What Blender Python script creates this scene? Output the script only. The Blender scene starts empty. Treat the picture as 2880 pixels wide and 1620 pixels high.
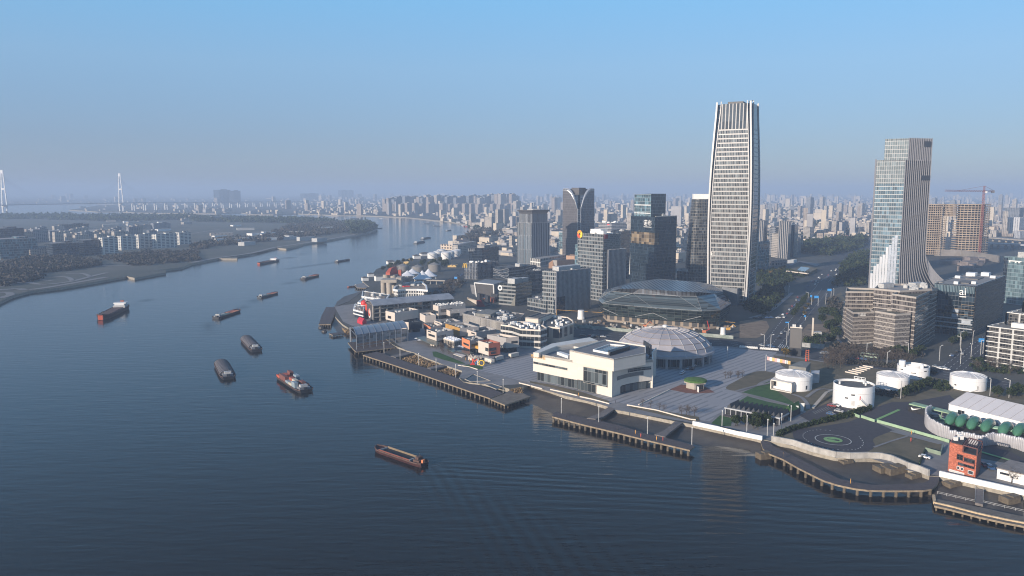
import bpy, bmesh, math, random
import numpy as np
from mathutils import Vector, Matrix
R = math.radians
S = bpy.context.scene
C = S.collection
RNG = random.Random(11)
# camera, sky, sun, exposure
CAM_H, FPX, PITCH = 112.0, 2200.0, 7.05
cam = bpy.data.cameras.new("camera"); camo = bpy.data.objects.new("camera", cam); C.objects.link(camo)
cam.sensor_width = 36.0; cam.lens = 36.0 * FPX / 2880.0
cam.clip_start = 1.0; cam.clip_end = 120000.0
camo.location = (0, 0, CAM_H); camo.rotation_euler = (R(90 - PITCH), 0, 0)
S.camera = camo
SUN_EL = 15.0
SUN_FROM = (-0.72, -0.69)                      # horizontal direction the light comes from
SUN_AZ = math.atan2(SUN_FROM[0], SUN_FROM[1])
W = bpy.data.worlds.new("World"); S.world = W; W.use_nodes = True
nt = W.node_tree; bg = nt.nodes['Background']
sky = nt.nodes.new('ShaderNodeTexSky'); sky.sky_type = 'NISHITA'; sky.sun_disc = False
sky.sun_elevation = R(SUN_EL); sky.sun_rotation = SUN_AZ
sky.altitude = 0; sky.air_density = 1.0; sky.dust_density = 0.3; sky.ozone_density = 3.5
wtc = nt.nodes.new('ShaderNodeTexCoord'); wsx = nt.nodes.new('ShaderNodeSeparateXYZ'); wrp = nt.nodes.new('ShaderNodeValToRGB'); wmx = nt.nodes.new('ShaderNodeMix'); wmx.data_type = 'RGBA'
nt.links.new(wtc.outputs['Generated'], wsx.inputs[0]); nt.links.new(wsx.outputs[2], wrp.inputs[0])
SKY = [(0.0, (.76, 1.06, 1.82)), (0.06, (.88, 1.32, 2.28)), (0.15, (1.18, 2.10, 3.25)), (0.24, (.95, 2.5, 4.15)), (0.5, (.45, .95, 1.6)), (1.0, (.40, 1.2, 2.8))]
we = wrp.color_ramp.elements
while len(we) < len(SKY): we.new(0.5)
for e, (p, c) in zip(we, SKY): e.position = p; e.color = (c[0] / 5, c[1] / 5, c[2] / 5, 1)
wml = nt.nodes.new('ShaderNodeVectorMath'); wml.operation = 'SCALE'; wml.inputs['Scale'].default_value = 5.0; nt.links.new(wrp.outputs[0], wml.inputs[0])
wmx.inputs[0].default_value = 0.75; nt.links.new(sky.outputs[0], wmx.inputs[6]); nt.links.new(wml.outputs[0], wmx.inputs[7]); nt.links.new(wmx.outputs[2], bg.inputs[0])
bg.inputs[1].default_value = 0.15
sl = bpy.data.lights.new("sun", 'SUN'); so = bpy.data.objects.new("sun", sl); C.objects.link(so)
sl.energy = 5.0; sl.angle = R(0.6); sl.color = (1.0, 0.86, 0.72)
sd = Vector((SUN_FROM[0], SUN_FROM[1], math.tan(R(SUN_EL)) * math.hypot(*SUN_FROM)))
so.rotation_euler = sd.to_track_quat('Z', 'Y').to_euler(); so.location = (-300, -300, 500)
S.view_settings.view_transform = 'Standard'; S.view_settings.look = 'None'
S.view_settings.exposure = 0.45; S.view_settings.gamma = 1.0
S.render.engine = 'CYCLES'
S.cycles.max_bounces = 5; S.cycles.diffuse_bounces = 2; S.cycles.glossy_bounces = 3
S.cycles.transmission_bounces = 3; S.cycles.volume_bounces = 1; S.cycles.transparent_max_bounces = 6
S.cycles.sample_clamp_indirect = 4.0
S.cycles.use_denoising = True; S.cycles.denoising_prefilter = 'ACCURATE'; S.cycles.filter_width = 1.1
HAZE_DENSITY = 1.9e-4
# helpers
SP, CP = math.sin(R(PITCH)), math.cos(R(PITCH))
def G(px, py, z=0.0):
 a = (px - 1440.0) / FPX; b = -(py - 810.0) / FPX
 dy = CP + b * SP; dz = -SP + b * CP
 t = (z - CAM_H) / dz
 return Vector((a * t, dy * t, z))
def HT(g, ty):
 b = -(ty - 810.0) / FPX
 return CAM_H + g[1] * (b * CP - SP) / (CP + b * SP)
def AT(px, py, y):
 a = (px - 1440.0) / FPX; b = -(py - 810.0) / FPX
 t = y / (CP + b * SP)
 return Vector((a * t, y, CAM_H + t * (-SP + b * CP)))
ZR = {1: (0, 460, 3.623), 2: (540, 480, 3.623), 3: (1000, 480, 4.026), 4: (1400, 480, 4.026), 5: (1900, 250, 2.228),
   6: (2380, 370, 3.082), 7: (880, 680, 4.026), 8: (1280, 680, 4.83), 9: (1640, 740, 4.026), 10: (2080, 720, 4.997),
   11: (2320, 720, 4.025), 12: (980, 900, 4.954), 13: (1460, 900, 3.623), 14: (2000, 960, 4.025), 15: (2400, 960, 4.025),
   16: (2100, 1160, 3.303), 17: (240, 780, 4.2625), 18: (680, 700, 6.5875), 19: (760, 1000, 4.026), 20: (1100, 1000, 2.337),
   21: (2100, 520, 5.572), 22: (2640, 560, 4.829), 23: (960, 700, 7.246), 24: (1160, 840, 7.244), 25: (0, 600, 6.037),
   26: (1260, 560, 7.246), 27: (2080, 900, 7.156), 28: (2560, 800, 5.572), 0: (0, 0, 1.0)}
def Z(k, x, y):
 o = ZR[k]; return (o[0] + x / o[2], o[1] + y / o[2])
def GZ(k, x, y, z=0.0): return G(*Z(k, x, y), z)
def GL(k, pts, z=0.0): return [GZ(k, x, y, z) for x, y in pts]
def xy(v): return Vector((v[0], v[1]))
def area2(p): return sum(p[i - 1][0] * p[i][1] - p[i][0] * p[i - 1][1] for i in range(len(p)))
def ccw(p):
 p = [Vector((q[0], q[1])) for q in p]
 return p if area2(p) > 0 else p[::-1]
def rotv(x, y, a): return Vector((x * math.cos(a) - y * math.sin(a), x * math.sin(a) + y * math.cos(a)))
def rect(c, sx, sy, a=0.0): return [Vector((c[0], c[1])) + rotv(u * sx / 2, v * sy / 2, a) for u, v in ((-1, -1), (1, -1), (1, 1), (-1, 1))]
def inset(poly, d):
 poly = ccw(poly); n = len(poly); out = []
 for i in range(n):
  a, b, c = poly[i - 1], poly[i], poly[(i + 1) % n]
  e1 = (b - a).normalized(); e2 = (c - b).normalized()
  n1 = Vector((-e1.y, e1.x)); n2 = Vector((-e2.y, e2.x)); m = n1 + n2
  k = max(0.35, 1 + n1.dot(n2))
  out.append(b + m * (d / k))
 return out
class MB:
 def __init__(s): s.v = []; s.f = []; s.m = []
 def add(s, vs, fs, m=0):
  o = len(s.v); s.v += [tuple(p) for p in vs]
  for f in fs: s.f.append(tuple(o + i for i in f)); s.m.append(m)
  return s
 def quad(s, a, b, c, d, m=0): return s.add([a, b, c, d], [(0, 1, 2, 3)], m)
 def prism(s, poly, z0, z1, m=0, mt=None, top=True, bottom=False):
  p = ccw(poly); n = len(p)
  s.add([(q.x, q.y, z0) for q in p] + [(q.x, q.y, z1) for q in p], [(i, (i + 1) % n, n + (i + 1) % n, n + i) for i in range(n)], m)
  if top: s.add([(q.x, q.y, z1) for q in p], [tuple(range(n))], m if mt is None else mt)
  if bottom: s.add([(q.x, q.y, z0) for q in p], [tuple(range(n))[::-1]], m)
  return s
 def box(s, c, sx, sy, z0, z1, a=0.0, m=0, mt=None): return s.prism(rect(c, sx, sy, a), z0, z1, m, mt, bottom=True)
 def wall(s, p, q, t, z0, z1, m=0, side=0.0):
  p = xy(p); q = xy(q); d = (q - p)
  if d.length < 1e-6: return s
  n = Vector((-d.y, d.x)).normalized()
  a, b = n * (t * (0.5 + side)), n * (t * (-0.5 + side))
  return s.prism([p + a, q + a, q + b, p + b], z0, z1, m, bottom=True)
 def walls(s, pts, t, z0, z1, m=0, closed=False):
  n = len(pts)
  for i in range(n if closed else n - 1): s.wall(pts[i], pts[(i + 1) % n], t, z0, z1, m)
  return s
 def ring(s, poly, t, z0, z1, m=0):
  a = ccw(poly); b = inset(a, t); n = len(a)
  vs = [(q.x, q.y, z0) for q in a] + [(q.x, q.y, z1) for q in a] + [(q.x, q.y, z1) for q in b] + [(q.x, q.y, z0) for q in b]
  fs = []
  for i in range(n):
   j = (i + 1) % n
   fs += [(i, j, n + j, n + i), (n + i, n + j, 2 * n + j, 2 * n + i), (2 * n + i, 2 * n + j, 3 * n + j, 3 * n + i), (3 * n + i, 3 * n + j, j, i)]
  return s.add(vs, fs, m)
 def cyl(s, x, y, r, z0, z1, n=16, r2=None, m=0, mt=None, top=True):
  r2 = r if r2 is None else r2
  vs = [(x + r * math.cos(2 * math.pi * i / n), y + r * math.sin(2 * math.pi * i / n), z0) for i in range(n)]
  vs += [(x + r2 * math.cos(2 * math.pi * i / n), y + r2 * math.sin(2 * math.pi * i / n), z1) for i in range(n)]
  s.add(vs, [(i, (i + 1) % n, n + (i + 1) % n, n + i) for i in range(n)] + [tuple(range(n))[::-1]], m)
  if top: s.add(vs[n:], [tuple(range(n))], m if mt is None else mt)
  return s
 def loft(s, rings, m=0, closed=True, cap0=False, cap1=False):
  n = len(rings[0]); vs = [p for r in rings for p in r]; fs = []
  for k in range(len(rings) - 1):
   for i in range(n if closed else n - 1):
    j = (i + 1) % n; fs.append((k * n + i, k * n + j, (k + 1) * n + j, (k + 1) * n + i))
  if cap0: fs.append(tuple(range(n))[::-1])
  if cap1: fs.append(tuple((len(rings) - 1) * n + i for i in range(n)))
  return s.add(vs, fs, m)
 def bar(s, a, b, w, h=None, m=0):
  a = Vector(a); b = Vector(b); d = b - a
  if d.length < 1e-6: return s
  d.normalize(); up = Vector((0, 0, 1)) if abs(d.z) < 0.95 else Vector((1, 0, 0))
  x = d.cross(up).normalized() * (w / 2); y = x.cross(d).normalized() * ((h or w) / 2)
  vs = [a - x - y, a + x - y, a + x + y, a - x + y, b - x - y, b + x - y, b + x + y, b - x + y]
  return s.add(vs, [(0, 1, 5, 4), (1, 2, 6, 5), (2, 3, 7, 6), (3, 0, 4, 7), (3, 2, 1, 0), (4, 5, 6, 7)], m)
 def path(s, pts, w, h=None, m=0):
  for i in range(len(pts) - 1): s.bar(pts[i], pts[i + 1], w, h, m)
  return s
 def tube(s, pts, r, n=8, m=0, cap=True):
  rings = []; L = len(pts); rr = r if isinstance(r, (list, tuple)) else [r] * L
  for i, p in enumerate(pts):
   d = (Vector(pts[min(L - 1, i + 1)]) - Vector(pts[max(0, i - 1)])).normalized()
   up = Vector((0, 0, 1)) if abs(d.z) < 0.9 else Vector((1, 0, 0))
   x = d.cross(up).normalized(); y = x.cross(d).normalized()
   rings.append([tuple(Vector(p) + (x * math.cos(2 * math.pi * k / n) + y * math.sin(2 * math.pi * k / n)) * rr[i]) for k in range(n)])
  return s.loft(rings, m, True, cap, cap)
 def sphere(s, c, r, n=10, k=6, sz=1.0, m=0, half=False):
  rings = []
  for j in range(k + 1):
   t = (math.pi / 2 * j / k) if half else (-math.pi / 2 + math.pi * j / k)
   q = max(1e-3, math.cos(t))
   rings.append([(c[0] + r * q * math.cos(2 * math.pi * i / n), c[1] + r * q * math.sin(2 * math.pi * i / n), c[2] + r * sz * math.sin(t)) for i in range(n)])
  return s.loft(rings, m)
 def mesh(s, name, mats, org=(0, 0, 0), smooth=False):
  me = bpy.data.meshes.new(name)
  if len(s.v):
   V = np.array(s.v, dtype=np.float64) - np.array([org[0], org[1], org[2]])
   me.from_pydata(V.tolist(), [], s.f)
   uv = me.uv_layers.new(name="UVMap")
   ls = np.concatenate([np.array(f) for f in s.f]); P = V[ls]
   N = np.empty(len(me.polygons) * 3); me.polygons.foreach_get("normal", N); N = N.reshape(-1, 3)
   cnt = np.array([len(f) for f in s.f]); NN = np.repeat(N, cnt, axis=0)
   hl = np.hypot(NN[:, 0], NN[:, 1]); hor = (np.abs(NN[:, 2]) > 0.8) | (hl < 1e-6)
   hh = np.where(hl < 1e-6, 1, hl)
   u = np.where(hor, P[:, 0], (-NN[:, 1] * P[:, 0] + NN[:, 0] * P[:, 1]) / hh)
   v = np.where(hor, P[:, 1], P[:, 2])
   uv.data.foreach_set("uv", np.stack([u, v], 1).ravel())
   me.polygons.foreach_set("material_index", np.array(s.m, dtype=np.int32))
   if smooth: me.polygons.foreach_set("use_smooth", np.ones(len(me.polygons), dtype=bool))
  for m in (mats if isinstance(mats, (list, tuple)) else [mats]): me.materials.append(m)
  me.update()
  return me
ORG = {}
def tag(o, label=None, cat=None, group=None, kind=None):
 if label: o['label'] = label
 if cat: o['category'] = cat
 if group: o['group'] = group
 if kind: o['kind'] = kind
 return o
def thing(name, label, cat, loc, group=None, rz=0.0):
 o = bpy.data.objects.new(name, None); C.objects.link(o); o.empty_display_size = 1.0
 loc = Vector((loc[0], loc[1], loc[2] if len(loc) > 2 else 0.0)); o.location = loc; o.rotation_euler = (0, 0, rz)
 ORG[o.name] = loc
 return tag(o, label, cat, group)
def part(name, mb, mats, parent, label=None, smooth=False, kind=None):
 org = ORG[parent.name]
 o = bpy.data.objects.new(name, mb.mesh(name, mats, org, smooth)); C.objects.link(o); o.parent = parent
 ORG[o.name] = org
 return tag(o, label, kind=kind)
def solo(name, label, cat, mb, mats, group=None, smooth=False, kind=None):
 xs = [p[0] for p in mb.v]; ys = [p[1] for p in mb.v]; zs = [p[2] for p in mb.v]
 org = Vector(((min(xs) + max(xs)) / 2, (min(ys) + max(ys)) / 2, min(zs)))
 o = bpy.data.objects.new(name, mb.mesh(name, mats, org, smooth)); C.objects.link(o); o.location = org
 ORG[o.name] = org
 return tag(o, label, cat, group, kind)
def struct(name, mb, mats, smooth=False, kind='structure'):
 o = bpy.data.objects.new(name, mb.mesh(name, mats, (0, 0, 0), smooth)); C.objects.link(o)
 ORG[o.name] = Vector((0, 0, 0)); o['kind'] = kind
 return o
def dup(o, loc, rz=0.0, sc=1.0, label=None, parent=None):
 c = o.copy(); C.objects.link(c)
 if parent is None:
  c.location = loc; c.rotation_euler = (0, 0, rz); c.scale = (sc, sc, sc) if not isinstance(sc, tuple) else sc
  if label: c['label'] = label
 else: c.parent = parent
 for ch in KIDS.get(o.name, ()): dup(ch, None, parent=c)
 return c
KIDS = {}
def kids_of(root):
 for o in [o for o in C.objects if o.parent == root]:
  KIDS.setdefault(root.name, []).append(o); kids_of(o)
# materials
MATS = {}
def nodes(name):
 m = bpy.data.materials.new(name); m.use_nodes = True
 t = m.node_tree; return m, t, t.nodes['Principled BSDF']
def col(c): return (c[0], c[1], c[2], 1.0)
def setspec(b, v):
 k = 'Specular IOR Level' if 'Specular IOR Level' in b.inputs else 'Specular'
 b.inputs[k].default_value = v
def mat(name, c, rough=0.7, metal=0.0, var=0.18, scale=0.35, spec=0.4, c2=None, bump=0.0, detail=4.0, coords='Object'):
 if name in MATS: return MATS[name]
 m, t, b = nodes(name)
 tc = t.nodes.new('ShaderNodeTexCoord'); nz = t.nodes.new('ShaderNodeTexNoise')
 nz.inputs['Scale'].default_value = scale; nz.inputs['Detail'].default_value = detail; nz.inputs['Roughness'].default_value = 0.65
 t.links.new(tc.outputs[coords], nz.inputs['Vector'])
 rp = t.nodes.new('ShaderNodeValToRGB'); e = rp.color_ramp.elements
 lo = [x * (1 - var) for x in c]; hi = [min(1, x * (1 + var)) for x in c]
 if c2 is not None: lo, hi = c, c2
 e[0].position = 0.32; e[0].color = col(lo); e[1].position = 0.68; e[1].color = col(hi)
 t.links.new(nz.outputs['Fac'], rp.inputs['Fac']); t.links.new(rp.outputs['Color'], b.inputs['Base Color'])
 b.inputs['Roughness'].default_value = rough; b.inputs['Metallic'].default_value = metal; setspec(b, spec)
 if bump:
  bp = t.nodes.new('ShaderNodeBump'); bp.inputs['Strength'].default_value = bump; bp.inputs['Distance'].default_value = 0.3
  t.links.new(nz.outputs['Fac'], bp.inputs['Height']); t.links.new(bp.outputs['Normal'], b.inputs['Normal'])
 MATS[name] = m; return m
def mth(t, op, a, b=None, c=None):
 n = t.nodes.new('ShaderNodeMath'); n.operation = op
 for i, x in enumerate((a, b, c)):
  if x is None: continue
  if isinstance(x, (int, float)): n.inputs[i].default_value = x
  else: t.links.new(x, n.inputs[i])
 return n.outputs[0]
def mixc(t, f, a, b):
 n = t.nodes.new('ShaderNodeMix'); n.data_type = 'RGBA'
 for k, x in ((0, f), (6, a), (7, b)):
  if isinstance(x, (int, float)): n.inputs[k].default_value = x
  elif isinstance(x, tuple): n.inputs[k].default_value = col(x)
  else: t.links.new(x, n.inputs[k])
 return n.outputs[2]
def facade(name, wall, glass, pw=3.0, ph=3.6, mu=0.2, sp=0.3, gr=0.12, wr=0.6, var=0.5, tilt=0.02, ior=1.7, lit=0.0, alt=None, metal=0.0, du=0.0, dv=0.0):
 if name in MATS: return MATS[name]
 m, t, b = nodes(name)
 uvn = t.nodes.new('ShaderNodeUVMap'); uvn.uv_map = 'UVMap'
 sx = t.nodes.new('ShaderNodeSeparateXYZ'); t.links.new(uvn.outputs[0], sx.inputs[0])
 U = mth(t, 'DIVIDE', mth(t, 'ADD', sx.outputs[0], 4000.0 + du), pw); V = mth(t, 'DIVIDE', mth(t, 'ADD', sx.outputs[1], 400.0 * ph + dv), ph)
 fu = mth(t, 'FRACT', U); fv = mth(t, 'FRACT', V)
 mask = mth(t, 'MAXIMUM', mth(t, 'LESS_THAN', fu, mu), mth(t, 'LESS_THAN', fv, sp))
 cb = t.nodes.new('ShaderNodeCombineXYZ'); t.links.new(mth(t, 'FLOOR', U), cb.inputs[0]); t.links.new(mth(t, 'FLOOR', V), cb.inputs[1])
 wn = t.nodes.new('ShaderNodeTexWhiteNoise'); wn.noise_dimensions = '2D'; t.links.new(cb.outputs[0], wn.inputs['Vector'])
 rv = wn.outputs['Value']
 g2 = alt if alt else tuple(min(1, x * (1 + 2.2 * var) + 0.012 * var) for x in glass)
 gcol = mixc(t, mth(t, 'POWER', rv, 2.0), tuple(x * (1 - 0.6 * var) for x in glass), g2)
 nz = t.nodes.new('ShaderNodeTexNoise'); nz.inputs['Scale'].default_value = 0.12; t.links.new(uvn.outputs[0], nz.inputs['Vector'])
 wcol = mixc(t, nz.outputs['Fac'], tuple(x * 0.86 for x in wall), tuple(min(1, x * 1.12) for x in wall))
 t.links.new(mixc(t, mask, gcol, wcol), b.inputs['Base Color'])
 t.links.new(mth(t, 'ADD', mth(t, 'MULTIPLY', mask, wr - gr * .5), gr * .5), b.inputs['Roughness'])
 b.inputs['IOR'].default_value = ior; setspec(b, 0.5)
 b.inputs['Metallic'].default_value = metal
 if tilt:
  ge = t.nodes.new('ShaderNodeNewGeometry'); va = t.nodes.new('ShaderNodeVectorMath'); va.operation = 'SUBTRACT'
  t.links.new(wn.outputs['Color'], va.inputs[0]); va.inputs[1].default_value = (0.5, 0.5, 0.5)
  vs = t.nodes.new('ShaderNodeVectorMath'); vs.operation = 'SCALE'; t.links.new(va.outputs[0], vs.inputs[0])
  t.links.new(mth(t, 'MULTIPLY', mth(t, 'SUBTRACT', 1.0, mask), tilt * .6), vs.inputs['Scale'])
  vd = t.nodes.new('ShaderNodeVectorMath'); vd.operation = 'ADD'; t.links.new(ge.outputs['Normal'], vd.inputs[0]); t.links.new(vs.outputs[0], vd.inputs[1])
  vn = t.nodes.new('ShaderNodeVectorMath'); vn.operation = 'NORMALIZE'; t.links.new(vd.outputs[0], vn.inputs[0])
  t.links.new(vn.outputs[0], b.inputs['Normal'])
 MATS[name] = m; return m
# water, land, roads
WZ = -3.0
def water_material():
 m, t, b = nodes("river_water")
 tc = t.nodes.new('ShaderNodeTexCoord'); L = t.links
 mp = t.nodes.new('ShaderNodeMapping'); mp.inputs['Rotation'].default_value = (0, 0, R(24)); mp.inputs['Scale'].default_value = (0.045, 0.22, 1)
 L.new(tc.outputs['Object'], mp.inputs['Vector'])
 n1 = t.nodes.new('ShaderNodeTexNoise'); n1.inputs['Scale'].default_value = 1.0; n1.inputs['Detail'].default_value = 3.0; L.new(mp.outputs[0], n1.inputs['Vector'])
 mp2 = t.nodes.new('ShaderNodeMapping'); mp2.inputs['Rotation'].default_value = (0, 0, R(-12)); mp2.inputs['Scale'].default_value = (0.12, 0.5, 1)
 L.new(tc.outputs['Object'], mp2.inputs['Vector'])
 n2 = t.nodes.new('ShaderNodeTexNoise'); n2.inputs['Scale'].default_value = 1.0; n2.inputs['Detail'].default_value = 2.0; L.new(mp2.outputs[0], n2.inputs['Vector'])
 def att(n):
  a = t.nodes.new('ShaderNodeAttribute'); a.attribute_name = n; return a.outputs['Fac']
 h = mth(t, 'ADD', mth(t, 'MULTIPLY', n1.outputs['Fac'], 0.55), mth(t, 'MULTIPLY', n2.outputs['Fac'], 0.28))
 big = t.nodes.new('ShaderNodeTexNoise'); big.inputs['Scale'].default_value = 0.006; big.inputs['Detail'].default_value = 2.0
 L.new(tc.outputs['Object'], big.inputs['Vector'])
 wv = None
 for k in ('1', '2'):
  w = mth(t, 'MULTIPLY', mth(t, 'SINE', mth(t, 'ADD', att('phase' + k), mth(t, 'MULTIPLY', big.outputs['Fac'], 14.0))), att('amp' + k))
  wv = w if wv is None else mth(t, 'ADD', wv, w)
 h = mth(t, 'MULTIPLY', h, mth(t, 'ADD', 0.35, mth(t, 'MULTIPLY', big.outputs['Fac'], 1.3)))
 h = mth(t, 'ADD', h, mth(t, 'MULTIPLY', mth(t, 'MULTIPLY', wv, big.outputs['Fac']), 0.5))
 bp = t.nodes.new('ShaderNodeBump'); bp.inputs['Strength'].default_value = 0.55; bp.inputs['Distance'].default_value = 0.55
 L.new(h, bp.inputs['Height']); L.new(bp.outputs['Normal'], b.inputs['Normal'])
 b.inputs['Base Color'].default_value = (0.016, 0.017, 0.018, 1)
 L.new(mth(t, 'ADD', 0.10, mth(t, 'MULTIPLY', att('trail'), 0.22)), b.inputs['Roughness'])
 b.inputs['IOR'].default_value = 1.235
 return m
WATER = water_material()
SH_R = [Z(16, 3300, 960), Z(16, 2576, 770), Z(16, 1790, 592), Z(16, 1692, 590), Z(16, 1600, 550), Z(16, 1500, 520), Z(16, 1420, 485), Z(16, 1340, 450),
  Z(16, 1240, 428), Z(16, 1120, 424), Z(16, 960, 427), Z(16, 830, 418), Z(16, 730, 395), Z(16, 620, 368), Z(16, 520, 335), Z(16, 430, 305), Z(16, 230, 268),
  Z(14, 580, 1112), Z(14, 300, 1050), Z(14, 0, 985), Z(13, 1770, 1065), Z(13, 1660, 1045), Z(13, 1585, 1032), Z(13, 1300, 975), Z(13, 980, 912),
  Z(13, 915, 885), Z(13, 870, 872), Z(13, 700, 820), Z(13, 480, 775), Z(13, 300, 712), Z(13, 110, 655), Z(12, 2440, 925),
  Z(12, 2240, 960), Z(12, 2160, 935), Z(12, 1990, 900), Z(12, 1800, 885), Z(12, 1600, 860), Z(12, 1540, 800), Z(12, 1595, 712), Z(12, 1400, 648),
  Z(12, 1300, 610), Z(12, 1100, 535), Z(12, 925, 458), Z(12, 870, 440), Z(12, 650, 362),
  Z(7, 900, 1160), Z(7, 830, 1100), Z(7, 700, 1050), Z(7, 560, 990), Z(7, 470, 970), Z(7, 400, 975), Z(7, 335, 932), Z(7, 250, 845), Z(7, 265, 735), Z(7, 400, 680),
  Z(7, 480, 620), Z(7, 560, 560), Z(7, 640, 510), Z(7, 600, 480), Z(7, 560, 440), Z(7, 640, 400), Z(7, 690, 345), Z(7, 720, 310), Z(7, 840, 262), Z(7, 1000, 208),
  Z(7, 1150, 178), Z(7, 1250, 150), Z(7, 1330, 122), Z(7, 1400, 100), Z(3, 1130, 845), Z(3, 1160, 825), Z(3, 1220, 795), Z(3, 1290, 765), Z(3, 1400, 710), Z(3, 1450, 680),
  Z(3, 1480, 660), Z(3, 1440, 648), Z(3, 1300, 625), Z(3, 1200, 600), Z(3, 1060, 575), Z(3, 960, 565), Z(3, 900, 562), Z(3, 750, 545), Z(3, 600, 530),
  Z(3, 300, 515), Z(3, 0, 505), Z(2, 1500, 455), Z(2, 1080, 437), Z(2, 830, 447), Z(2, 600, 445), Z(2, 500, 428), Z(2, 250, 437), Z(1, 1400, 500), Z(1, 1210, 490),
  Z(1, 1000, 492), Z(1, 850, 480), Z(1, 700, 472), Z(1, 860, 450), Z(1, 1000, 425), Z(1, 1215, 417), Z(1, 1000, 411), Z(1, 400, 414), Z(1, 60, 424), Z(1, -1500, 430)]
SH_L = [Z(1, -2500, 1700), Z(1, -300, 1480), Z(1, 0, 1405), Z(1, 130, 1345), Z(1, 300, 1298), Z(1, 620, 1262), Z(1, 900, 1215), Z(1, 1290, 1148), Z(1, 1370, 1165), Z(1, 1690, 1108),
  Z(1, 1690, 1088), Z(1, 1560, 1092), Z(1, 1850, 1058), Z(2, 0, 945), Z(2, 270, 893), Z(2, 460, 895), Z(2, 465, 880), Z(2, 360, 878), Z(2, 600, 848), Z(2, 560, 840), Z(2, 860, 785),
  Z(2, 960, 795), Z(2, 1080, 770), Z(2, 1150, 745), Z(2, 1380, 712), Z(2, 1660, 660), Z(2, 1800, 625), Z(2, 1880, 598), Z(2, 1850, 570), Z(2, 1800, 548), Z(2, 1700, 532),
  Z(2, 1500, 512), Z(2, 1200, 494), Z(2, 1000, 494), Z(2, 750, 491), Z(2, 500, 484), Z(2, 300, 462), Z(2, 0, 446), Z(1, 1700, 537), Z(1, 1300, 542), Z(1, 1100, 534), Z(1, 800, 534),
  Z(1, 560, 526), Z(1, 350, 528), Z(1, 0, 531), Z(1, -2500, 560)]
SHR = [xy(G(*p)) for p in SH_R]; SHL = [xy(G(*p)) for p in SH_L]
def inpoly(p, poly):
 c = False; x, y = p[0], p[1]; j = len(poly) - 1
 for i in range(len(poly)):
  a, b = poly[i], poly[j]
  if (a[1] > y) != (b[1] > y) and x < (b[0] - a[0]) * (y - a[1]) / (b[1] - a[1]) + a[0]: c = not c
  j = i
 return c
LAND_R = SHR + [Vector((-60000, SHR[-1].y * 1.02)), Vector((-60000, 80000)), Vector((60000, 80000)), Vector((60000, 150))]
LAND_L = SHL + [Vector((SHL[-1].x - 9000, SHL[-1].y)), Vector((SHL[0].x - 9000, SHL[0].y))]
M_ground = mat("ground_mixed", (0.048, 0.053, 0.048), 0.9, var=0.3, scale=0.012, c2=(0.09, 0.088, 0.08), detail=8)
M_quay = mat("quay_concrete", (0.30, 0.27, 0.22), 0.85, var=0.25, scale=0.6)
def build_land(name, poly, m):
 mb = MB(); mb.prism(poly, -7.0, 0.0, 1, 0)
 return struct(name, mb, [m, M_quay])
build_land("ground", LAND_R, M_ground)
M_penin = mat("riverside_park_ground", (0.058, 0.068, 0.058), 0.9, scale=0.009, c2=(0.115, 0.11, 0.092), detail=8)
build_land("peninsula_ground", LAND_L, M_penin)
def build_water():
 rows = [40 * (1.022 ** k) for k in range(0, 360)]
 rows = [r for r in rows if r < 60000] + [60000.0, 90000.0]
 ncol = 150; tx = np.linspace(-1.15, 1.15, ncol)
 Y = np.array(rows); X = np.outer(Y, tx) - 0.0
 YY = np.repeat(Y[:, None], ncol, 1)
 V = np.stack([X, YY, np.full_like(X, WZ)], -1).reshape(-1, 3)
 nr = len(rows)
 idx = np.arange(nr * ncol).reshape(nr, ncol)
 F = np.stack([idx[:-1, :-1], idx[:-1, 1:], idx[1:, 1:], idx[1:, :-1]], -1).reshape(-1, 4)
 me = bpy.data.meshes.new("river_water"); me.from_pydata(V.tolist(), [], F.tolist())
 ph = [np.zeros(len(V)), np.zeros(len(V))]; am = [np.zeros(len(V)), np.zeros(len(V))]; tr = np.zeros(len(V))
 P = V[:, :2]
 def kelvin(stern, head, lam, A, reach, w0=5.0, spread=0.16, sides=(0, 1)):
  h = np.array(head) / np.hypot(*head); D = P - np.array([stern[0], stern[1]])
  s = -(D @ h); n = np.array([-h[1], h[0]]); l = D @ n
  for k in sides:
   sg = 1 if k == 0 else -1
   ca = math.cos(R(20)); sa = math.sin(R(20))
   along = s * ca + sg * l * sa; off = -s * sa + sg * l * ca
   ka = R(48); q = 2 * math.pi / lam * (-s * math.cos(ka) * 0.72 + sg * l * math.sin(ka) * 1.05) + 0.010 * off * off / (1 + along / 60.0)
   wd = w0 + spread * np.maximum(along, 0)
   e = np.exp(-(off / wd) ** 2) * np.clip(along / 12, 0, 1) * np.exp(-np.maximum(along, 0) / reach)
   e = A * (1 - .5 * k) * e * (along > 0)
   u = e > am[k]; am[k] = np.where(u, e, am[k]); ph[k] = np.where(u, q, ph[k])
 def trail(pts, w, a):
  nonlocal tr
  for p, q in zip(pts[:-1], pts[1:]):
   p = np.array([p[0], p[1]]); q = np.array([q[0], q[1]]); d = q - p; L2 = d @ d
   t = np.clip(((P - p) @ d) / L2, 0, 1); dist = np.linalg.norm(P - (p + t[:, None] * d), axis=1)
   tr = np.maximum(tr, a * np.exp(-(dist / w) ** 2))
 for s, h, lam, A, reach, w0 in WAKES: kelvin(s, h, lam, A, reach, w0)
 for pts, w, a in TRAILS: trail(pts, w, a)
 for n, a in (('phase1', ph[0]), ('phase2', ph[1]), ('amp1', am[0]), ('amp2', am[1]), ('trail', tr)):
  at = me.attributes.new(n, 'FLOAT', 'POINT'); at.data.foreach_set('value', a.astype(np.float32))
 me.polygons.foreach_set("use_smooth", np.ones(len(F), dtype=bool)); me.materials.append(WATER); me.update()
 o = bpy.data.objects.new("river_water", me); C.objects.link(o); o['kind'] = 'structure'
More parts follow.
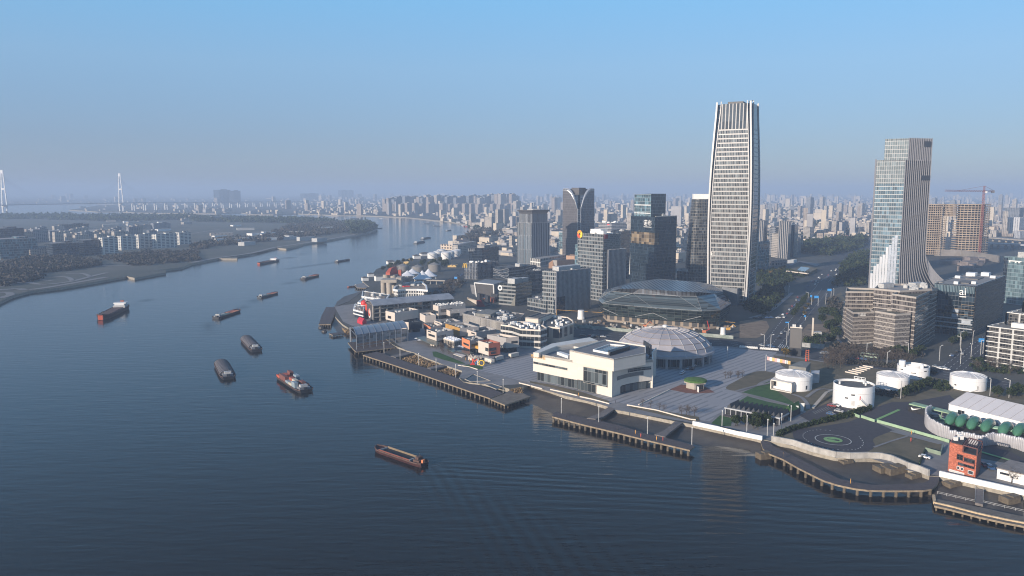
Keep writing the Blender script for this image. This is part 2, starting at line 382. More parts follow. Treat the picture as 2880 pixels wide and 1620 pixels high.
def wz(px, py): return G(px, py, WZ)
_b0, _b1 = G(1062, 1262, WZ), G(1192, 1306, WZ)
WAKES = [(xy(_b1), xy(_b0 - _b1), 4.6, 1.0, 300, 8.0), (xy(_b0), xy(_b0 - _b1), 4.2, 0.30, 60, 4.0),
   (xy(wz(880, 1100)), xy(wz(795, 1050) - wz(880, 1100)), 4.6, 0.22, 80, 6.0), (xy(wz(655, 1065)), xy(wz(620, 1020) - wz(655, 1065)) * -1, 4.6, 0.18, 80, 6.0)]
TRAILS = [([G(*Z(18, 660, 205), WZ), G(*Z(18, 900, 160), WZ), G(*Z(18, 1200, 70), WZ)], 5, 0.8), ([G(*Z(18, 1740, 245), WZ), G(*Z(18, 1400, 300), WZ), G(*Z(18, 700, 380), WZ)], 6, 0.7),
    ([G(*Z(18, 1130, 565), WZ), G(*Z(18, 800, 660), WZ)], 6, 0.7), ([G(*Z(18, 320, 920), WZ), G(*Z(18, 0, 1100), WZ)], 4, 0.8), ([G(*Z(17, 1550, 505), WZ), G(*Z(17, 1470, 570), WZ), G(*Z(17, 1390, 780), WZ)], 3, 0.8),
    ([G(*Z(17, 475, 375), WZ), G(*Z(17, 560, 330), WZ), G(*Z(17, 760, 270), WZ)], 4, 0.8), ([G(*Z(17, 1840, 395), WZ), G(*Z(17, 2046, 270), WZ)], 3, 0.8), ([G(*Z(3, 680, 830), WZ), G(*Z(3, 400, 905), WZ)], 8, 0.6)]
build_water()
# ground sheets: each a few centimetres above the one below
_lay = [0.0]
def sheet(name, pts, m, z=None, kind='structure'):
 if z is None: _lay[0] += 0.006; z = 0.03 + _lay[0]
 mb = MB(); mb.add([(p[0], p[1], z) for p in ccw(pts)], [tuple(range(len(pts)))], 0)
 return struct(name, mb, m, kind=kind)
def gp(pts): return [G(x, y) for x, y in pts]
def curve(pts, n=6, closed=True):
 P = [xy(p) for p in pts]; N = len(P); out = []
 for i in range(N if closed else N - 1):
  g = (lambda k: P[k % N]) if closed else (lambda k: P[max(0, min(N - 1, k))])
  a, b, c, d = g(i - 1), g(i), g(i + 1), g(i + 2)
  for k in range(n):
   t = k / n
   out.append(0.5 * ((2 * b) + (c - a) * t + (2 * a - 5 * b + 4 * c - d) * t * t + (3 * b - a - 3 * c + d) * t ** 3))
 if not closed: out.append(P[-1])
 return out
M_asph = mat("road_asphalt", (0.040, 0.043, 0.050), 0.85, scale=0.25, c2=(0.066, 0.067, 0.072), detail=6)
M_asph2 = mat("dark_sport_asphalt", (0.043, 0.042, 0.050), 0.9, scale=0.4, c2=(0.062, 0.058, 0.066))
M_pave = mat("promenade_paving", (0.17, 0.17, 0.175), 0.85, scale=0.12, c2=(0.25, 0.24, 0.235))
M_lawn = mat("lawn_green", (0.026, 0.075, 0.020), 0.95, scale=0.3, c2=(0.05, 0.115, 0.03))
M_dry = mat("dry_winter_lawn", (0.085, 0.078, 0.050), 0.95, scale=0.10, c2=(0.165, 0.135, 0.088), detail=8)
M_soil = mat("bare_soil", (0.15, 0.11, 0.08), 0.95, scale=0.15, c2=(0.26, 0.20, 0.14), detail=7)
M_red = mat("red_brick_paving", (0.16, 0.07, 0.05), 0.9, scale=0.4, c2=(0.22, 0.10, 0.07))
M_line = mat("road_marking_white", (0.5, 0.5, 0.48), 0.7, scale=1.0)
M_mud = mat("river_mud", (0.038, 0.033, 0.029), 0.5, scale=0.14, c2=(0.075, 0.065, 0.055), bump=0.8, detail=8)
def striped(name, c1, c2, ang, period, frac=0.35):
 m, t, b = nodes(name)
 tc = t.nodes.new('ShaderNodeTexCoord'); mp = t.nodes.new('ShaderNodeMapping'); mp.inputs['Rotation'].default_value = (0, 0, ang)
 t.links.new(tc.outputs['Object'], mp.inputs['Vector']); sx = t.nodes.new('ShaderNodeSeparateXYZ'); t.links.new(mp.outputs[0], sx.inputs[0])
 nz = t.nodes.new('ShaderNodeTexNoise'); nz.inputs['Scale'].default_value = 0.06; nz.inputs['Detail'].default_value = 5; t.links.new(tc.outputs['Object'], nz.inputs['Vector'])
 f = mth(t, 'FRACT', mth(t, 'ADD', mth(t, 'DIVIDE', sx.outputs[0], period), 500.0))
 k = mth(t, 'LESS_THAN', f, frac)
 k = mth(t, 'MULTIPLY', k, mth(t, 'GREATER_THAN', nz.outputs['Fac'], 0.40))
 base = mixc(t, nz.outputs['Fac'], tuple(x * 0.82 for x in c1), tuple(x * 1.14 for x in c1))
 t.links.new(mixc(t, k, base, c2), b.inputs['Base Color']); b.inputs['Roughness'].default_value = 0.85
 return m
_sd = xy(G(2100, 1000) - G(1800, 1100)); _sa = math.atan2(_sd.y, _sd.x)
M_plaza = striped("plaza_striped_stone", (0.30, 0.295, 0.305), (0.205, 0.205, 0.215), math.pi / 2 - _sa, 4.2, 0.34)
sheet("promenade_pavement", gp([(2642, 1339), (2880, 1393), (2980, 1400), (2980, 1330), (2760, 1290), (2600, 1180), (2440, 1000), (2180, 985), (1700, 940), (1500, 930), (1180, 870), (1030, 850), (940, 862), (965, 905), (1010, 925), (1090, 950), (1140, 985), (1165, 992), (1245, 1025), (1300, 1043), (1292, 1062), (1345, 1078), (1400, 1085), (1470, 1080), (1585, 1112), (1700, 1140), (1725, 1152), (1950, 1190), (2140, 1232), (2170, 1240), (2260, 1262), (2350, 1288), (2450, 1290), (2560, 1325)]), M_pave)
AVE = [(2166, 985), (2140, 962), (2192, 900), (2224, 860), (2250, 828), (2266, 800), (2306, 760), (2342, 728), (2372, 706), (2410, 690), (2450, 690), (2424, 712), (2402, 738), (2376, 770), (2352, 800), (2338, 832), (2300, 870), (2262, 905), (2240, 940), (2222, 985)]
sheet("avenue_road", gp(AVE), M_asph)
CROSS = [(1380, 892), (1500, 912), (1640, 925), (1760, 938), (1900, 950), (2060, 955), (2150, 962), (2260, 985), (2330, 993), (2450, 1010), (2600, 1033), (2720, 1053), (2990, 1098), (2990, 1122), (2700, 1078), (2600, 1062), (2400, 1030), (2250, 1005), (2140, 987), (2060, 975), (1900, 970), (1760, 968), (1640, 952), (1500, 936), (1380, 912)]
sheet("cross_street_road", gp(CROSS), M_asph)
sheet("side_street_road", gp([(2630, 1040), (2700, 985), (2755, 950), (2790, 925), (2830, 925), (2830, 950), (2790, 985), (2730, 1056)]), M_asph)
sheet("riverside_avenue_road", [GZ(7, x, y) for x, y in ((1330, 600), (1450, 500), (1560, 400), (1700, 280), (1800, 170), (1900, 130), (1960, 130), (1880, 200), (1760, 330), (1640, 450), (1560, 560), (1500, 600))], M_asph)
sheet("far_parkway_road", gp([(2410, 690), (2480, 655), (2600, 640), (2700, 632), (2700, 642), (2610, 650), (2520, 668), (2450, 692)]), M_asph)
sheet("dome_plaza_pavement", gp([(1500, 1000), (1640, 962), (1800, 972), (2000, 977), (2185, 990), (2165, 1015), (2225, 1022), (2190, 1040), (2045, 1090), (2095, 1110), (2040, 1150), (1995, 1185), (1930, 1178), (1740, 1132), (1700, 1135), (1560, 1095), (1430, 1062), (1340, 1040), (1420, 1015)]), M_plaza)
sheet("gallery_lawn", GL(14, [(350, 580), (500, 520), (660, 450), (680, 545), (900, 598), (980, 620), (1040, 660), (1068, 710), (1050, 750), (980, 730), (870, 722), (600, 650)]), M_lawn)
sheet("pavilion_lawn", GL(14, [(300, 690), (410, 622), (620, 680), (880, 735), (960, 728), (880, 800), (760, 785)]), M_lawn)
sheet("riverside_lawn", GL(14, [(0, 930), (100, 838), (240, 872), (225, 960), (110, 962)]), M_lawn)
sheet("winter_lawn", curve(GL(14, [(165, 525), (300, 440), (480, 350), (640, 342), (745, 385), (560, 460), (480, 512), (280, 560)]), 4), M_dry)
sheet("tank_park_lawn", gp([(2185, 1100), (2330, 1020), (2560, 1050), (2760, 1085), (2990, 1130), (2990, 1270), (2860, 1240), (2700, 1150), (2560, 1135), (2460, 1150), (2330, 1175), (2270, 1160)]), M_dry)
sheet("tree_belt_soil", gp([(2175, 1000), (2260, 1010), (2400, 1033), (2560, 1056), (2520, 1072), (2350, 1060), (2300, 1075), (2240, 1050), (2200, 1030)]), M_dry)
sheet("office_garden_lawn", gp([(2330, 850), (2365, 820), (2380, 850), (2370, 900), (2350, 985), (2320, 985), (2310, 930)]), M_dry)
sheet("building_site_soil", GL(10, [(0, 920), (200, 890), (380, 920), (420, 1000), (350, 1110), (240, 1155), (0, 1150)]), M_soil)
sheet("vacant_plot_soil", GL(10, [(880, 1060), (960, 960), (1200, 960), (1300, 1080), (1190, 1280), (880, 1240)]), M_soil)
sheet("circuit_lawn", GL(16, [(230, 268), (330, 205), (440, 155), (900, 60), (1000, 28), (1200, 95), (1345, 165), (1810, 298), (1795, 400), (1650, 362), (1600, 490), (1690, 545), (1692, 585), (1500, 515), (1340, 445), (1240, 423), (1120, 419), (960, 422), (830, 413), (620, 363), (430, 300)]), M_dry)
CIRC = curve(GL(16, [(430, 190), (470, 155), (640, 140), (830, 110), (960, 85), (1050, 50), (1110, 62), (1340, 158), (1350, 175), (1210, 228), (1172, 262), (1190, 300), (1170, 342), (1080, 378), (960, 390), (830, 385), (650, 355), (500, 290), (440, 240)]), 4)
sheet("circuit_asphalt", CIRC, M_asph2)
sheet("court_asphalt", GL(15, [(20, 830), (430, 690), (640, 690), (1090, 610), (1180, 690), (1300, 900), (1500, 1120), (1932, 1330), (2300, 1430), (2300, 1530), (1400, 1240), (1080, 1150), (800, 1080), (270, 920)]), M_asph2)
sheet("parking_asphalt", GL(14, [(1000, 840), (1100, 790), (1350, 690), (1570, 765), (1585, 830), (1250, 935), (1100, 900)]), M_asph2)
sheet("red_house_yard_pavement", GL(16, [(1650, 362), (1800, 400), (1880, 330), (1880, 560), (1690, 540), (1605, 492)]), M_pave)
sheet("kiosk_brick_pavement", GL(13, [(1535, 710), (1650, 660), (1890, 680), (1995, 740), (1800, 752), (1700, 745)]), M_red)
sheet("museum_slope_lawn", GL(13, [(110, 625), (320, 660), (640, 735), (920, 830), (900, 850), (600, 770), (320, 690), (110, 640)]), M_dry)
sheet("promenade_lawn", GL(24, [(405, 1085), (480, 1080), (700, 1165), (1080, 1325), (950, 1330), (640, 1250), (430, 1180)]), M_lawn)
sheet("letter_lawn", GL(24, [(930, 1355), (1230, 1345), (1440, 1400), (1420, 1449), (1300, 1440)]), M_lawn)
sheet("riverside_bank_grass", GL(13, [(1100, 870), (1830, 990), (1840, 1030), (1790, 1040), (1150, 900)]), M_dry)
mk = MB()
def stripe(a, b, w, z=0.42, dash=None, gap=None):
 a = xy(a); b = xy(b); d = b - a; L = d.length; d.normalize(); n = Vector((-d.y, d.x)) * w / 2; t = 0
 while t < L:
  e = min(L, t + (dash or L)); p, q = a + d * t, a + d * e
  mk.add([(p.x + n.x, p.y + n.y, z), (p.x - n.x, p.y - n.y, z), (q.x - n.x, q.y - n.y, z), (q.x + n.x, q.y + n.y, z)], [(0, 1, 2, 3)])
  t = e + (gap or 0) + 1e-3
MZ = 0.36
for a, b in (((2168, 975), (2300, 800)), ((2190, 978), (2312, 812)), ((2210, 970), (2330, 815)), ((2150, 965), (2240, 850)), ((2310, 790), (2420, 700)), ((2330, 792), (2436, 700))):
 stripe(G(*a), G(*b), 0.35, MZ, 4, 5)
for i in range(4):
 for a, b in zip(((1500, 917 + i * 5), (1760, 943 + i * 7), (2060, 958 + i * 5), (2260, 988 + i * 6), (2600, 1038 + i * 7)), ((1760, 943 + i * 7), (2060, 958 + i * 5), (2260, 988 + i * 6), (2600, 1038 + i * 7), (2900, 1088 + i * 7))):
  stripe(G(*a), G(*b), 0.3, MZ, 5, 6)
for i in range(9): stripe(G(2196 + i * 5, 968 + i * 1.6), G(2188 + i * 5, 978 + i * 1.6), 0.6, MZ)
for i in range(4): stripe(G(2655 + i * 17, 1030 + i * 5), G(2765 + i * 14, 948 + i * 3), 0.3, MZ, 5, 5)
for i in range(13): stripe(GZ(14, 1150 + i * 24, 800 - i * 8), GZ(14, 1185 + i * 24, 830 - i * 8), 0.18, MZ)
struct("road_markings", mk, M_line)
mk = MB()
def pth(k, pts, w):
 q = curve([GZ(k, *p) for p in pts], 5, False)
 for a, b in zip(q, q[1:]): stripe(a, b, w, MZ - .01)
for k, w, pts in ((14, 2.2, ((350, 590), (620, 655), (880, 728), (1000, 770))), (14, 2.2, ((920, 605), (1030, 645), (1090, 720), (1100, 770))), (14, 2, ((1075, 640), (1180, 565), (1260, 545), (1370, 555))), (14, 2, ((280, 570), (480, 515), (680, 470), (760, 400))), (15, 1.8, ((480, 555), (800, 480), (1000, 455), (1100, 450))), (15, 2.2, ((220, 520), (440, 620), (520, 650))), (16, 1.2, ((1180, 330), (1350, 270), (1500, 225))), (16, 2.6, ((1340, 178), (1560, 235), (1800, 298))), (27, 3, ((1760, 780), (2200, 830), (2576, 900))), (27, 2.5, ((2060, 480), (1960, 350), (2000, 200))), (10, 3, ((1400, 840), (1310, 760), (1400, 700), (1480, 640))), (10, 4, ((150, 880), (420, 780), (600, 640), (740, 520))), (25, 9, ((0, 1300), (300, 1285), (480, 1300), (900, 1245), (1811, 1085))), (25, 7, ((0, 1250), (400, 1170), (720, 1210), (1200, 1160), (1540, 1075), (1811, 1010))), (25, 5, ((660, 1130), (900, 1150))), (25, 6, ((920, 1070), (1150, 1090), (1230, 1150))), (25, 6, ((1120, 1030), (1400, 1025), (1530, 1075))), (25, 8, ((0, 1345), (140, 1350), (170, 1390), (0, 1440))), (2, 9, ((0, 938), (270, 888), (600, 842), (860, 780), (1150, 738), (1380, 702), (1660, 650))), (2, 8, ((0, 640), (280, 600))), (1, 8, ((620, 990), (930, 962))), (1, 8, ((700, 1020), (1100, 1045), (1460, 1030)))): pth(k, pts, w)
struct("garden_path", mk, M_pave)
def ellipse_pts(c, rx, ry, n, rot=0.0): return [c + rotv(rx * math.cos(2 * math.pi * i / n), ry * math.sin(2 * math.pi * i / n), rot) for i in range(n)]
mk = MB(); cc = xy(GZ(16, 802, 260)); rr = (xy(GZ(16, 960, 262)) - cc).length
pts = ellipse_pts(cc, rr, rr, 48)
for i in range(48): stripe(pts[i], pts[(i + 1) % 48], 0.35, MZ)
trk = curve(GL(16, [(1045, 232), (1085, 290), (1040, 340), (930, 356), (760, 345), (620, 305), (540, 250), (523, 215), (560, 185), (660, 168), (800, 176)]), 7, False)
for i in range(0, len(trk) - 1, 2): stripe(trk[i], trk[i] * 0.3 + trk[i + 1] * 0.7, 0.4, MZ)
struct("circuit_markings", mk, M_line)
M_sport = mat("sport_green_paint", (0.20, 0.36, 0.14), 0.8, scale=0.6)
mb = MB(); gr = rr * 0.53; mb.add([(p.x, p.y, MZ) for p in ellipse_pts(cc, gr, gr, 40)], [tuple(range(40))])
struct("circuit_green_spot_paint", mb, M_sport)
mk = MB(); stripe(GZ(15, 240, 905), GZ(15, 520, 780), 1.6, MZ); stripe(GZ(15, 1400, 1245), GZ(15, 1932, 1400), 1.6, MZ); stripe(GZ(15, 1932, 1400), GZ(15, 2250, 1490), 1.6, MZ)
struct("court_green_lines_paint", mk, M_sport)
mk = MB()
pa = [xy(GZ(16, 722, 262)), xy(GZ(16, 800, 260)), xy(GZ(16, 885, 268)), xy(GZ(16, 830, 268)), xy(GZ(16, 760, 264))]
stripe(GZ(16, 745, 250), GZ(16, 860, 267), 0.8, MZ + .02); stripe(GZ(16, 820, 262), GZ(16, 862, 269), 2.0, MZ + .02)
struct("circuit_dark_mark_paint", mk, M_asph2)
def resample(pts, n):
 P = [xy(p) for p in pts]; L = [0.0]
 for i in range(1, len(P)): L.append(L[-1] + (P[i] - P[i - 1]).length)
 out = []; k = 0
 for i in range(n):
  d = L[-1] * i / (n - 1)
  while k < len(P) - 2 and L[k + 1] < d: k += 1
  out.append(P[k].lerp(P[k + 1], (d - L[k]) / max(1e-6, L[k + 1] - L[k])))
 return out
def bank(name, inner, outer, m=None, z0=-1.6, z1=-3.25):
 n = max(24, 2 * len(inner)); mb = MB(); a = resample(inner, n); b = resample(outer, n); k = 5; vs = []
 r = random.Random(len(name))
 for j in range(k + 1):
  for i in range(n):
   t = j / k; p = a[i].lerp(b[i], t)
   vs.append((p.x, p.y, z0 + (z1 - z0) * (t ** 0.7) + (r.uniform(-.12, .12) if 0 < j < k else 0)))
 mb.add(vs, [(j * n + i, j * n + i + 1, (j + 1) * n + i + 1, (j + 1) * n + i) for j in range(k) for i in range(n - 1)])
 return struct(name, mb, m or M_mud, True)
bank("museum_mudflat", GL(13, [(-60, 660), (110, 650), (300, 710), (480, 772), (700, 818), (880, 870), (980, 910), (1300, 973), (1585, 1030), (1770, 1063), (2246, 1160), (2500, 1230)]),
  GL(13, [(-60, 760), (60, 830), (230, 900), (420, 950), (640, 1010), (800, 1060), (980, 1100), (1300, 1190), (1450, 1220), (1800, 1240), (2246, 1270), (2480, 1290)]))
bank("bay_mudflat", GL(16, [(60, 250), (230, 270), (430, 307), (620, 370), (830, 420), (960, 429), (1120, 426), (1240, 430), (1340, 452), (1500, 522), (1690, 590), (1790, 592), (2100, 665), (2576, 772)]),
  GL(16, [(20, 330), (170, 380), (330, 440), (480, 520), (640, 590), (800, 650), (960, 690), (1150, 720), (1350, 730), (1550, 735), (1720, 745), (1950, 840), (2576, 960)]))
bank("pier_mudflat", GL(12, [(640, 365), (870, 442), (925, 460), (1100, 537), (1300, 612), (1400, 650), (1595, 715), (1610, 800)]), GL(12, [(400, 430), (600, 510), (700, 540), (900, 600), (1090, 660), (1200, 700), (1400, 765), (1545, 810)]), z0=-1.0, z1=-2.9)
bank("cove_mudflat", GL(7, [(265, 735), (330, 705), (400, 680), (480, 620), (560, 560), (640, 512)]), GL(7, [(222, 720), (245, 650), (320, 595), (400, 568), (470, 558), (545, 556)]), mat("cove_dark_mud", (0.05, 0.045, 0.042), 0.6, scale=0.2, c2=(0.075, 0.066, 0.06), detail=6), z0=0.15, z1=-3.3)
bank("inlet_mudflat", GL(7, [(250, 850), (335, 932), (400, 975), (470, 975), (560, 992), (700, 1052)]), GL(7, [(205, 915), (250, 985), (330, 1030), (410, 1040), (520, 1060), (660, 1100)]))
# the air: one closed box around everything, sky outside
hm = bpy.data.materials.new("haze_air"); hm.use_nodes = True; t = hm.node_tree
for n in list(t.nodes):
 if n.type == 'BSDF_PRINCIPLED': t.nodes.remove(n)
pv = t.nodes.new('ShaderNodeVolumePrincipled'); pv.inputs['Color'].default_value = (0.50, 0.63, 0.83, 1.0); pv.inputs['Density'].default_value = HAZE_DENSITY
pv.inputs['Anisotropy'].default_value = 0.0
t.links.new(pv.outputs[0], t.nodes['Material Output'].inputs['Volume'])
mb = MB(); mb.prism([(-61000, -3000), (61000, -3000), (61000, 91000), (-61000, 91000)], -8.0, 216.0, bottom=True)
hz = struct("haze", mb, hm, kind='stuff')
# building kit
F_navy = facade("glass_navy", (0.055, 0.065, 0.08), (0.014, 0.022, 0.034), 1.5, 3.9, 0.10, 0.16, 0.10, 0.4, 0.6, 0.02, 1.75)
F_slate = facade("glass_slate_fins", (0.17, 0.18, 0.20), (0.022, 0.030, 0.042), 2.2, 3.9, 0.26, 0.06, 0.12, 0.45, 0.7, 0.02, 1.7)
F_grey = facade("glass_grey_grid", (0.24, 0.245, 0.24), (0.035, 0.045, 0.05), 2.4, 3.8, 0.22, 0.30, 0.14, 0.5, 0.9, 0.025, 1.7)
F_fins = facade("stone_fins_grey", (0.25, 0.25, 0.255), (0.03, 0.036, 0.045), 1.9, 3.7, 0.42, 0.20, 0.16, 0.5, 0.8, 0.02, 1.6)
F_band = facade("banded_dark", (0.20, 0.205, 0.20), (0.026, 0.034, 0.036), 5.0, 3.6, 0.03, 0.42, 0.14, 0.5, 0.7, 0.02, 1.65)
F_teal = facade("glass_teal", (0.22, 0.25, 0.26), (0.05, 0.095, 0.115), 1.6, 4.0, 0.12, 0.14, 0.10, 0.4, 0.9, 0.03, 1.8)
F_brown = facade("brown_louvres", (0.17, 0.152, 0.138), (0.115, 0.103, 0.094), 1.3, 0.9, 0.2, 0.35, 0.3, 0.6, 0.7, 0.0, 1.5)
F_brown2 = facade("brown_panes", (0.16, 0.14, 0.125), (0.07, 0.062, 0.058), 1.4, 3.9, 0.16, 0.10, 0.2, 0.6, 0.8, 0.01, 1.5)
F_scrn = facade("curtain_dark_brown", (0.18, 0.165, 0.14), (0.030, 0.034, 0.036), 2.2, 3.4, 0.10, 0.12, 0.10, 0.4, 0.9, 0.05, 1.75)
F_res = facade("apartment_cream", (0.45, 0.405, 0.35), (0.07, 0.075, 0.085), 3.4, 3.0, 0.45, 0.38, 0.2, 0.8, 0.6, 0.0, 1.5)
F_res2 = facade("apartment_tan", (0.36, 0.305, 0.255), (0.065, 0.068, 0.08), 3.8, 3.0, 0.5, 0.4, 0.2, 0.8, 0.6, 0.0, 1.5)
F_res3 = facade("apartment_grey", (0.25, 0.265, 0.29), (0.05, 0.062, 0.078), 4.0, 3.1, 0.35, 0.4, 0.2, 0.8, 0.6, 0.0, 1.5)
F_res4 = facade("apartment_white_ribs", (0.60, 0.58, 0.53), (0.09, 0.11, 0.13), 9.0, 3.1, 0.3, 0.4, 0.2, 0.7, 0.5, 0.0, 1.5)
M_roof = mat("roof_dark_membrane", (0.075, 0.075, 0.075), 0.9, scale=0.15, c2=(0.13, 0.128, 0.122), detail=6)
M_roofl = mat("roof_pale_membrane", (0.21, 0.20, 0.19), 0.9, scale=0.15, c2=(0.32, 0.305, 0.29), detail=6)
M_white = mat("white_paint", (0.74, 0.73, 0.70), 0.5, var=0.07, scale=0.2)
M_cream = mat("cream_stone", (0.66, 0.58, 0.49), 0.75, var=0.08, scale=0.25)
M_conc = mat("raw_concrete", (0.34, 0.31, 0.27), 0.85, var=0.2, scale=0.2, detail=7)
M_steel = mat("grey_steel", (0.25, 0.26, 0.28), 0.45, 0.3, var=0.12, scale=0.4)
M_dkst = mat("dark_steel", (0.05, 0.055, 0.065), 0.5, 0.2, var=0.2, scale=0.4)
M_glass = facade("window_dark", (0.05, 0.055, 0.06), (0.018, 0.023, 0.028), 1.6, 2.4, 0.07, 0.05, 0.08, 0.4, 0.8, 0.02, 1.7)
M_unit = mat("plant_unit_grey", (0.42, 0.42, 0.41), 0.7, var=0.2, scale=0.6)
M_orange = mat("orange_render", (0.62, 0.22, 0.10), 0.75, var=0.08)
M_rust = mat("rust_red_render", (0.36, 0.12, 0.08), 0.75, var=0.10)
M_yel = mat("ochre_yellow", (0.60, 0.33, 0.07), 0.7, var=0.1)
M_pile2 = mat("pile_dark_brown", (0.085, 0.068, 0.05), 0.7, scale=0.7, c2=(0.16, 0.13, 0.09), detail=5)  # mottled dark brown for piles and old concrete blocks
M_redp = mat("signal_red_paint", (0.60, 0.05, 0.04), 0.5, var=0.08)
M_sky = mat("sign_blue", (0.04, 0.26, 0.62), 0.5, var=0.05)
M_wood = mat("pier_timber", (0.066, 0.056, 0.058), 0.85, scale=0.5, c2=(0.10, 0.086, 0.085), detail=6)
M_pile = mat("tide_stained_concrete", (0.17, 0.13, 0.09), 0.85, scale=0.7, c2=(0.32, 0.26, 0.18), detail=5)
def corners(k, near, left, right, wl=None, wr=None, zb=0.0):
 nx, yb = Z(k, near[0], near[1]); yt = Z(k, 0, near[2])[1]
 g = G(nx, yb, zb); H = HT(g, yt)
 A = xy(g)
 def side(p, w):
  if isinstance(p, Vector): return p
  px, py = Z(k, *p)
  if w:                                      # width given: keep only the direction the pixel column gives
   q = None; best = 1e9
   for i in range(360):
    e = A + rotv(w, 0, R(i)); d = abs((e.x * FPX / (e.y * CP + (CAM_H - H) * SP)) - (px - 1440))
    q2 = G(px, py, H) if H < 100 else None
    if e.y < A.y - 0.05 * w: continue
    if d < best: best, q = d, e
   return q
  return xy(G(px, py, H))
 B = side(left, wl); D = side(right, wr)
 return A, B, B + D - A, D, H
def bld(name, label, k, near, left, right, wall, roof=None, wl=None, wr=None, cat="office building", group=None, parapet=1.0, units=0, H=None, base_z=0.0, unit_m=None, top_m=None, roof_part=True):
 A, B, E, D, h = corners(k, near, left, right, wl, wr)
 if H: h = H
 poly = ccw([A, B, E, D])
 t = thing(name, label, cat, (A.x, A.y, base_z), group)
 mb = MB(); mb.prism(poly, base_z, h - parapet * 0.7); part("facade", mb, wall, t)
 mb = MB(); mb.ring(poly, 0.5, h - parapet * 0.7 + .003, h); part("parapet", mb, top_m or wall, t)
 mb = MB(); ip = inset(poly, 0.503); mb.add([(q.x, q.y, h - parapet * 0.7 + 0.05) for q in ip], [(0, 1, 2, 3)]); part("roof", mb, roof or M_roof, t)
 if units: roof_units(t, poly, h - parapet * 0.7 + 0.05, units, unit_m or M_unit, len(label))
 t['_h'] = h
 return t, (A, B, E, D), h
def roof_units(t, poly, z, n, m, seed=1, big=1.0):
 r = random.Random(seed); A, B, E, D = poly[:4]
 ang = math.atan2((B - A).y, (B - A).x); L = min((B - A).length, (D - A).length)
 for i in range(n):
  u, v = r.uniform(.15, .85), r.uniform(.15, .85)
  c = A.lerp(B, u).lerp(D.lerp(E, u), v); s = L * r.uniform(0.06, 0.16) * big
  mb = MB(); h = min(4.0, s * r.uniform(.5, .9)); mb.box(c, s * r.uniform(1, 2.2), s, z + 0.01, z + h, ang)
  if i % 2 == 0: mb.cyl(c.x, c.y, s * 0.3, z + h, z + h + 0.5, 8)
  part("roof_unit", mb, m, t)
def lerp2(A, B, u): return A + (B - A) * u
def onface(P, Q, u0, u1, z0, z1, off=0.12):
 d = (Q - P).normalized(); n = Vector((d.y, -d.x))
 if n.dot(-P) < 0: n = -n
 a = P + (Q - P) * u0 + n * off; b = P + (Q - P) * u1 + n * off
 return [(a.x, a.y, z0), (b.x, b.y, z0), (b.x, b.y, z1), (a.x, a.y, z1)], n
def panel(t, name, P, Q, u0, u1, z0, z1, m, off=0.15, label=None, frame=None):
 q, n = onface(P, Q, u0, u1, z0, z1, off); q0, _ = onface(P, Q, u0, u1, z0, z1, -0.02)
 mb = MB(); mb.add(q + q0, [(0, 1, 2, 3), (0, 4, 5, 1), (1, 5, 6, 2), (2, 6, 7, 3), (3, 7, 4, 0)])
 o = part(name, mb, m, t, label)
 if frame:
  mb = MB(); w = 0.16
  for i in range(4): mb.bar(Vector(q[i]), Vector(q[(i + 1) % 4]), w, w)
  part("frame", mb, frame, o)
 return o
def text_on(t, name, word, P, Q, u, z, size, m, off=0.35, ext=0.12, label=None, flip=False):
 cu = bpy.data.curves.new(name, 'FONT'); cu.body = word; cu.size = size; cu.extrude = ext; cu.align_x = 'CENTER'; cu.align_y = 'CENTER'
 ob = bpy.data.objects.new("tmp", cu); C.objects.link(ob)
 bpy.context.view_layer.update(); dg = bpy.context.evaluated_depsgraph_get(); me = bpy.data.meshes.new_from_object(ob.evaluated_get(dg))
 bpy.data.objects.remove(ob)
 d = (Q - P).normalized(); n = Vector((d.y, -d.x))
 if n.dot(-P) < 0: n = -n
 x = Vector((-n.y, n.x)); c = P + (Q - P) * u + n * off
 M = Matrix(((x.x, 0, n.x, c.x), (x.y, 0, n.y, c.y), (0, 1, 0, z), (0, 0, 0, 1)))
 me.transform(M); org = ORG[t.name]; me.transform(Matrix.Translation(-Vector(org)))
 me.materials.clear(); me.materials.append(m); me.name = name
 o = bpy.data.objects.new(name, me); C.objects.link(o); o.parent = t; ORG[o.name] = org
 return tag(o, label)
def fins(t, P, Q, z0, z1, n, w, d, m, name="facade_fins", skew=None):
 mb = MB(); e = (Q - P).normalized(); nn = Vector((e.y, -e.x))
 if nn.dot(-P) < 0: nn = -nn
 for i in range(n + 1):
  p = P + (Q - P) * (i / n) + nn * d / 2
  mb.box(p, w, d, z0, z1, math.atan2(e.y, e.x))
 return part(name, mb, m, t)
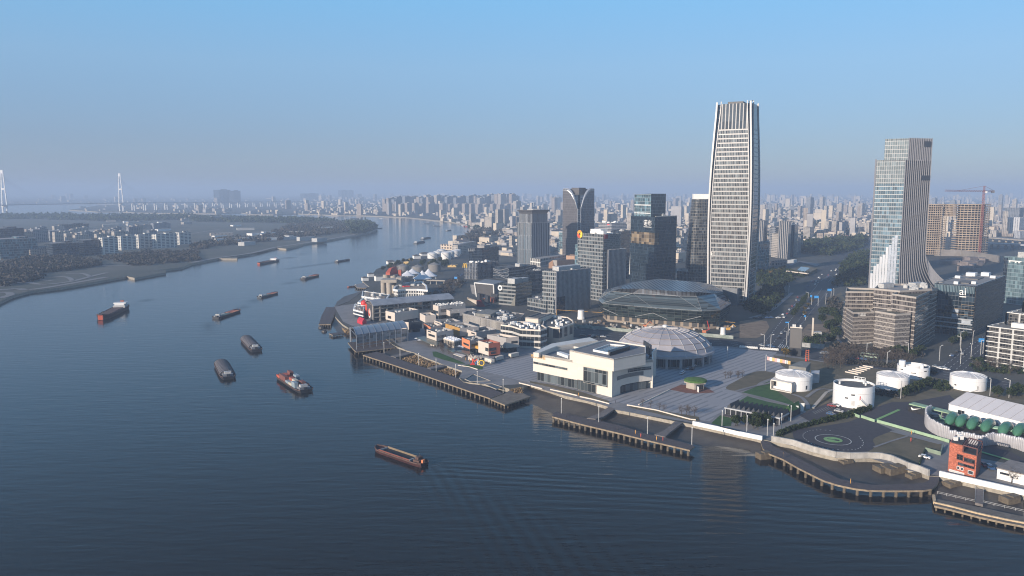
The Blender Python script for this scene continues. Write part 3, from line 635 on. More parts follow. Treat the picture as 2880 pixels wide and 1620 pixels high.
# 1 the tallest tower, barrel faced with white corner ribs
def tallest_tower():
 g = G(2098, 857); g = Vector((g.x, g.y, 0)); Hs = HT(g, 288)
 yaw = -R(27.0)                                   # front faces the river and the camera
 fx = rotv(1, 0, yaw); fy = rotv(0, 1, yaw)
 mid = 40.0
 c = xy(g) + fx * (-mid / 2 + 1.5) + fy * (mid / 2 - 1)
 t = thing("skyscraper", "tallest tower in the scene, barrel faced with white floor bands and bright white corner ribs", "skyscraper", (c.x, c.y, 0))
 def Wd(s): return 39.0 + 3.2 * math.sin(math.pi * min(1, s * 1.05)) - 5.0 * max(0, s - 0.45) ** 1.6 * 2.4
 def Fd(s): return 31.0 + 4.6 * math.sin(math.pi * min(1, (s + 0.02) * 1.0)) - 9.5 * max(0, s - 0.4) ** 1.5 * 1.6
 n = 26
 white = mat("white_metal_bands", (0.46, 0.45, 0.43), 0.4, var=0.05)
 fm = facade("tower_banded_glass", (0.27, 0.262, 0.25), (0.05, 0.056, 0.056), 1.55, Hs / 46.0, 0.14, 0.26, 0.12, 0.45, 0.9, 0.03, 1.7)
 fcr = facade("tower_crown_fins", (0.22, 0.215, 0.21), (0.03, 0.036, 0.042), 3.4, 60.0, 0.26, 0.0, 0.15, 0.45, 0.5, 0.0, 1.6)
 for k in range(4):
  a = yaw + k * math.pi / 2; ex = rotv(1, 0, a); ey = rotv(0, -1, a)
  for nm, s0, s1, m in (("facade", 0.0, 0.875, fm), ("crown", 0.8752, 1.0, fcr)):
   rings = []
   for i in range(n + 1):
    s = s0 + (s1 - s0) * i / n; w, f = Wd(s), Fd(s)
    p = c + ey * (w / 2); rings.append([(p.x + ex.x * u, p.y + ex.y * u, s * Hs) for u in (-f / 2, f / 2)])
   mb = MB(); mb.loft(rings, closed=False); part(nm, mb, m, t)
  rings = []; ex2 = rotv(1, 0, a + math.pi / 2); ey2 = rotv(0, -1, a + math.pi / 2)
  for i in range(n + 1):
   s = i / n; w, f = Wd(s), Fd(s)
   p = c + ey * (w / 2) + ex * (f / 2); q = c + ey2 * (w / 2) - ex2 * (f / 2); md = (p + q) / 2 + (c - (p + q) / 2).normalized() * 1.2
   rings.append([(p.x, p.y, s * Hs), (md.x, md.y, s * Hs), (q.x, q.y, s * Hs)])
  mb = MB(); mb.loft(rings, closed=False); part("corner_glazing", mb, F_navy, t)
  for sgn in (-1, 1):
   mb = MB(); rr = []
   for i in range(n + 1):
    s = i / n * 1.012; w, f = Wd(min(1, s)), Fd(min(1, s)); p = c + ey * (w / 2 + 0.35) + ex * (sgn * (f / 2 + 0.5))
    rr.append([(p.x + ex.x * u + ey.x * v, p.y + ex.y * u + ey.y * v, s * Hs) for u, v in ((-.35, -.4), (.35, -.4), (.35, .4), (-.35, .4))])
   mb.loft(rr, cap1=True); part("corner_rib", mb, white, t)
  mb = MB(); rr = []
  for i in range(n + 1):
   s = i / n * 1.01; w = Wd(min(1, s)); f = Fd(min(1, s)); p = c + ey * (w / 2 - 0.2) + ex * (w / 2 - 0.6 - (w - f) * 0.09)
   rr.append([(p.x + ex.x * u + ey.x * v, p.y + ex.y * u + ey.y * v, s * Hs) for u, v in ((-.8, -.8), (.8, -.8), (.8, .8), (-.8, .8))])
  mb.loft(rr, cap1=True); part("corner_blade", mb, white, t)
 w = Wd(1) * 0.94
 mb = MB(); mb.add([(p.x, p.y, Hs - 3) for p in rect(c, w, w, yaw)], [(0, 1, 2, 3)]); part("roof", mb, M_roof, t)
 mb = MB(); mb.box(c + fx * -1, 15, 13, Hs - 3, Hs + 3.0, yaw); part("plant_room", mb, mat("louvre_grey", (0.13, 0.125, 0.12), 0.7), t)
 for q in ((-13, 10), (13, -11)):
  p = c + fx * q[0] + fy * q[1]; mb = MB(); mb.bar((p.x, p.y, Hs - 3), (p.x, p.y, Hs + 2.2), 0.6); mb.bar((p.x, p.y, Hs + 2.0), (p.x + 4, p.y - 1, Hs + 3.0), 0.5); part("cleaning_crane", mb, M_dkst, t)
tallest_tower()
# 2 stepped tower whose ribbed flank sweeps out at the foot
def swept_tower():
 g = G(2524, 822); A = xy(g); H1 = HT(g, 449.0); H2 = HT(g, 388.5)
 mpp = g.y / FPX
 va = math.atan2(g.x, g.y)
 yaw = -va - R(38)
 fx = rotv(1, 0, yaw); fy = rotv(0, 1, yaw)     # right face runs along fy, front face along -fx
 yaw2 = -va - R(4); lx = rotv(-1, 0, yaw2)
 wl = 29.5; wr = 34.5
 B = A + lx * wl; D = A + rotv(0, 1, -va - R(47)) * wr; E = B + (D - A) * 1.0
 t = thing("stepped_skyscraper", "stepped glass tower with vertical ribs that sweep out to the right at its foot", "skyscraper", (A.x, A.y, 0))
 fr = facade("teal_front_glass", (0.26, 0.285, 0.29), (0.075, 0.125, 0.155), 2.3, 4.5, 0.08, 0.18, 0.10, 0.4, 0.45, 0.03, 1.8)
 rb = facade("ribbed_flank", (0.33, 0.32, 0.33), (0.02, 0.03, 0.04), 2.4, 80, 0.40, 0.0, 0.15, 0.4, 0.4, 0.0, 1.6)
 frt = facade("pale_top_glass", (0.30, 0.31, 0.31), (0.14, 0.17, 0.175), 2.3, 4.5, 0.14, 0.10, 0.15, 0.4, 0.2, 0.02, 1.7)
 zc = H1 * 0.82
 for nm, z0, z1, m in (("front_facade", 0, zc, fr), ("front_facade_upper", zc, H1, frt)):
  mb = MB(); mb.quad((A.x, A.y, z0), (B.x, B.y, z0), (B.x, B.y, z1), (A.x, A.y, z1)); part("front_facade", mb, m, t)
 mb = MB(); mb.quad((B.x, B.y, 0), (E.x, E.y, 0), (E.x, E.y, H1), (B.x, B.y, H1)); mb.quad((D.x, D.y, 0), (E.x, E.y, 0), (E.x, E.y, H1), (D.x, D.y, H1)); part("rear_facade", mb, F_teal, t)
 nrm = Vector(((D - A).y, -(D - A).x)).normalized()
 if nrm.dot(-A) < 0: nrm = -nrm
 ed = (D - A).normalized()
 def flare(z, u): return 3.5 * (max(0, 1 - z / 40.0) ** 2.0), 30.0 * (max(0, 1 - z / 46.0) ** 2.3) * u ** 2
 rings = []
 for i in range(25):
  z = H1 * (i / 24) ** 1.6; row = []
  for j in range(13):
   u = j / 12; o, sdw = flare(z, u); p = A + (D - A) * u + nrm * o + ed * sdw; row.append((p.x, p.y, z))
  rings.append(row)
 mb = MB(); mb.loft(rings, closed=False); part("flank_facade", mb, mat("flank_glass", (0.02, 0.026, 0.034), 0.2, spec=0.6), t, smooth=True)
 mb = MB(); nf = 13
 for j in range(nf + 1):
  u = j / nf; pts = []
  for i in range(21):
   z = H1 * (i / 20) ** 1.6; o, sdw = flare(z, u); p = A + (D - A) * u + nrm * (o + 0.35) + ed * sdw; pts.append((p.x, p.y, z))
  mb.path(pts, 0.95, 0.6)
 part("flank_ribs", mb, mat("rib_grey", (0.27, 0.265, 0.275), 0.4, var=0.08), t)
 mb = MB(); mg = MB()
 sk = []
 for j in range(12):
  pts = []
  for i in range(17):
   s = i / 16; z = 50 * (1 - s) ** 1.9 * (1 - j * 0.055) + 0.5; x = 1.0 + 58 * (s ** 1.5) * (1 - j * 0.05); p = D + rotv(1, 0, -va + .12) * x + nrm * (j * 0.8 - 3)
   pts.append((p.x, p.y, z))
  mb.path(pts, 0.55, 0.7); sk.append(pts)
 mg.loft([[(p[0], p[1], p[2] - 0.6) for p in r] for r in sk], closed=False)
 part("skirt_glazing", mg, mat("skirt_glass", (0.05, 0.06, 0.075), 0.25, spec=0.6), t, smooth=True); part("skirt_ribs", mb, MATS["rib_grey"], t)
 mb = MB(); mb.prism([A, B, E, D], H1 - 1.2, H1 - 0.6); part("roof", mb, M_roofl, t)
 A2 = A + (D - A) * 0.10; B2 = A2 + lx * 24.0; D2 = A + (D - A) * 0.99; E2 = B2 + (D2 - A2)
 mb = MB(); mb.quad((A2.x, A2.y, H1 - 1), (B2.x, B2.y, H1 - 1), (B2.x, B2.y, H2), (A2.x, A2.y, H2)); part("upper_front_facade", mb, frt, t)
 mb = MB(); mb.quad((B2.x, B2.y, H1 - 1), (E2.x, E2.y, H1 - 1), (E2.x, E2.y, H2), (B2.x, B2.y, H2)); mb.quad((D2.x, D2.y, H1 - 1), (E2.x, E2.y, H1 - 1), (E2.x, E2.y, H2), (D2.x, D2.y, H2)); part("upper_rear_facade", mb, F_teal, t)
 mb = MB(); mb.quad((A2.x, A2.y, H1 - 1), (D2.x, D2.y, H1 - 1), (D2.x, D2.y, H2), (A2.x, A2.y, H2)); part("upper_flank_facade", mb, MATS["flank_glass"], t)
 fins(t, A2, D2, H1 - 1, H2 + 0.5, 13, 0.95, 0.6, MATS["rib_grey"], "upper_ribs")
 mb = MB(); mb.prism([A2, B2, E2, D2], H2 - 1.6, H2 - 1.0); part("upper_roof", mb, M_roofl, t)
 panel(t, "scaffold_bay", A2, D2, 0.66, 0.95, H2 - 9, H2 - 3, M_dkst, 1.0); panel(t, "scaffold_bay", A, D, 0.62, 0.97, H1 - 22, H1 - 17, M_dkst, 1.3)
 pm = mat("sun_glare_pale", (0.80, 0.82, 0.85), 0.12, 0.35, var=0.05)
 for i in range(9):  # sun's reflection on the front glass, shaped as stepped bright panels
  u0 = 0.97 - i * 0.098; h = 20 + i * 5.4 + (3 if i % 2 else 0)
  panel(t, "sun_glare_panel", A, B, u0 - 0.085, u0, 1.0, min(h, 72), pm if i < 6 else mat("sun_glare_dim", (0.5, 0.54, 0.60), 0.2, 0.3), 0.35)
 mb = MB(); mb.bar((B.x, B.y, 0), (B.x, B.y, H1 + 1), 1.2); part("edge_mullion", mb, MATS["rib_grey"], t)
swept_tower()
# 3 tower with the curved notch at its top corner
def notched_tower():
 A, B, E, D, H = corners(4, (917, 1010, 205), (737, 229), (1094, 225), 31, 33)
 t = thing("notched_tower", "dark two-faced tower whose top corner is scooped out behind a bright curved rim", "office tower", (A.x, A.y, 0))
 m1 = facade("fine_bronze_fins", (0.095, 0.09, 0.095), (0.035, 0.034, 0.04), 1.1, 4.0, 0.35, 0.10, 0.25, 0.4, 0.5, 0.0, 1.6)
 m2 = facade("fine_navy_fins", (0.10, 0.105, 0.12), (0.02, 0.028, 0.04), 1.1, 4.0, 0.3, 0.10, 0.2, 0.4, 0.6, 0.0, 1.7)
 rim = mat("bright_metal_rim", (0.48, 0.49, 0.51), 0.25, 0.5, var=0.05)
 n = 14
 def cut(u): return H - 33.0 * max(0, 1 - u / 0.95) ** 2.6   # u = 0 at the corner
 for far, m in ((B, m1), (D, m2)):
  P = A + (far - A) * 0.10; top = []; mb = MB()
  for i in range(n):
   u0, u1 = i / n, (i + 1) / n; p, q = P + (far - P) * u0, P + (far - P) * u1
   mb.quad((p.x, p.y, 0), (q.x, q.y, 0), (q.x, q.y, cut(u1)), (p.x, p.y, cut(u0)))
  part("facade", mb, m, t)
  inn = Vector((0, 0)); cen = (A + E) / 2; mb = MB()
  rings = []
  for i in range(n + 1):
   u = i / n; p = P + (far - P) * u; q = p + (cen - p) * 0.16; z = cut(u); rings.append([(p.x, p.y, z - 3.2), (p.x, p.y, z + 0.2), (q.x, q.y, z + 1.4)])
  mb.loft(rings, closed=False); part("curved_rim", mb, rim, t, smooth=True)
  mb = MB(); rings = []
  for i in range(n + 1):
   u = i / n; p = P + (far - P) * u; q = p + (cen - p) * 0.16; w = p + (cen - p) * 0.5; z = cut(u); rings.append([(q.x, q.y, z + 1.3), (w.x, w.y, H - 9)])
  mb.loft(rings, closed=False); part("bowl_glazing", mb, F_navy, t, smooth=True)
  mb = MB(); mb.bar((P.x, P.y, 0), (P.x, P.y, cut(0)), 0.9); part("corner_mullion", mb, rim, t)
 a, b = A + (B - A) * 0.10, A + (D - A) * 0.10
 mb = MB(); mb.quad((a.x, a.y, 0), (b.x, b.y, 0), (b.x, b.y, cut(0)), (a.x, a.y, cut(0))); part("corner_glazing", mb, F_navy, t)
 mb = MB()
 for p, q in ((B, E), (E, D)): mb.quad((p.x, p.y, 0), (q.x, q.y, 0), (q.x, q.y, H), (p.x, p.y, H))
 part("rear_facade", mb, m2, t)
 cen = (A + E) / 2
 mb = MB(); mb.prism([cen + (p - cen) * 0.9 for p in (A.lerp(cen, .35), B, E, D)], H - 9.6, H - 9); part("roof", mb, M_roof, t)
 mb = MB(); mb.prism([cen + (p - cen) * 0.45 for p in (A, B, E, D)], H - 9, H + 1.8); part("plant_room", mb, mat("bronze_plant", (0.07, 0.065, 0.065), 0.6), t)
 s = B + (B - E).normalized() * 0
 A4, B4, E4, D4, h4 = corners(4, (735, 960, 700), (690, 700), (742, 690), 9, 14)
 t2 = thing("glass_annex", "narrow tapering glass wing leaning on the notched dark tower", "office building", (A4.x, A4.y, 0))
 mb = MB(); mb.prism([A4, B4, E4, D4], 0, h4); part("facade", mb, F_teal, t2)
 mb = MB(); mb.prism(inset([A4, B4, E4, D4], .6), h4, h4 + 1.5); part("roof_unit", mb, M_unit, t2)
notched_tower()
# 4 fluted tower with a flared crown
def crown_tower():
 A, B, E, D, H = corners(4, (386, 1056, 445), (222, 450), (585, 448), 24, 30)
 g = A; Hs = HT((g.x, g.y), Z(4, 0, 592)[1])
 t = thing("crown_topped_tower", "fluted blue glass tower with a wide flared crown on top", "office tower", (A.x, A.y, 0))
 fl = facade("fluted_front", (0.11, 0.13, 0.155), (0.055, 0.075, 0.09), 2.2, 22.0, 0.25, 0.035, 0.12, 0.4, 0.6, 0.03, 1.75)
 fr = facade("fluted_side", (0.08, 0.10, 0.13), (0.02, 0.03, 0.045), 2.1, 90.0, 0.36, 0.0, 0.14, 0.4, 0.5, 0.0, 1.7)
 poly = [A, B, E, D]; cen = (A + E) / 2
 mb = MB(); mb.quad((A.x, A.y, 0), (B.x, B.y, 0), (B.x, B.y, Hs), (A.x, A.y, Hs)); mb.quad((D.x, D.y, 0), (E.x, E.y, 0), (E.x, E.y, Hs), (D.x, D.y, Hs)); part("front_facade", mb, fl, t)
 mb = MB(); mb.quad((A.x, A.y, 0), (D.x, D.y, 0), (D.x, D.y, Hs), (A.x, A.y, Hs)); mb.quad((B.x, B.y, 0), (E.x, E.y, 0), (E.x, E.y, Hs), (B.x, B.y, Hs)); part("side_facade", mb, fr, t)
 p2 = [cen + (p - cen) * 0.87 for p in poly]; zt = H - 6
 mb = MB(); mb.prism(poly, Hs - 0.4, Hs + 0.3); part("shoulder_ledge", mb, M_steel, t)
 mb = MB(); mb.prism(ccw(p2), Hs + 0.31, zt); part("upper_facade", mb, fr, t)
 fins(t, p2[0], p2[1], Hs + .3, zt, 12, 0.5, 0.5, mat("pale_fin", (0.18, 0.20, 0.22), 0.4), "front_fins"); fins(t, p2[0], p2[3], Hs + .3, zt, 15, 0.4, 0.5, mat("blue_fin", (0.08, 0.10, 0.135), 0.4), "side_fins")
 fins(t, A, D, 0, Hs, 10, 0.7, 0.7, MATS["blue_fin"], "lower_side_fins"); fins(t, A, B, 0, Hs, 9, 0.5, 0.5, MATS["pale_fin"], "lower_front_fins")
 rings = [[(p.x, p.y, zt - 0.01) for p in [cen + (q - cen) * 0.84 for q in poly]], [(p.x, p.y, H - 2.5) for p in [cen + (q - cen) * 0.93 for q in poly]], [(p.x, p.y, H - 0.6) for p in [cen + (q - cen) * 1.05 for q in poly]], [(p.x, p.y, H) for p in [cen + (q - cen) * 1.05 for q in poly]]]
 mb = MB(); mb.loft(rings, cap1=True); part("flared_crown", mb, mat("crown_metal", (0.09, 0.088, 0.092), 0.45, 0.3), t)
 mb = MB(); mb.prism([cen + (q - cen) * 0.4 for q in poly], H, H + 1.5); part("roof_unit", mb, M_unit, t)
crown_tower()
# 5 tall dark block with an upper glass box
def dark_block():
 t, (A, B, E, D), H = bld("dark_glass_tower", "bulky near-black glass tower with a lighter glass box on top and lit white sign", 4, (1762, 1330, 522), (1508, 522), (2028, 520), facade("black_ribbed_glass", (0.028, 0.042, 0.055), (0.010, 0.018, 0.026), 1.6, 3.9, 0.22, 0.08, 0.10, 0.35, 0.6, 0.015, 1.75), wl=44, wr=42, cat="office tower", units=5)
 H2 = HT(A, Z(4, 0, 262)[1]) + 0
 a = A + (B - A) * 0.26 + (D - A) * 0.10; b = A + (B - A) * 0.92 + (D - A) * 0.06; d = A + (B - A) * 0.22 + (D - A) * 0.72; e = b + (d - a)
 mb = MB(); mb.quad((a.x, a.y, H - .6), (b.x, b.y, H - .6), (b.x, b.y, H2 - 1), (a.x, a.y, H2)); part("upper_front_facade", mb, F_teal, t)
 mb = MB(); mb.quad((a.x, a.y, H - .6), (d.x, d.y, H - .6), (d.x, d.y, H2), (a.x, a.y, H2)); mb.quad((b.x, b.y, H - .6), (e.x, e.y, H - .6), (e.x, e.y, H2), (b.x, b.y, H2 - 1)); mb.quad((d.x, d.y, H - .6), (e.x, e.y, H - .6), (e.x, e.y, H2), (d.x, d.y, H2)); part("upper_side_facade", mb, facade("slate_upper", (0.07, 0.09, 0.10), (0.035, 0.05, 0.058), 1.5, 3.9, 0.12, 0.12, 0.1, 0.4, 0.5, 0.01, 1.7), t)
 mb = MB(); mb.prism([a, b, e, d], H2 - 2.0, H2 - 1.4); part("upper_roof", mb, M_roof, t)
 for k in (0.12, 0.48): panel(t, "pale_spandrel", a, b, 0.02, 0.98, H + (H2 - H) * k, H + (H2 - H) * k + 0.9, M_white, 0.2)
 z0, z1 = HT(A, Z(4, 0, 840)[1]), HT(A, Z(4, 0, 705)[1])
 sm = facade("amber_recess_glass", (0.18, 0.17, 0.15), (0.10, 0.075, 0.045), 4.5, 4.4, 0.05, 0.06, 0.12, 0.4, 0.9, 0.03, 1.6)
 panel(t, "sky_lobby", A, B, 0.0, 0.98, z0, z1, sm, 0.2); panel(t, "sky_lobby", A, D, 0.0, 0.2, z0, z1, sm, 0.2)
 zs = HT(A, Z(4, 0, 600)[1]); text_on(t, "sign", "诺布", A, B, 0.28, zs, 7.5, M_white, 0.5)
 panel(t, "sign_bar", A, B, 0.12, 0.44, zs - 4.6, zs - 4.0, M_white, 0.5)
 panel(t, "roof_edge_beam", A, D, 0.02, 0.98, H - 0.2, H + 0.7, M_cream, 0.6)
 q = A + (B - A) * 1.02; mb = MB(); mb.bar((q.x, q.y, 12), (q.x + 1.5, q.y, HT(A, Z(4, 0, 850)[1])), 0.9); part("corner_fin", mb, M_white, t)
dark_block()
# 6 grey grid office with the round orange badge
def badge_office():
 t, (A, B, E, D), H = bld("badge_office", "tall grey gridded office with a round orange and red badge at its roof corner", 4, (1182, 1480, 722), (905, 712), (1386, 715), F_grey, wl=40, wr=27, units=9, cat="office tower", unit_m=M_white)
 z1 = HT(A, Z(4, 0, 895)[1])
 chk = facade("chequered_screen", (0.21, 0.20, 0.19), (0.10, 0.105, 0.105), 0.95, 1.9, 0.45, 0.4, 0.3, 0.6, 0.9, 0.0, 1.5)
 panel(t, "chequered_screen", A, D, 0.02, 0.98, z1, H - 0.4, chk, 0.3)
 d2 = A + (D - A) * 1.26
 mb = MB(); p = A + (D - A) * 0.22; w = (B - A).normalized()
 poly = ccw([p - w * 2.0, p + w * 22, d2 + w * 22, d2 - w * 2.0]); mb.prism(poly, 0, z1); part("side_block", mb, mat("side_block_dark", (0.035, 0.042, 0.052), 0.3, spec=0.5), t)
 fins(t, p - w * 2.0, d2 - w * 2.0, 0, z1, 14, 0.8, 0.9, mat("fin_grey", (0.30, 0.30, 0.31), 0.5), "vertical_fins")
 n = onface(A, B, 0.5, 0.6, 0, 1)[1]; cpt = A + (B - A) * 0.90 + n * 0.4; e = (B - A).normalized(); zc = HT(A, Z(4, 0, 737)[1])
 for nm, r0, r1, m in (("badge_ring", 1.3, 4.2, mat("badge_orange", (0.85, 0.33, 0.03), 0.5)),):
  for k, (a0, a1, mm) in enumerate(((0.2, 2.3, m), (2.4, 4.4, mat("badge_yellow", (0.85, 0.58, 0.05), 0.5)), (4.5, 6.3, mat("badge_red", (0.72, 0.10, 0.04), 0.5)))):
   mb = MB(); rings = []
   for i in range(13):
    a = a0 + (a1 - a0) * i / 12
    rings.append([(cpt.x + e.x * r * math.cos(a) + n.x * o, cpt.y + e.y * r * math.cos(a) + n.y * o, zc + r * math.sin(a)) for r, o in ((r0, 0), (r0, .4), (r1, .4), (r1, 0))])
   mb.loft(rings, cap0=True, cap1=True); part("badge_segment", mb, mm, t)
 panel(t, "side_badge", A, D, 0.08, 0.25, zc - 3.2, zc + 1.2, mat("badge_dark_red", (0.30, 0.04, 0.04), 0.5), 0.6)
 mb = MB(); q = (A + E) / 2; mb.box(q, 16, 9, H - 0.6, H + 4.2, math.atan2(e.y, e.x)); part("plant_room", mb, M_white, t)
 b2 = A + (B - A) * 1.0; mb = MB(); o = (D - A).normalized(); zz = HT(B, Z(4, 0, 835)[1]); mb.prism(ccw([b2, b2 + w * 4.5, b2 + w * 4.5 + o * 18, b2 + o * 18]), 0, zz); part("stair_wing", mb, F_teal, t)
badge_office()
# 7-16 the dark office quarter
def quarter():
 t, (A, B, E, D), H = bld("finned_office", "broad grey office of close vertical fins with a cut-out at its lower front corner", 8, (1366, 985, 400), (1184, 386), (1832, 352), F_grey, units=6)
 fins(t, A, D, H * 0.03, H, 27, 0.75, 0.9, mat("fin_grey", (0.30, 0.30, 0.31), 0.5), "vertical_fins"); panel(t, "dark_recess", A, D, 0.005, 0.24, 0.5, H * 0.40, F_navy, 1.0)
 panel(t, "dark_recess", A, B, 0.005, 0.12, 0.5, H * 0.34, F_navy, 0.5)
 mb = MB(); c = A.lerp(E, .5); mb.box(c, 30, 8, H - .6, H + 3.2, math.atan2((D - A).y, (D - A).x)); part("plant_room", mb, M_unit, t)
 t, (A, B, E, D), H = bld("low_annex", "low glass annex with an open pale roof terrace in front of the finned office", 8, (1237, 975, 806), (982, 762), (1345, 775), F_grey, M_roofl, units=3)
 panel(t, "lower_glazing", A, B, 0, 1, 0.5, H * 0.3, F_navy, .2)
 t, (A, B, E, D), H = bld("leaf_logo_office", "dark banded office with tilted lower corner and a round white arch logo", 8, (822, 872, 575), (592, 556), (1045, 528), F_band, units=0)
 mb = MB(); p = A + (D - A) * 0.06; q = A + (B - A) * 0.28; n1 = onface(A, B, 0, 1, 0, 1)[1]; mb.add([(A.x + n1.x, A.y + n1.y, 0.2), (q.x + n1.x * .4, q.y + n1.y * .4, 0.2), (A.x + n1.x * .4, A.y + n1.y * .4, H * .55)], [(0, 1, 2)])
 nd = onface(A, D, 0, 1, 0, 1)[1]; q2 = A + (D - A) * 0.18; mb.add([(A.x + nd.x, A.y + nd.y, 0.2), (q2.x + nd.x * .4, q2.y + nd.y * .4, 0.2), (A.x + nd.x * .4, A.y + nd.y * .4, H * .55)], [(0, 1, 2)]); part("angled_corner", mb, mat("olive_panel", (0.17, 0.165, 0.14), 0.6), t)
 for u, v, su, sv, h in ((.35, .3, .42, .36, 4.5), (.65, .55, .3, .3, 3.2), (.3, .75, .3, .3, 3.6)):
  mb = MB(); c = A.lerp(B, u) + (D - A) * v; mb.box(c, (B - A).length * su, (D - A).length * sv, H - .6, H + h, math.atan2((B - A).y, (B - A).x)); part("plant_room", mb, M_unit, t)
 n = n1; e = (B - A).normalized(); cpt = A + (B - A) * 0.90 + n * .4; zc = H - 5.0
 mb = MB(); mb.loft([[(cpt.x + e.x * r * math.cos(a) + n.x * o, cpt.y + e.y * r * math.cos(a) + n.y * o, zc + r * math.sin(a)) for a in [i * math.pi / 12 - 0.5 * 0 for i in range(25)]] for r, o in ((2.7, 0), (2.7, .3), (1.3, .3), (1.3, 0))], closed=False); part("arch_logo", mb, M_white, t)
 t, (A, B, E, D), H = bld("yellow_emblem_office", "dark ribbed office with a small yellow arch emblem at its left roof corner", 8, (300, 512, 288), (122, 280), (598, 262), F_slate, units=9, unit_m=M_white)
 n = onface(A, B, 0, 1, 0, 1)[1]; e = (B - A).normalized(); cpt = A + (B - A) * 0.93 + n * .4; zc = H - 4.5
 mb = MB()
 for s in (-1.4, 1.4): mb.tube([(cpt.x + e.x * (s + 1.4 * math.cos(a)), cpt.y + e.y * (s + 1.4 * math.cos(a)), zc - 2.5 + 5.5 * math.sin(a)) for a in [i * math.pi / 8 for i in range(9)]], 0.5, 5)
 part("arch_emblem", mb, mat("emblem_yellow", (0.8, 0.5, 0.05), 0.5), t)
 panel(t, "ledge", A, B, 0, 1, H * .38, H * .42, M_dkst, 1.0); panel(t, "ledge", A, D, 0, 1, H * .38, H * .42, M_dkst, 1.0)
 t, (A, B, E, D), H = bld("white_sign_office", "dark navy office with a row of small white sign letters on its left edge", 8, (366, 330, 84), (186, 88), (592, 62), F_navy, M_roofl, units=5)
 text_on(t, "roof_sign", "LLLI", A, B, 0.83, H - 2.6, 6.0, M_white, 0.5)
 mb = MB(); c = A.lerp(E, .45); mb.box(c, 16, 14, H - .6, H + 3.5, math.atan2((D - A).y, (D - A).x)); part("plant_room", mb, M_roofl, t)
 t, (A, B, E, D), H = bld("wavy_band_office", "low dark glass office with wavy bands behind the grey screen hall", 8, (726, 520, 352), (520, 328), (1105, 318), F_navy, units=5)
 mb = MB()
 for k in range(4):
  pts = [];
  for P, Q in ((B, A), (A, D)):
   nn = onface(P, Q, 0, 1, 0, 1)[1]
   for i in range(9): u = i / 8; p = P + (Q - P) * u + nn * .4; pts.append((p.x, p.y, H * (.2 + .2 * k) + 1.6 * math.sin(u * 5 + k)))
  mb.path(pts, .8, .8)
 part("wavy_ledges", mb, M_steel, t)
 t, (A, B, E, D), H = bld("shaded_dark_office", "dark glass office with slanted bands squeezed behind the leaf logo office", 8, (1176, 680, 392), (956, 404), (1240, 372), F_navy, wr=22, units=3)
 t, (A, B, E, D), H = bld("white_frame_hall", "long pale hall with an open white frame end behind the dark offices", 8, (1160, 345, 232), (1024, 216), (1500, 178), facade("pale_frame", (0.38, 0.37, 0.35), (0.09, 0.10, 0.11), 5, 7, .2, .3, .2, .7, .5), M_roofl)
 panel(t, "white_end_frame", A, B, 0, 1, H * .15, H * .95, facade("white_grid", (0.72, 0.70, 0.64), (0.12, 0.12, 0.12), 4.2, 6.0, .22, .25, .2, .6, .5), .3)
 t, (A, B, E, D), H = bld("copper_block", "tan copper clad block standing right of the long pale hall", 8, (1622, 300, 190), (1508, 186), (1665, 182), mat("copper_cladding", (0.42, 0.25, 0.15), 0.5, var=.1), M_roof, wr=18)
 t = thing("faceted_hall", "small faceted brown hall with one white slanting face among the offices", "hall", GZ(8, 1330, 360))
 a, b, c, d = [AT(*Z(8, *p), GZ(8, 1330, 360).y) for p in ((1272, 290), (1325, 248), (1345, 360), (1270, 360))]
 dd = Vector((4, 12, 0)); mb = MB(); mb.add([a, b, c, d, a + dd, b + dd, c + dd, d + dd], [(0, 1, 2, 3), (0, 4, 5, 1)]); part("brown_face", mb, mat("copper_cladding", (0.42, 0.25, 0.15)), t)
 e, f, g_ = [AT(*Z(8, *p), GZ(8, 1330, 360).y + 2) for p in ((1386, 252), (1386, 330), (1345, 360))]
 mb = MB(); mb.add([b, e, f, g_], [(0, 1, 2, 3)]); part("white_face", mb, M_cream, t)
 h, i_ = [AT(*Z(8, *p), GZ(8, 1330, 360).y + 14) for p in ((1622, 250), (1622, 330))]
 mb = MB(); mb.add([e, h, i_, f, e + Vector((0, 14, 0)), h + Vector((0, 14, 0))], [(0, 1, 2, 3), (0, 4, 5, 1)]); part("dark_face", mb, mat("dark_bronze", (0.10, 0.075, 0.06), .5), t)
 t, (A, B, E, D), H = bld("red_sign_office", "wide banded office with small red roof sign behind the orange badge office", 4, (1286, 760, 590), (1142, 592), (1450, 590), facade("pale_bands", (0.34, 0.33, 0.33), (0.05, 0.055, 0.06), 6, 3.6, .04, .35, .15, .5, .5), M_roofl, wl=34, wr=42, units=9, unit_m=M_white)
 panel(t, "red_sign", A, B, .15, .35, H - 6, H - 3, M_redp, .3)
 t, (A, B, E, D), H = bld("navy_slab_office", "navy glass slab between the orange badge office and the bulky black tower", 4, (1385, 1240, 690), (1280, 690), (1498, 682), F_navy, wl=28, wr=36, units=2)
 t = thing("screen_hall", "grey hall carrying a huge framed dark video screen", "hall", GZ(8, 395, 800))
 y0 = GZ(8, 395, 800).y
 q = [AT(*Z(8, *p), y0 + dy) for p, dy in (((262, 556), 3), ((520, 582), 0), ((528, 776), 0), ((288, 742), 3))]
 bk = [p + Vector((10, 34, 0)) for p in q]
 mb = MB(); mb.add(q + bk, [(0, 4, 5, 1), (1, 5, 6, 2), (2, 6, 7, 3), (3, 7, 4, 0), (4, 7, 6, 5)]); mb.add([AT(*Z(8, 600, 550), y0 + 30), AT(*Z(8, 600, 760), y0 + 30), q[2], q[1]], [(0, 1, 2, 3)]); part("hall_body", mb, mat("hall_grey", (0.22, 0.22, 0.225), .6), t)
 cq = (q[0] + q[2]) / 2; inn = [cq + (p - cq) * 0.93 + Vector((0, .3, 0)) for p in q]
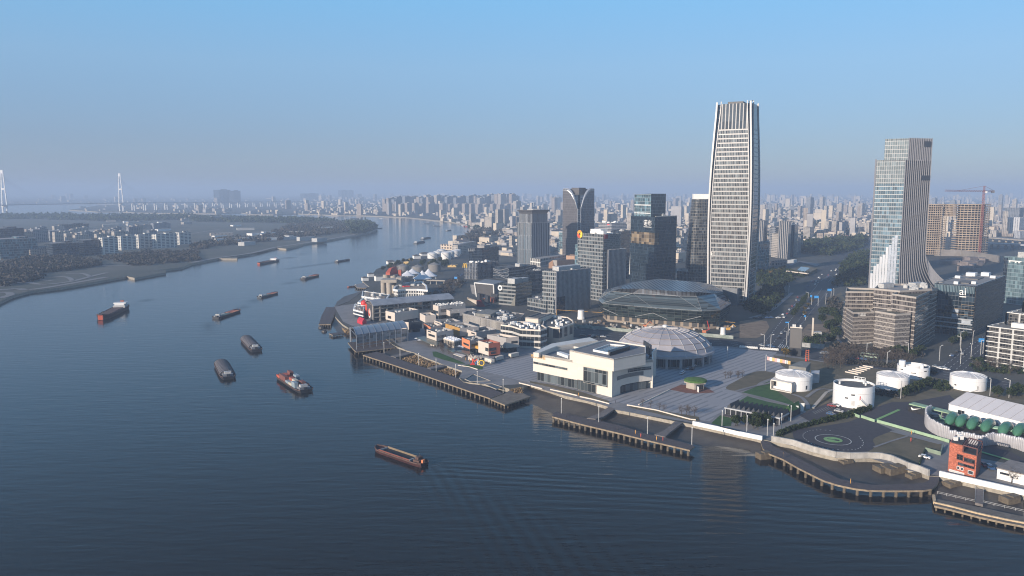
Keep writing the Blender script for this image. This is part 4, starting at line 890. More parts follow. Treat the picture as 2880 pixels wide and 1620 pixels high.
 mb = MB(); mb.add(inn, [(0, 1, 2, 3)]); part("screen", mb, mat("screen_off_grey", (0.085, 0.082, 0.082), .45, var=.05), t)
 mb = MB(); mb.path([q[0], q[1], q[2], q[3], q[0]], 1.1, 1.1); part("screen_frame", mb, M_white, t)
 lw = [AT(*Z(8, *p), y0 + 8) for p in ((205, 582), (258, 590), (276, 720), (228, 700))]
 mb = MB(); mb.add(lw, [(0, 1, 2, 3)]); mb.path(lw + [lw[0]], .3); part("side_screen", mb, mat("hall_grey", (0.22, 0.22, 0.225)), t)
 mb = MB();
 for p, w_ in (((330, 800), 3), ((440, 830), 3), ((560, 800), 8)): g_ = GZ(8, *p); mb.box(g_, w_, w_ * 2, 0, 7.5, .6)
 part("base_columns", mb, M_dkst, t); pr = [xy(GZ(8, *p)) for p in ((390, 775), (520, 830), (600, 790), (470, 745))]; mb = MB(); mb.prism(pr, 0, 3.5); part("red_podium", mb, M_rust, t)
 t = thing("red_stair", "broad outdoor stair with dark red treads beside a cream side wall", "stair", GZ(8, 330, 880))
 a, b, c, d = GZ(8, 340, 885), GZ(8, 410, 880), GZ(8, 345, 790, 6), GZ(8, 290, 795, 6)
 mb = MB(); n = 10
 for i in range(n):
  u0, u1 = i / n, (i + 1) / n; p0, p1, p2, p3 = a.lerp(d, u0), b.lerp(c, u0), b.lerp(c, u1), a.lerp(d, u1); mb.prism([p0, p1, p2, p3], -.2, 6 * (i + 1) / n)
 part("treads", mb, mat("stair_red", (0.26, 0.045, 0.045), .7), t)
 mb = MB(); mb.add([a, d, d + Vector((-1, 1, 0)), GZ(8, 160, 750, 6), GZ(8, 160, 775, 1)], [(0, 1, 2, 3, 4)]); part("side_wall", mb, M_cream, t)
 mb = MB(); mb.prism([xy(b), xy(c), xy(GZ(8, 400, 790, 6)), xy(GZ(8, 470, 870))], 0, 1.0); part("side_steps", mb, M_dkst, t)
quarter()
def slim_tower():
 g = G(1957, 797); H = HT(g, Z(5, 0, 690)[1]); c = xy(g) + Vector((3, 12));
 t = thing("slim_rounded_tower", "slim tapering dark tower with a rounded front left of the tallest tower", "office tower", (c.x, c.y, 0))
 rings = []; n = 20
 for i in range(15):
  s = i / 14; w = 27 * (1 - 0.24 * s ** 1.5); d = 24; sh = 2.6 * s ** 1.5
  row = []
  for j in range(n):
   a = math.pi * 2 * j / n; x = math.copysign(abs(math.cos(a)) ** .6, math.cos(a)) * w / 2; y = math.copysign(abs(math.sin(a)) ** .6, math.sin(a)) * d / 2
   p = c + Vector((x + sh, y)); row.append((p.x, p.y, s * H))
  rings.append(row)
 mb = MB(); mb.loft(rings, cap1=True); part("facade", mb, F_scrn, t)
 mb = MB(); mb.box(c + Vector((4, 3)), 20, 12, H, H + 6.0, -.1); part("plant_box", mb, M_white, t)
 A, B, E, D, H2 = corners(5, (100, 1205, 805), (84, 805), (112, 800), 12, 8)
 t = thing("blue_glass_slab", "thin blue glass slab seen just left of the slim rounded tower", "office building", (A.x, A.y, 0)); mb = MB(); mb.prism([A, B, E, D], 0, H2); part("facade", mb, F_teal, t); mb = MB(); mb.prism(inset([A, B, E, D], .5), H2, H2 + .6); part("roof", mb, M_roof, t)
slim_tower()
# faceted black glass hall (theatre)
def faceted_hall():
 M1 = facade("hall_roof_glass", (0.13, 0.15, 0.17), (0.085, 0.12, 0.15), 40, 1.6, .0, .16, .12, .4, .5, .015, 1.8)
 M2 = facade("hall_dark_glass", (0.055, 0.065, 0.065), (0.014, 0.021, 0.021), 6, 2.2, .04, .14, .12, .4, .8, .02, 1.75)
 M3 = facade("hall_top_stripes", (0.05, 0.052, 0.06), (0.095, 0.105, 0.12), 3.2, 60, .38, 0, .55, .5, .3, 0, 1.6)
 g = GZ(9, 1345, 772); zE = HT(g, Z(9, 0, 545)[1]); zL = 0.5
 eave = [(1345, 542), (790, 505), (218, 455), (172, 415), (260, 300), (560, 215), (1060, 195), (1330, 240), (1560, 290), (1675, 455), (1560, 530)]
 E = [xy(GZ(9, x, y, zE)) for x, y in eave]
 zT = zE + 13.0
 top = [(1285, 375), (1080, 372), (560, 340), (325, 318), (345, 280), (560, 218), (850, 180), (1290, 215), (1440, 240), (1580, 320), (1480, 345)]
 T = [xy(GZ(9, x, y, zT)) for x, y in top]
 T2p = [(1270, 330), (1080, 320), (640, 290), (420, 290), (440, 265), (600, 222), (850, 186), (1270, 212), (1330, 250), (1380, 300), (1340, 330)]
 T2 = [xy(GZ(9, x, y, zT + 4)) for x, y in T2p]
 cen = sum(E, Vector((0, 0))) / len(E)
 t = thing("faceted_glass_hall", "wide faceted black glass theatre hall with slanting blue glass roof panes", "theatre", (cen.x, cen.y, 0))
 base = [cen + (p - cen) * 0.93 for p in E]
 n = len(E)
 mb = MB(); mb.loft([[(p.x, p.y, 6.0) for p in [cen + (p - cen) * 0.965 for p in E]], [(p.x, p.y, zE) for p in E]]); part("glass_wall", mb, M2, t)
 mb = MB(); mb.prism(base, -0.5, 6.0); part("unfinished_base", mb, facade("bare_base", (0.26, 0.21, 0.16), (0.03, 0.03, 0.03), 7, 6, .35, .3, .6, .9, .5, 0), t)
 mb = MB(); mb.loft([[(p.x, p.y, zE) for p in E], [(p.x, p.y, zT) for p in T]]); part("slanting_roof", mb, M1, t)
 mb = MB(); mb.loft([[(p.x, p.y, zT) for p in T], [(p.x, p.y, zT + 4) for p in T2]], cap1=True); part("roof_top", mb, M3, t)
 mb = MB(); P = lambda q, z: (q.x, q.y, z)
 for a, b in ((E[2], T[2]), (T[2], E[1]), (E[1], E[1].lerp(T[1], .15)), (T[1], E[0]), (E[0], T[0])): mb.bar(P(a, zE if a in E else zT), P(b, zT if b in T else zE), .3)
 for k in range(n):
  mb.bar(P(E[k], zE), P(E[(k + 1) % n], zE), .25); mb.bar(P(T[k], zT), P(T[(k + 1) % n], zT), .25)
 w = [cen + (p - cen) * 0.985 for p in E]
 for a, b in ((w[0], w[1]), (w[1], w[2])):
  m_ = a.lerp(b, .5); mb.bar(P(a, zE * .72), P(a.lerp(b, .35), zE * .45), .3); mb.bar(P(b, zE * .72), P(b.lerp(a, .3), zE * .45), .3); mb.bar(P(a.lerp(b, .2), zE * .78), P(a.lerp(b, .8), zE * .78), .25)
 part("roof_ribs", mb, mat("silver_rib", (0.28, 0.29, 0.30), .4, var=.05), t)
 mb = MB(); r = random.Random(3)
 a, b, c, d = T[9], T[10], T2[10], T2[9]
 for i in range(16):
  u, v = r.random(), r.random(); p = (T[8].lerp(T[9], u)).lerp(T2[8].lerp(T2[9], u), v); z = zT + 4 * v + .15; q = rect(p, r.uniform(2, 5), r.uniform(1.2, 2.5), .6); mb.add([(x.x, x.y, z + .25) for x in q], [(0, 1, 2, 3)])
 part("roof_panels", mb, mat("pale_roof_panel", (0.22, 0.235, 0.255), .5), t)
 mb = MB(); q = [E[9].lerp(T[9], .25), E[9].lerp(T[9], .9), E[8].lerp(T[8], .9), E[8].lerp(T[8], .45)]
 mb.add([(p.x * 1.002, p.y * .998, z) for p, z in zip(q, (zE + 13 * .25, zE + 13 * .9, zE + 13 * .9, zE + 13 * .45))], [(0, 1, 2, 3)]); part("pale_end_panel", mb, mat("pale_roof_panel", (0.40, 0.42, 0.45)), t)
 A, B, E_, D, H = corners(9, (1785, 460, 260), (1550, 262), (1790, 250), None, None)
 t, _, _ = bld("service_block", "plain grey block half hidden between the black glass hall and the tallest tower", 9, (1740, 480, 290), (1545, 276), (1800, 262), mat("service_grey", (0.17, 0.18, 0.19), .7), M_roofl, wl=22, wr=16, units=2)
faceted_hall()
# ribbed dome
def dome():
 c = xy(G(1868, 1009)); zb = 7.5; r0 = 31.5; ztop = HT(c, Z(9, 0, 728)[1])
 t = thing("ribbed_dome", "large shallow grey dome with radiating ribs and a small lantern cap", "dome hall", (c.x, c.y, 0))
 n, k = 22, 6; rings = []; prof = []
 for j in range(k + 1):
  a = j / k * 1.0; rr = r0 * (math.cos(a * math.pi / 2) ** .9 * .93 + .07 * (1 - a)); z = zb + (ztop - zb) * math.sin(a * math.pi / 2) ** 1.0; prof.append((max(rr, r0 * .045), z))
 for rr, z in prof: rings.append([(c.x + rr * math.cos(2 * math.pi * i / n + .1), c.y + rr * math.sin(2 * math.pi * i / n + .1), z) for i in range(n)])
 mb = MB(); mb.loft(rings, cap1=True); part("dome_shell", mb, mat("dome_shell_grey", (0.33, 0.315, 0.33), .55, var=.12, scale=.12), t)
 mb = MB()
 for i in range(n): mb.path([(p[i][0], p[i][1], p[i][2] + .1) for p in rings], .24, .35)
 part("dome_ribs", mb, mat("dome_rib_pale", (0.46, 0.44, 0.43), .5), t)
 mb = MB()
 for p in rings[1:-1]: mb.path([(q[0], q[1], q[2] + .1) for q in p + [p[0]]], .32, .4)
 part("dome_hoops", mb, mat("dome_hoop_brown", (0.22, 0.19, 0.18), .6), t)
 mb = MB(); mb.cyl(c.x, c.y, r0 * .05, ztop - .3, ztop + 1.2, 14, r0 * .05); mb.cyl(c.x, c.y, r0 * .062, ztop + 1.2, ztop + 1.8, 14, r0 * .03); part("lantern", mb, M_white, t)
 mb = MB(); mb.loft([[(c.x + r * math.cos(2 * math.pi * i / 44), c.y + r * math.sin(2 * math.pi * i / 44), z) for i in range(44)] for r, z in ((r0 * .95, zb - 1.3), (r0 * 1.04, zb - 1.0), (r0 * 1.04, zb + .6), (r0 * .97, zb + 1.1))]); part("eave_ring", mb, mat("dome_eave", (0.33, 0.32, 0.33), .6), t)
 mb = MB(); mb.cyl(c.x, c.y, r0 * .90, 0, zb - .8, 44); part("ground_wall", mb, facade("dome_ground_glass", (0.16, 0.165, 0.18), (0.03, 0.04, 0.05), 5, 7.5, .12, .1, .12, .5, .7), t)
 for i in range(22):
  a = 2 * math.pi * i / 22; p = c + Vector((math.cos(a), math.sin(a))) * r0 * .985; mb = MB(); mb.box(p, .6, 1.6, 0, zb - .6, a); part("column", mb, MATS["dome_eave"], t)
dome()
# white stone museum
def museum():
 g = GZ(13, 945, 790); A = xy(g); H = HT(g, Z(13, 0, 487)[1])
 zb = 5.6
 L = xy(GZ(13, 143, 335, H)); Rr = xy(GZ(13, 1362, 405, H))
 st = facade("museum_stone", (0.60, 0.55, 0.48), (0.65, 0.60, 0.53), 3.8, 1.9, .02, .03, .7, .8, .02, 0, 1.4)
 F = L + (Rr - A)
 t = thing("white_museum", "large cream stone museum with cut-out windows on the waterfront plaza", "museum", (A.x, A.y, 0))
 def side(u):
  p = A + (Rr - A) * u; d = (Rr - A).normalized(); nn = Vector((d.y, -d.x)); nn = nn if nn.dot(-A) > 0 else -nn
  return p - nn * 3.0 * math.sin(math.pi * u)
 def lside(u):
  p = A + (L - A) * u; d = (L - A).normalized(); nn = Vector((d.y, -d.x)); nn = nn if nn.dot(-A) > 0 else -nn
  return p - nn * 1.2 * math.sin(math.pi * min(1, u * 2)) if u < .5 else p
 front = [side(i / 10) for i in range(10, -1, -1)] + [lside(i / 10) for i in range(1, 11)]
 back = [F]
 poly = front + back
 mb = MB(); P = front
 for i in range(len(P) - 1):
  a, b = P[i], P[i + 1]; onleft = i >= 10; u = (i - 10) / 10 if onleft else 1 - (i + 1) / 10
  lo = 0.0
  if onleft and u >= .19: lo = zb
  if not onleft and .22 < u < .95: lo = 4.6
  mb.quad((a.x, a.y, lo), (b.x, b.y, lo), (b.x, b.y, H), (a.x, a.y, H))
  if lo:
   inn = -0.6
 mb.quad((L.x, L.y, zb), (F.x, F.y, zb), (F.x, F.y, H), (L.x, L.y, H)); mb.quad((Rr.x, Rr.y, 0), (F.x, F.y, 0), (F.x, F.y, H), (Rr.x, Rr.y, H))
 part("stone_wall", mb, st, t)
 core = inset(poly, 1.6); mb = MB(); mb.prism(core, 0, zb + .01); part("ground_glazing", mb, facade("museum_glass", (0.20, 0.21, 0.21), (0.045, 0.055, 0.06), 2.6, 6, .05, .04, .06, .4, .9, .02, 1.6), t)
 mb = MB(); mb.add([(p.x, p.y, zb) for p in ccw(poly)], [tuple(range(len(poly)))]); part("soffit", mb, M_cream, t)
 zr = H - 1.2
 mb = MB(); ip = inset(poly, .5); mb.add([(p.x, p.y, zr) for p in ip], [tuple(range(len(ip)))]); part("roof", mb, mat("museum_roof", (0.17, 0.175, 0.185), .85, var=.1, scale=.2), t)
 mb = MB(); mb.ring(poly, .5, H - 1.3, H + .02); part("parapet", mb, st, t)
 zt = HT(A, Z(13, 0, 395)[1]) + 0.6
 q = [xy(GZ(13, 965, 398, zt)), xy(GZ(13, 515, 305, zt)), xy(GZ(13, 880, 198, zt)), xy(GZ(13, 1290, 262, zt)), xy(GZ(13, 1290, 335, zt))]
 mb = MB(); up = ccw(q);
 for i in range(len(up)): a, b = up[i], up[(i + 1) % len(up)]; mb.quad((a.x, a.y, zr), (b.x, b.y, zr), (b.x, b.y, zt), (a.x, a.y, zt))
 part("upper_block", mb, st, t)
 mb = MB(); ip = inset(up, .5); mb.add([(p.x, p.y, zt - .7) for p in ip], [tuple(range(len(ip)))]); part("upper_roof", mb, MATS["museum_roof"], t)
 mb = MB(); mb.ring(up, .5, zt - .8, zt + .01); part("upper_parapet", mb, st, t)
 sk = [xy(GZ(13, *p, zt)) for p in ((910, 340), (752, 308), (920, 250), (1130, 268))]
 mb = MB(); mb.ring(sk, .5, zt - .69, zt + .5); o = part("skylight", mb, M_white, t)
 mb = MB(); mb.add([(p.x, p.y, zt - .2) for p in inset(sk, .5)], [(0, 1, 2, 3)]); part("skylight_glass", mb, facade("skylight_grid", (0.30, 0.31, 0.31), (0.05, 0.055, 0.06), 1.6, 1.6, .2, .2, .12, .5, .8), o)
 s2 = [xy(GZ(13, *p, zt + 1)) for p in ((928, 336), (905, 318), (1110, 256), (1132, 272))]
 mb = MB(); mb.prism(s2, zt - .6, zt + 1.4); part("skylight_hood", mb, mat("hood_black", (0.02, 0.02, 0.022), .4), t)
 w = [xy(GZ(13, *p, H + 1.5)) for p in ((146, 330), (330, 240), (720, 176), (800, 208), (740, 215), (380, 265), (200, 335))]
 mb = MB(); mb.prism(w, H - 1.15, H + 1.5); part("roof_wing", mb, st, t)
 w = [xy(GZ(13, *p, H + .8)) for p in ((385, 320), (420, 316), (520, 345), (500, 362))]
 mb = MB(); mb.prism(w, H - 1.1, H + .6); part("roof_unit", mb, M_white, t)
 def win(name, P0, P1, u0, u1, z0, z1, m=None, off=.12): panel(t, name, P0, P1, u0, u1, z0, z1, m or MATS["museum_glass"], off, None, mat("reveal_stone", (0.34, 0.31, 0.27), .7))
 def zat(y, u):
  p = A + (L - A) * u; return HT(p, Z(13, 0, y)[1])
 win("window", A, L, .055, .345, zat(660, .2), zat(500, .2), off=.0)
 win("window", A, L, .545, .995, zat(480, .75), zat(458, .75), off=.1)
 win("entrance_glazing", A, L, .20, .42, 0.2, zb + .3, off=-.6)
 def zr_(y, u):
  p = A + (Rr - A) * u; return HT(p, Z(13, 0, y)[1])
 def cwin(name, u0, u1, z0, z1, m):
  mb = MB(); n = 8; r_ = []
  d = (Rr - A).normalized(); nn = Vector((d.y, -d.x)); nn = nn if nn.dot(-A) > 0 else -nn
  for i in range(n + 1): p = side(u0 + (u1 - u0) * i / n) + nn * .14; r_.append([(p.x, p.y, z0), (p.x, p.y, z1)])
  mb.loft(r_, closed=False); part(name, mb, m, t)
 cwin("window", .47, .97, zr_(525, .72), zr_(492, .72), MATS["museum_glass"]); cwin("window", .16, .82, zr_(592, .5), zr_(552, .5), mat("louvre_grey_pale", (0.17, 0.17, 0.165), .6))
 cwin("entrance_glazing", .27, .90, .3, zr_(665, .6) + .5, MATS["museum_glass"])
 text_on(t, "sign", "西岸美术馆", A, L, .93, H - 2.0, 2.3, mat("sign_gold", (0.62, 0.40, 0.16), .4), .2)
 e0, e1 = Rr, xy(GZ(13, 1390, 560))
 mb = MB(); pts = [e0, e0.lerp(e1, .5) + Vector((-1.2, 1.5)), e1]; mb.walls(pts, .6, 0, H + .5); part("wing_wall", mb, st, t)
 mb = MB(); mb.walls([xy(GZ(13, 1270, 300, H)), xy(GZ(13, 1345, 350, H)), xy(GZ(13, 1330, 330, H + 2))], .6, zr, zt); part("stair_screen", mb, M_dkst, t)
museum()
def ledge(name, label, pts, h, w, m, cat="wall"):
 mb = MB(); mb.walls([xy(p) for p in pts], w, 0.0, h); return solo(name, label, cat, mb, m)
ledge("white_wall", "long white flood wall along the quay edge below the lawn", GL(13, [(1770, 1070), (1900, 1098), (2080, 1137), (2246, 1178)]) + GL(14, [(100, 1013), (300, 1062), (580, 1120)]), 2.0, .8, M_white)
ledge("curved_wall", "grey weathered wavy flood wall round the circuit lawn", [G(*p) for p in SH_R[3:17]], 2.6, .9, mat("weathered_wall", (0.36, 0.345, 0.32), .85, var=.3, scale=.25, detail=7))
ledge("white_wall", "white flood wall below the red house at the right edge", [G(*p) for p in SH_R[0:3]], 2.2, .9, M_white)
ledge("stone_bench_wall", "thin pale bench wall curving along the museum lawn by the quay", GL(13, [(620, 785), (760, 815), (920, 858)]), .6, .5, M_cream)
ledge("stone_bench_wall", "thin pale bench wall on the slope before the museum's glazed front", GL(13, [(318, 712), (470, 745), (595, 775)]), .6, .5, M_cream)
ledge("stone_bench_wall", "pale curved bench wall at the left foot of the white museum", GL(13, [(0, 645), (110, 672), (235, 705)]), .6, .5, M_cream)
ledge("stone_bench_wall", "pale bench edge below the row of giant letters", GL(24, [(930, 1362), (1150, 1395), (1330, 1449)]), .5, .5, M_cream)
ledge("stone_bench_wall", "low pale edge of the planted strip between plaza and quay", GL(13, [(1100, 872), (1400, 925), (1750, 1020), (1800, 1025)]), .7, .6, M_cream)
ledge("step_wall", "long stone step edge from the plaza to the kiosk", GL(13, [(1220, 868), (1400, 780), (1535, 715)]), .6, .5, M_cream)
# brown banded offices
def brown_offices():
 band = mat("pale_brown_band", (0.38, 0.345, 0.305), .7, var=.06)
 def vol(name, label, roof_px, ybase_ref, H, nb, fac_m, taper=0.0, units=0, sign=None, roofm=None):
  top = [xy(GZ(11, x, y, H)) for x, y in roof_px]; cen = sum(top, Vector((0, 0))) / len(top)
  bot = [cen + (p - cen) * (1 - taper) for p in top]
  top = ccw(top); bot = ccw(bot)
  t = thing(name, label, "office building", (cen.x, cen.y, 0), "brown banded office blocks")
  at = lambda s: [b.lerp(a, s) for a, b in zip(top, bot)]
  mb = MB(); mb.loft([[(p.x, p.y, 0) for p in bot], [(p.x, p.y, H - .8) for p in at((H - .8) / H)]]); part("facade", mb, fac_m, t)
  mb = MB()
  for k in range(nb + 1):
   z0 = H * k / nb - (.7 if k else 0); z0 = max(z0, 0); z1 = z0 + .7; o = at(z0 / H); i_ = inset(o, .3); o2 = [cen + (p - cen) * 1.008 for p in o]
   mb.loft([[(p.x, p.y, z0) for p in i_], [(p.x, p.y, z0) for p in o2], [(p.x, p.y, z1) for p in o2], [(p.x, p.y, z1) for p in i_]])
  part("floor_bands", mb, band, t)
  mb = MB(); q = inset(top, .6); mb.add([(p.x, p.y, H - .85) for p in q], [tuple(range(len(q)))]); part("roof", mb, roofm or mat("green_roof_dark", (0.075, 0.075, 0.055), .95, scale=.3, c2=(0.12, 0.11, 0.08)), t)
  mb = MB(); mb.ring(top, .5, H - .9, H + .5); part("parapet", mb, band, t)
  if units: roof_units(t, [top[0], top[1], top[2], top[-1]], H - .84, units, M_unit, len(label), 1.3)
  return t, top, H
 def hh(x, yb, yt): return HT(GZ(11, x, yb), Z(11, 0, yt)[1])
 H1 = hh(300, 992, 645); H2 = hh(800, 1110, 665); H3 = hh(1010, 1095, 470); H4 = H3 * .97
 vol("brown_office", "nearest low brown office block between its two taller neighbours", [(800, 665), (570, 628), (700, 610), (880, 612), (972, 655)], 1110, H2, 9, F_brown)
 t, top, H = vol("brown_office", "low flared brown office block at the left with white sign on its corner", [(322, 645), (212, 578), (300, 560), (490, 580), (562, 636)], 990, H1, 8, F_brown, taper=-.10)
 P0, P1 = xy(GZ(11, 322, 645, H)), xy(GZ(11, 562, 636, H));
 text_on(t, "sign", "三晶晶", P0, P1, .38, H - 1.7, 2.4, M_white, .5); panel(t, "sign_board", P0, P1, .03, .2, H - 2.8, H - .9, M_dkst, .5)
 vol("brown_office", "tallest right hand brown office block with a wide shaded side", [(1035, 472), (757, 432), (880, 395), (1100, 380), (1275, 360)], 1095, H3, 12, F_brown2)
 vol("brown_office", "tall brown office block at the back left with a flat parapet roof", [(568, 410), (236, 406), (245, 362), (560, 372)], 900, H4 * .95, 12, F_brown2)
 t, top, H = vol("brown_office", "brown office block at the back carrying white roof plant", [(850, 400), (556, 372), (600, 330), (860, 318), (1200, 335), (1215, 380)], 900, H3 * 1.03, 12, F_brown2, units=14, roofm=M_roofl)
 mb = MB(); c = xy(GZ(11, 690, 345, H)); mb.box(c, 12, 5, H - .8, H + 2.6, .5); part("plant_room", mb, M_unit, t)
 mb = MB(); c = xy(GZ(11, 1040, 340, H)); mb.box(c, 12, 6, H - .8, H + 2.8, .5); part("plant_room", mb, M_unit, t)
brown_offices()
def dark_sign_office():
 t, (A, B, E, D), H = bld("dark_sign_office", "dark glass office with a big white lower case sign on its top band", 11, (1662, 925, 342), (1242, 305), (2048, 218), facade("ink_glass", (0.045, 0.06, 0.075), (0.012, 0.022, 0.032), 2.4, 3.9, .08, .10, .10, .4, .9, .03, 1.75), M_roofl)
 panel(t, "top_band", A, B, .005, .99, H - 6.0, H - .9, facade("teal_band", (0.14, 0.20, 0.23), (0.035, 0.06, 0.075), 1.1, 8, .3, 0, .15, .4, .5), .25)
 panel(t, "side_screen", A, D, .01, .9, H * .12, H - .9, facade("bronze_mosaic", (0.10, 0.085, 0.07), (0.025, 0.028, 0.034), 3.0, 3.9, .30, .12, .16, .5, 1.2, .05, 1.7, alt=(0.16, 0.11, 0.07)), .25)
 text_on(t, "sign", "ai", A, B, .28, H - 5.0, 8.2, M_white, .6, .25)
 panel(t, "sign_caption", A, B, .20, .36, H - 9.3, H - 8.5, M_white, .4)
 for u0, u1, z in ((.0, .98, .33), (.0, .98, .24), (.0, .98, .15)): panel(t, "pale_ledge", A, B, u0, u1, H * z, H * z + .9, mat("ledge_grey", (0.33, 0.35, 0.37), .5), 1.2)
 for u0, u1, z in ((.0, .30, .62), (.0, .52, .53), (.0, .72, .43)):
  panel(t, "bronze_line", A, B, u0, u1, H * z, H * z + .35, mat("bronze_line", (0.26, 0.19, 0.12), .5), .5)
  panel(t, "bronze_line", A, B, u1 - .004, u1, H * (z - .09), H * z, MATS["bronze_line"], .5)
 for u0, u1, z0, z1 in ((.37, .52, .36, .43), (.36, .5, .46, .52), (.05, .27, .25, .33)): panel(t, "blind_panel", A, B, u0, u1, H * z0, H * z1, mat("blind_grey", (0.33, 0.37, 0.42), .5), .3)
 a = math.atan2((D - A).y, (D - A).x)
 for u, v, sx, sy, h in ((.45, .25, 20, 9, .8), (.5, .6, 22, 9, .8), (.75, .8, 9, 7, 3), (.45, .9, 8, 6, 3), (.2, .2, 3, 3, 2), (.55, .1, 3, 3, 2), (.9, .55, 4, 4, 2), (.15, .75, 3, 4, 2)):
  c = A.lerp(B, u) + (D - A) * v; mb = MB(); mb.box(c, sx, sy, H - .6, H - .6 + h, a); part("roof_unit", mb, M_white if h > 1 else mat("roof_mat_grey", (0.16, 0.155, 0.15), .9), t)
 mb = MB(); P = B; mb.cyl(*(B.lerp(E, .12)), 3.2, 0, H + .1, 14); part("round_corner", mb, M_roofl, t)
dark_sign_office()
# white grid office at the right edge
def grid_office():
 wh = mat("white_frame", (0.66, 0.65, 0.61), .5, var=.05)
 g = GZ(28, 1180, 1262); A0 = xy(g); H1 = HT(g, Z(28, 0, 648)[1])
 Rp = xy(GZ(28, 1730, 712, H1)); L = xy(GZ(28, 1205, 645, H1))
 A = L; dr = (Rp - A).normalized(); W = 62.0
 dn = Vector((-dr.y, dr.x)); dn = dn if dn.y > 0 else -dn
 t = thing("white_grid_office", "stepped office wrapped in a bold white grid at the right edge", "office building", (A.x, A.y, 0))
 gl = facade("grid_glass", (0.11, 0.105, 0.095), (0.03, 0.029, 0.028), 1.6, 1.9, .12, .22, .12, .5, .9, .02, 1.6)
 tiers = [(A, W, 22, 0, H1), (A + dn * 15 + dr * 5, W, 26, H1 - .01, H1 + 8.2), (A + dn * 24 + dr * 11, W, 26, H1 + 8.19, H1 + 15.5)]
 for i, (p, w, d, z0, z1) in enumerate(tiers):
  if i == 0: poly = [p, p + dr * w, p + dr * w + dn * 60, p + dn * 60]
  else: poly = [p, p + dr * w, p + dr * w + dn * (60 - 15 * i), p + dn * (60 - 15 * i)]
  mb = MB(); mb.prism(inset(poly, .9), z0, z1 - .5); part("glazed_storeys" if i == 0 else "upper_storeys", mb, gl, t)
  mb = MB(); ip = inset(poly, .9); mb.add([(q.x, q.y, z1 - .44) for q in ip], [(0, 1, 2, 3)]); part("roof_terrace", mb, mat("terrace_grey", (0.20, 0.185, 0.165), .9, var=.2, scale=.4), t)
  mb = MB(); pw = 7.7; ph = (H1 / 8.0) if i == 0 else (z1 - z0)
  for P, dirv, LL in ((p, dr, w), (p, dn, 60 - 15 * i)):
   for k in range(int(LL / pw) + 1):
    q = P + dirv * (k * pw); mb.bar((q.x, q.y, z0), (q.x, q.y, z1), .6, .9)
   nz = int(round((z1 - z0) / ph))
   for k in range(1, nz + 1):
    z = z0 + ph * k; q = P + dirv * LL; mb.bar((P.x, P.y, z - .3), (q.x, q.y, z - .3), .5, .5)
  part("white_frame", mb, wh, t)
  if i:
   mb = MB()
   for k in range(8): q = p + dr * (k * 7 + 3); e = q + dn * 9; mb.bar((q.x, q.y, z1 + .1), (e.x, e.y, z1 + .1), .5, .3)
   part("pergola", mb, wh, t)
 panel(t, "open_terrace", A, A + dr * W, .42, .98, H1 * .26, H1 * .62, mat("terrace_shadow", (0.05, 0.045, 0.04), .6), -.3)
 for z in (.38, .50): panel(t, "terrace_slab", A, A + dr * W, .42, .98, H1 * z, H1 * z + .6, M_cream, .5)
 for u, v, s in ((.25, 10, 9), (.5, 9, 6), (.72, 11, 8)):
  c = A + dr * (W * u) + dn * v; mb = MB(); mb.box(c, s, s * .5, H1 - .43, H1 + 2.6, math.atan2(dr.y, dr.x)); part("roof_unit", mb, wh, t)
grid_office()
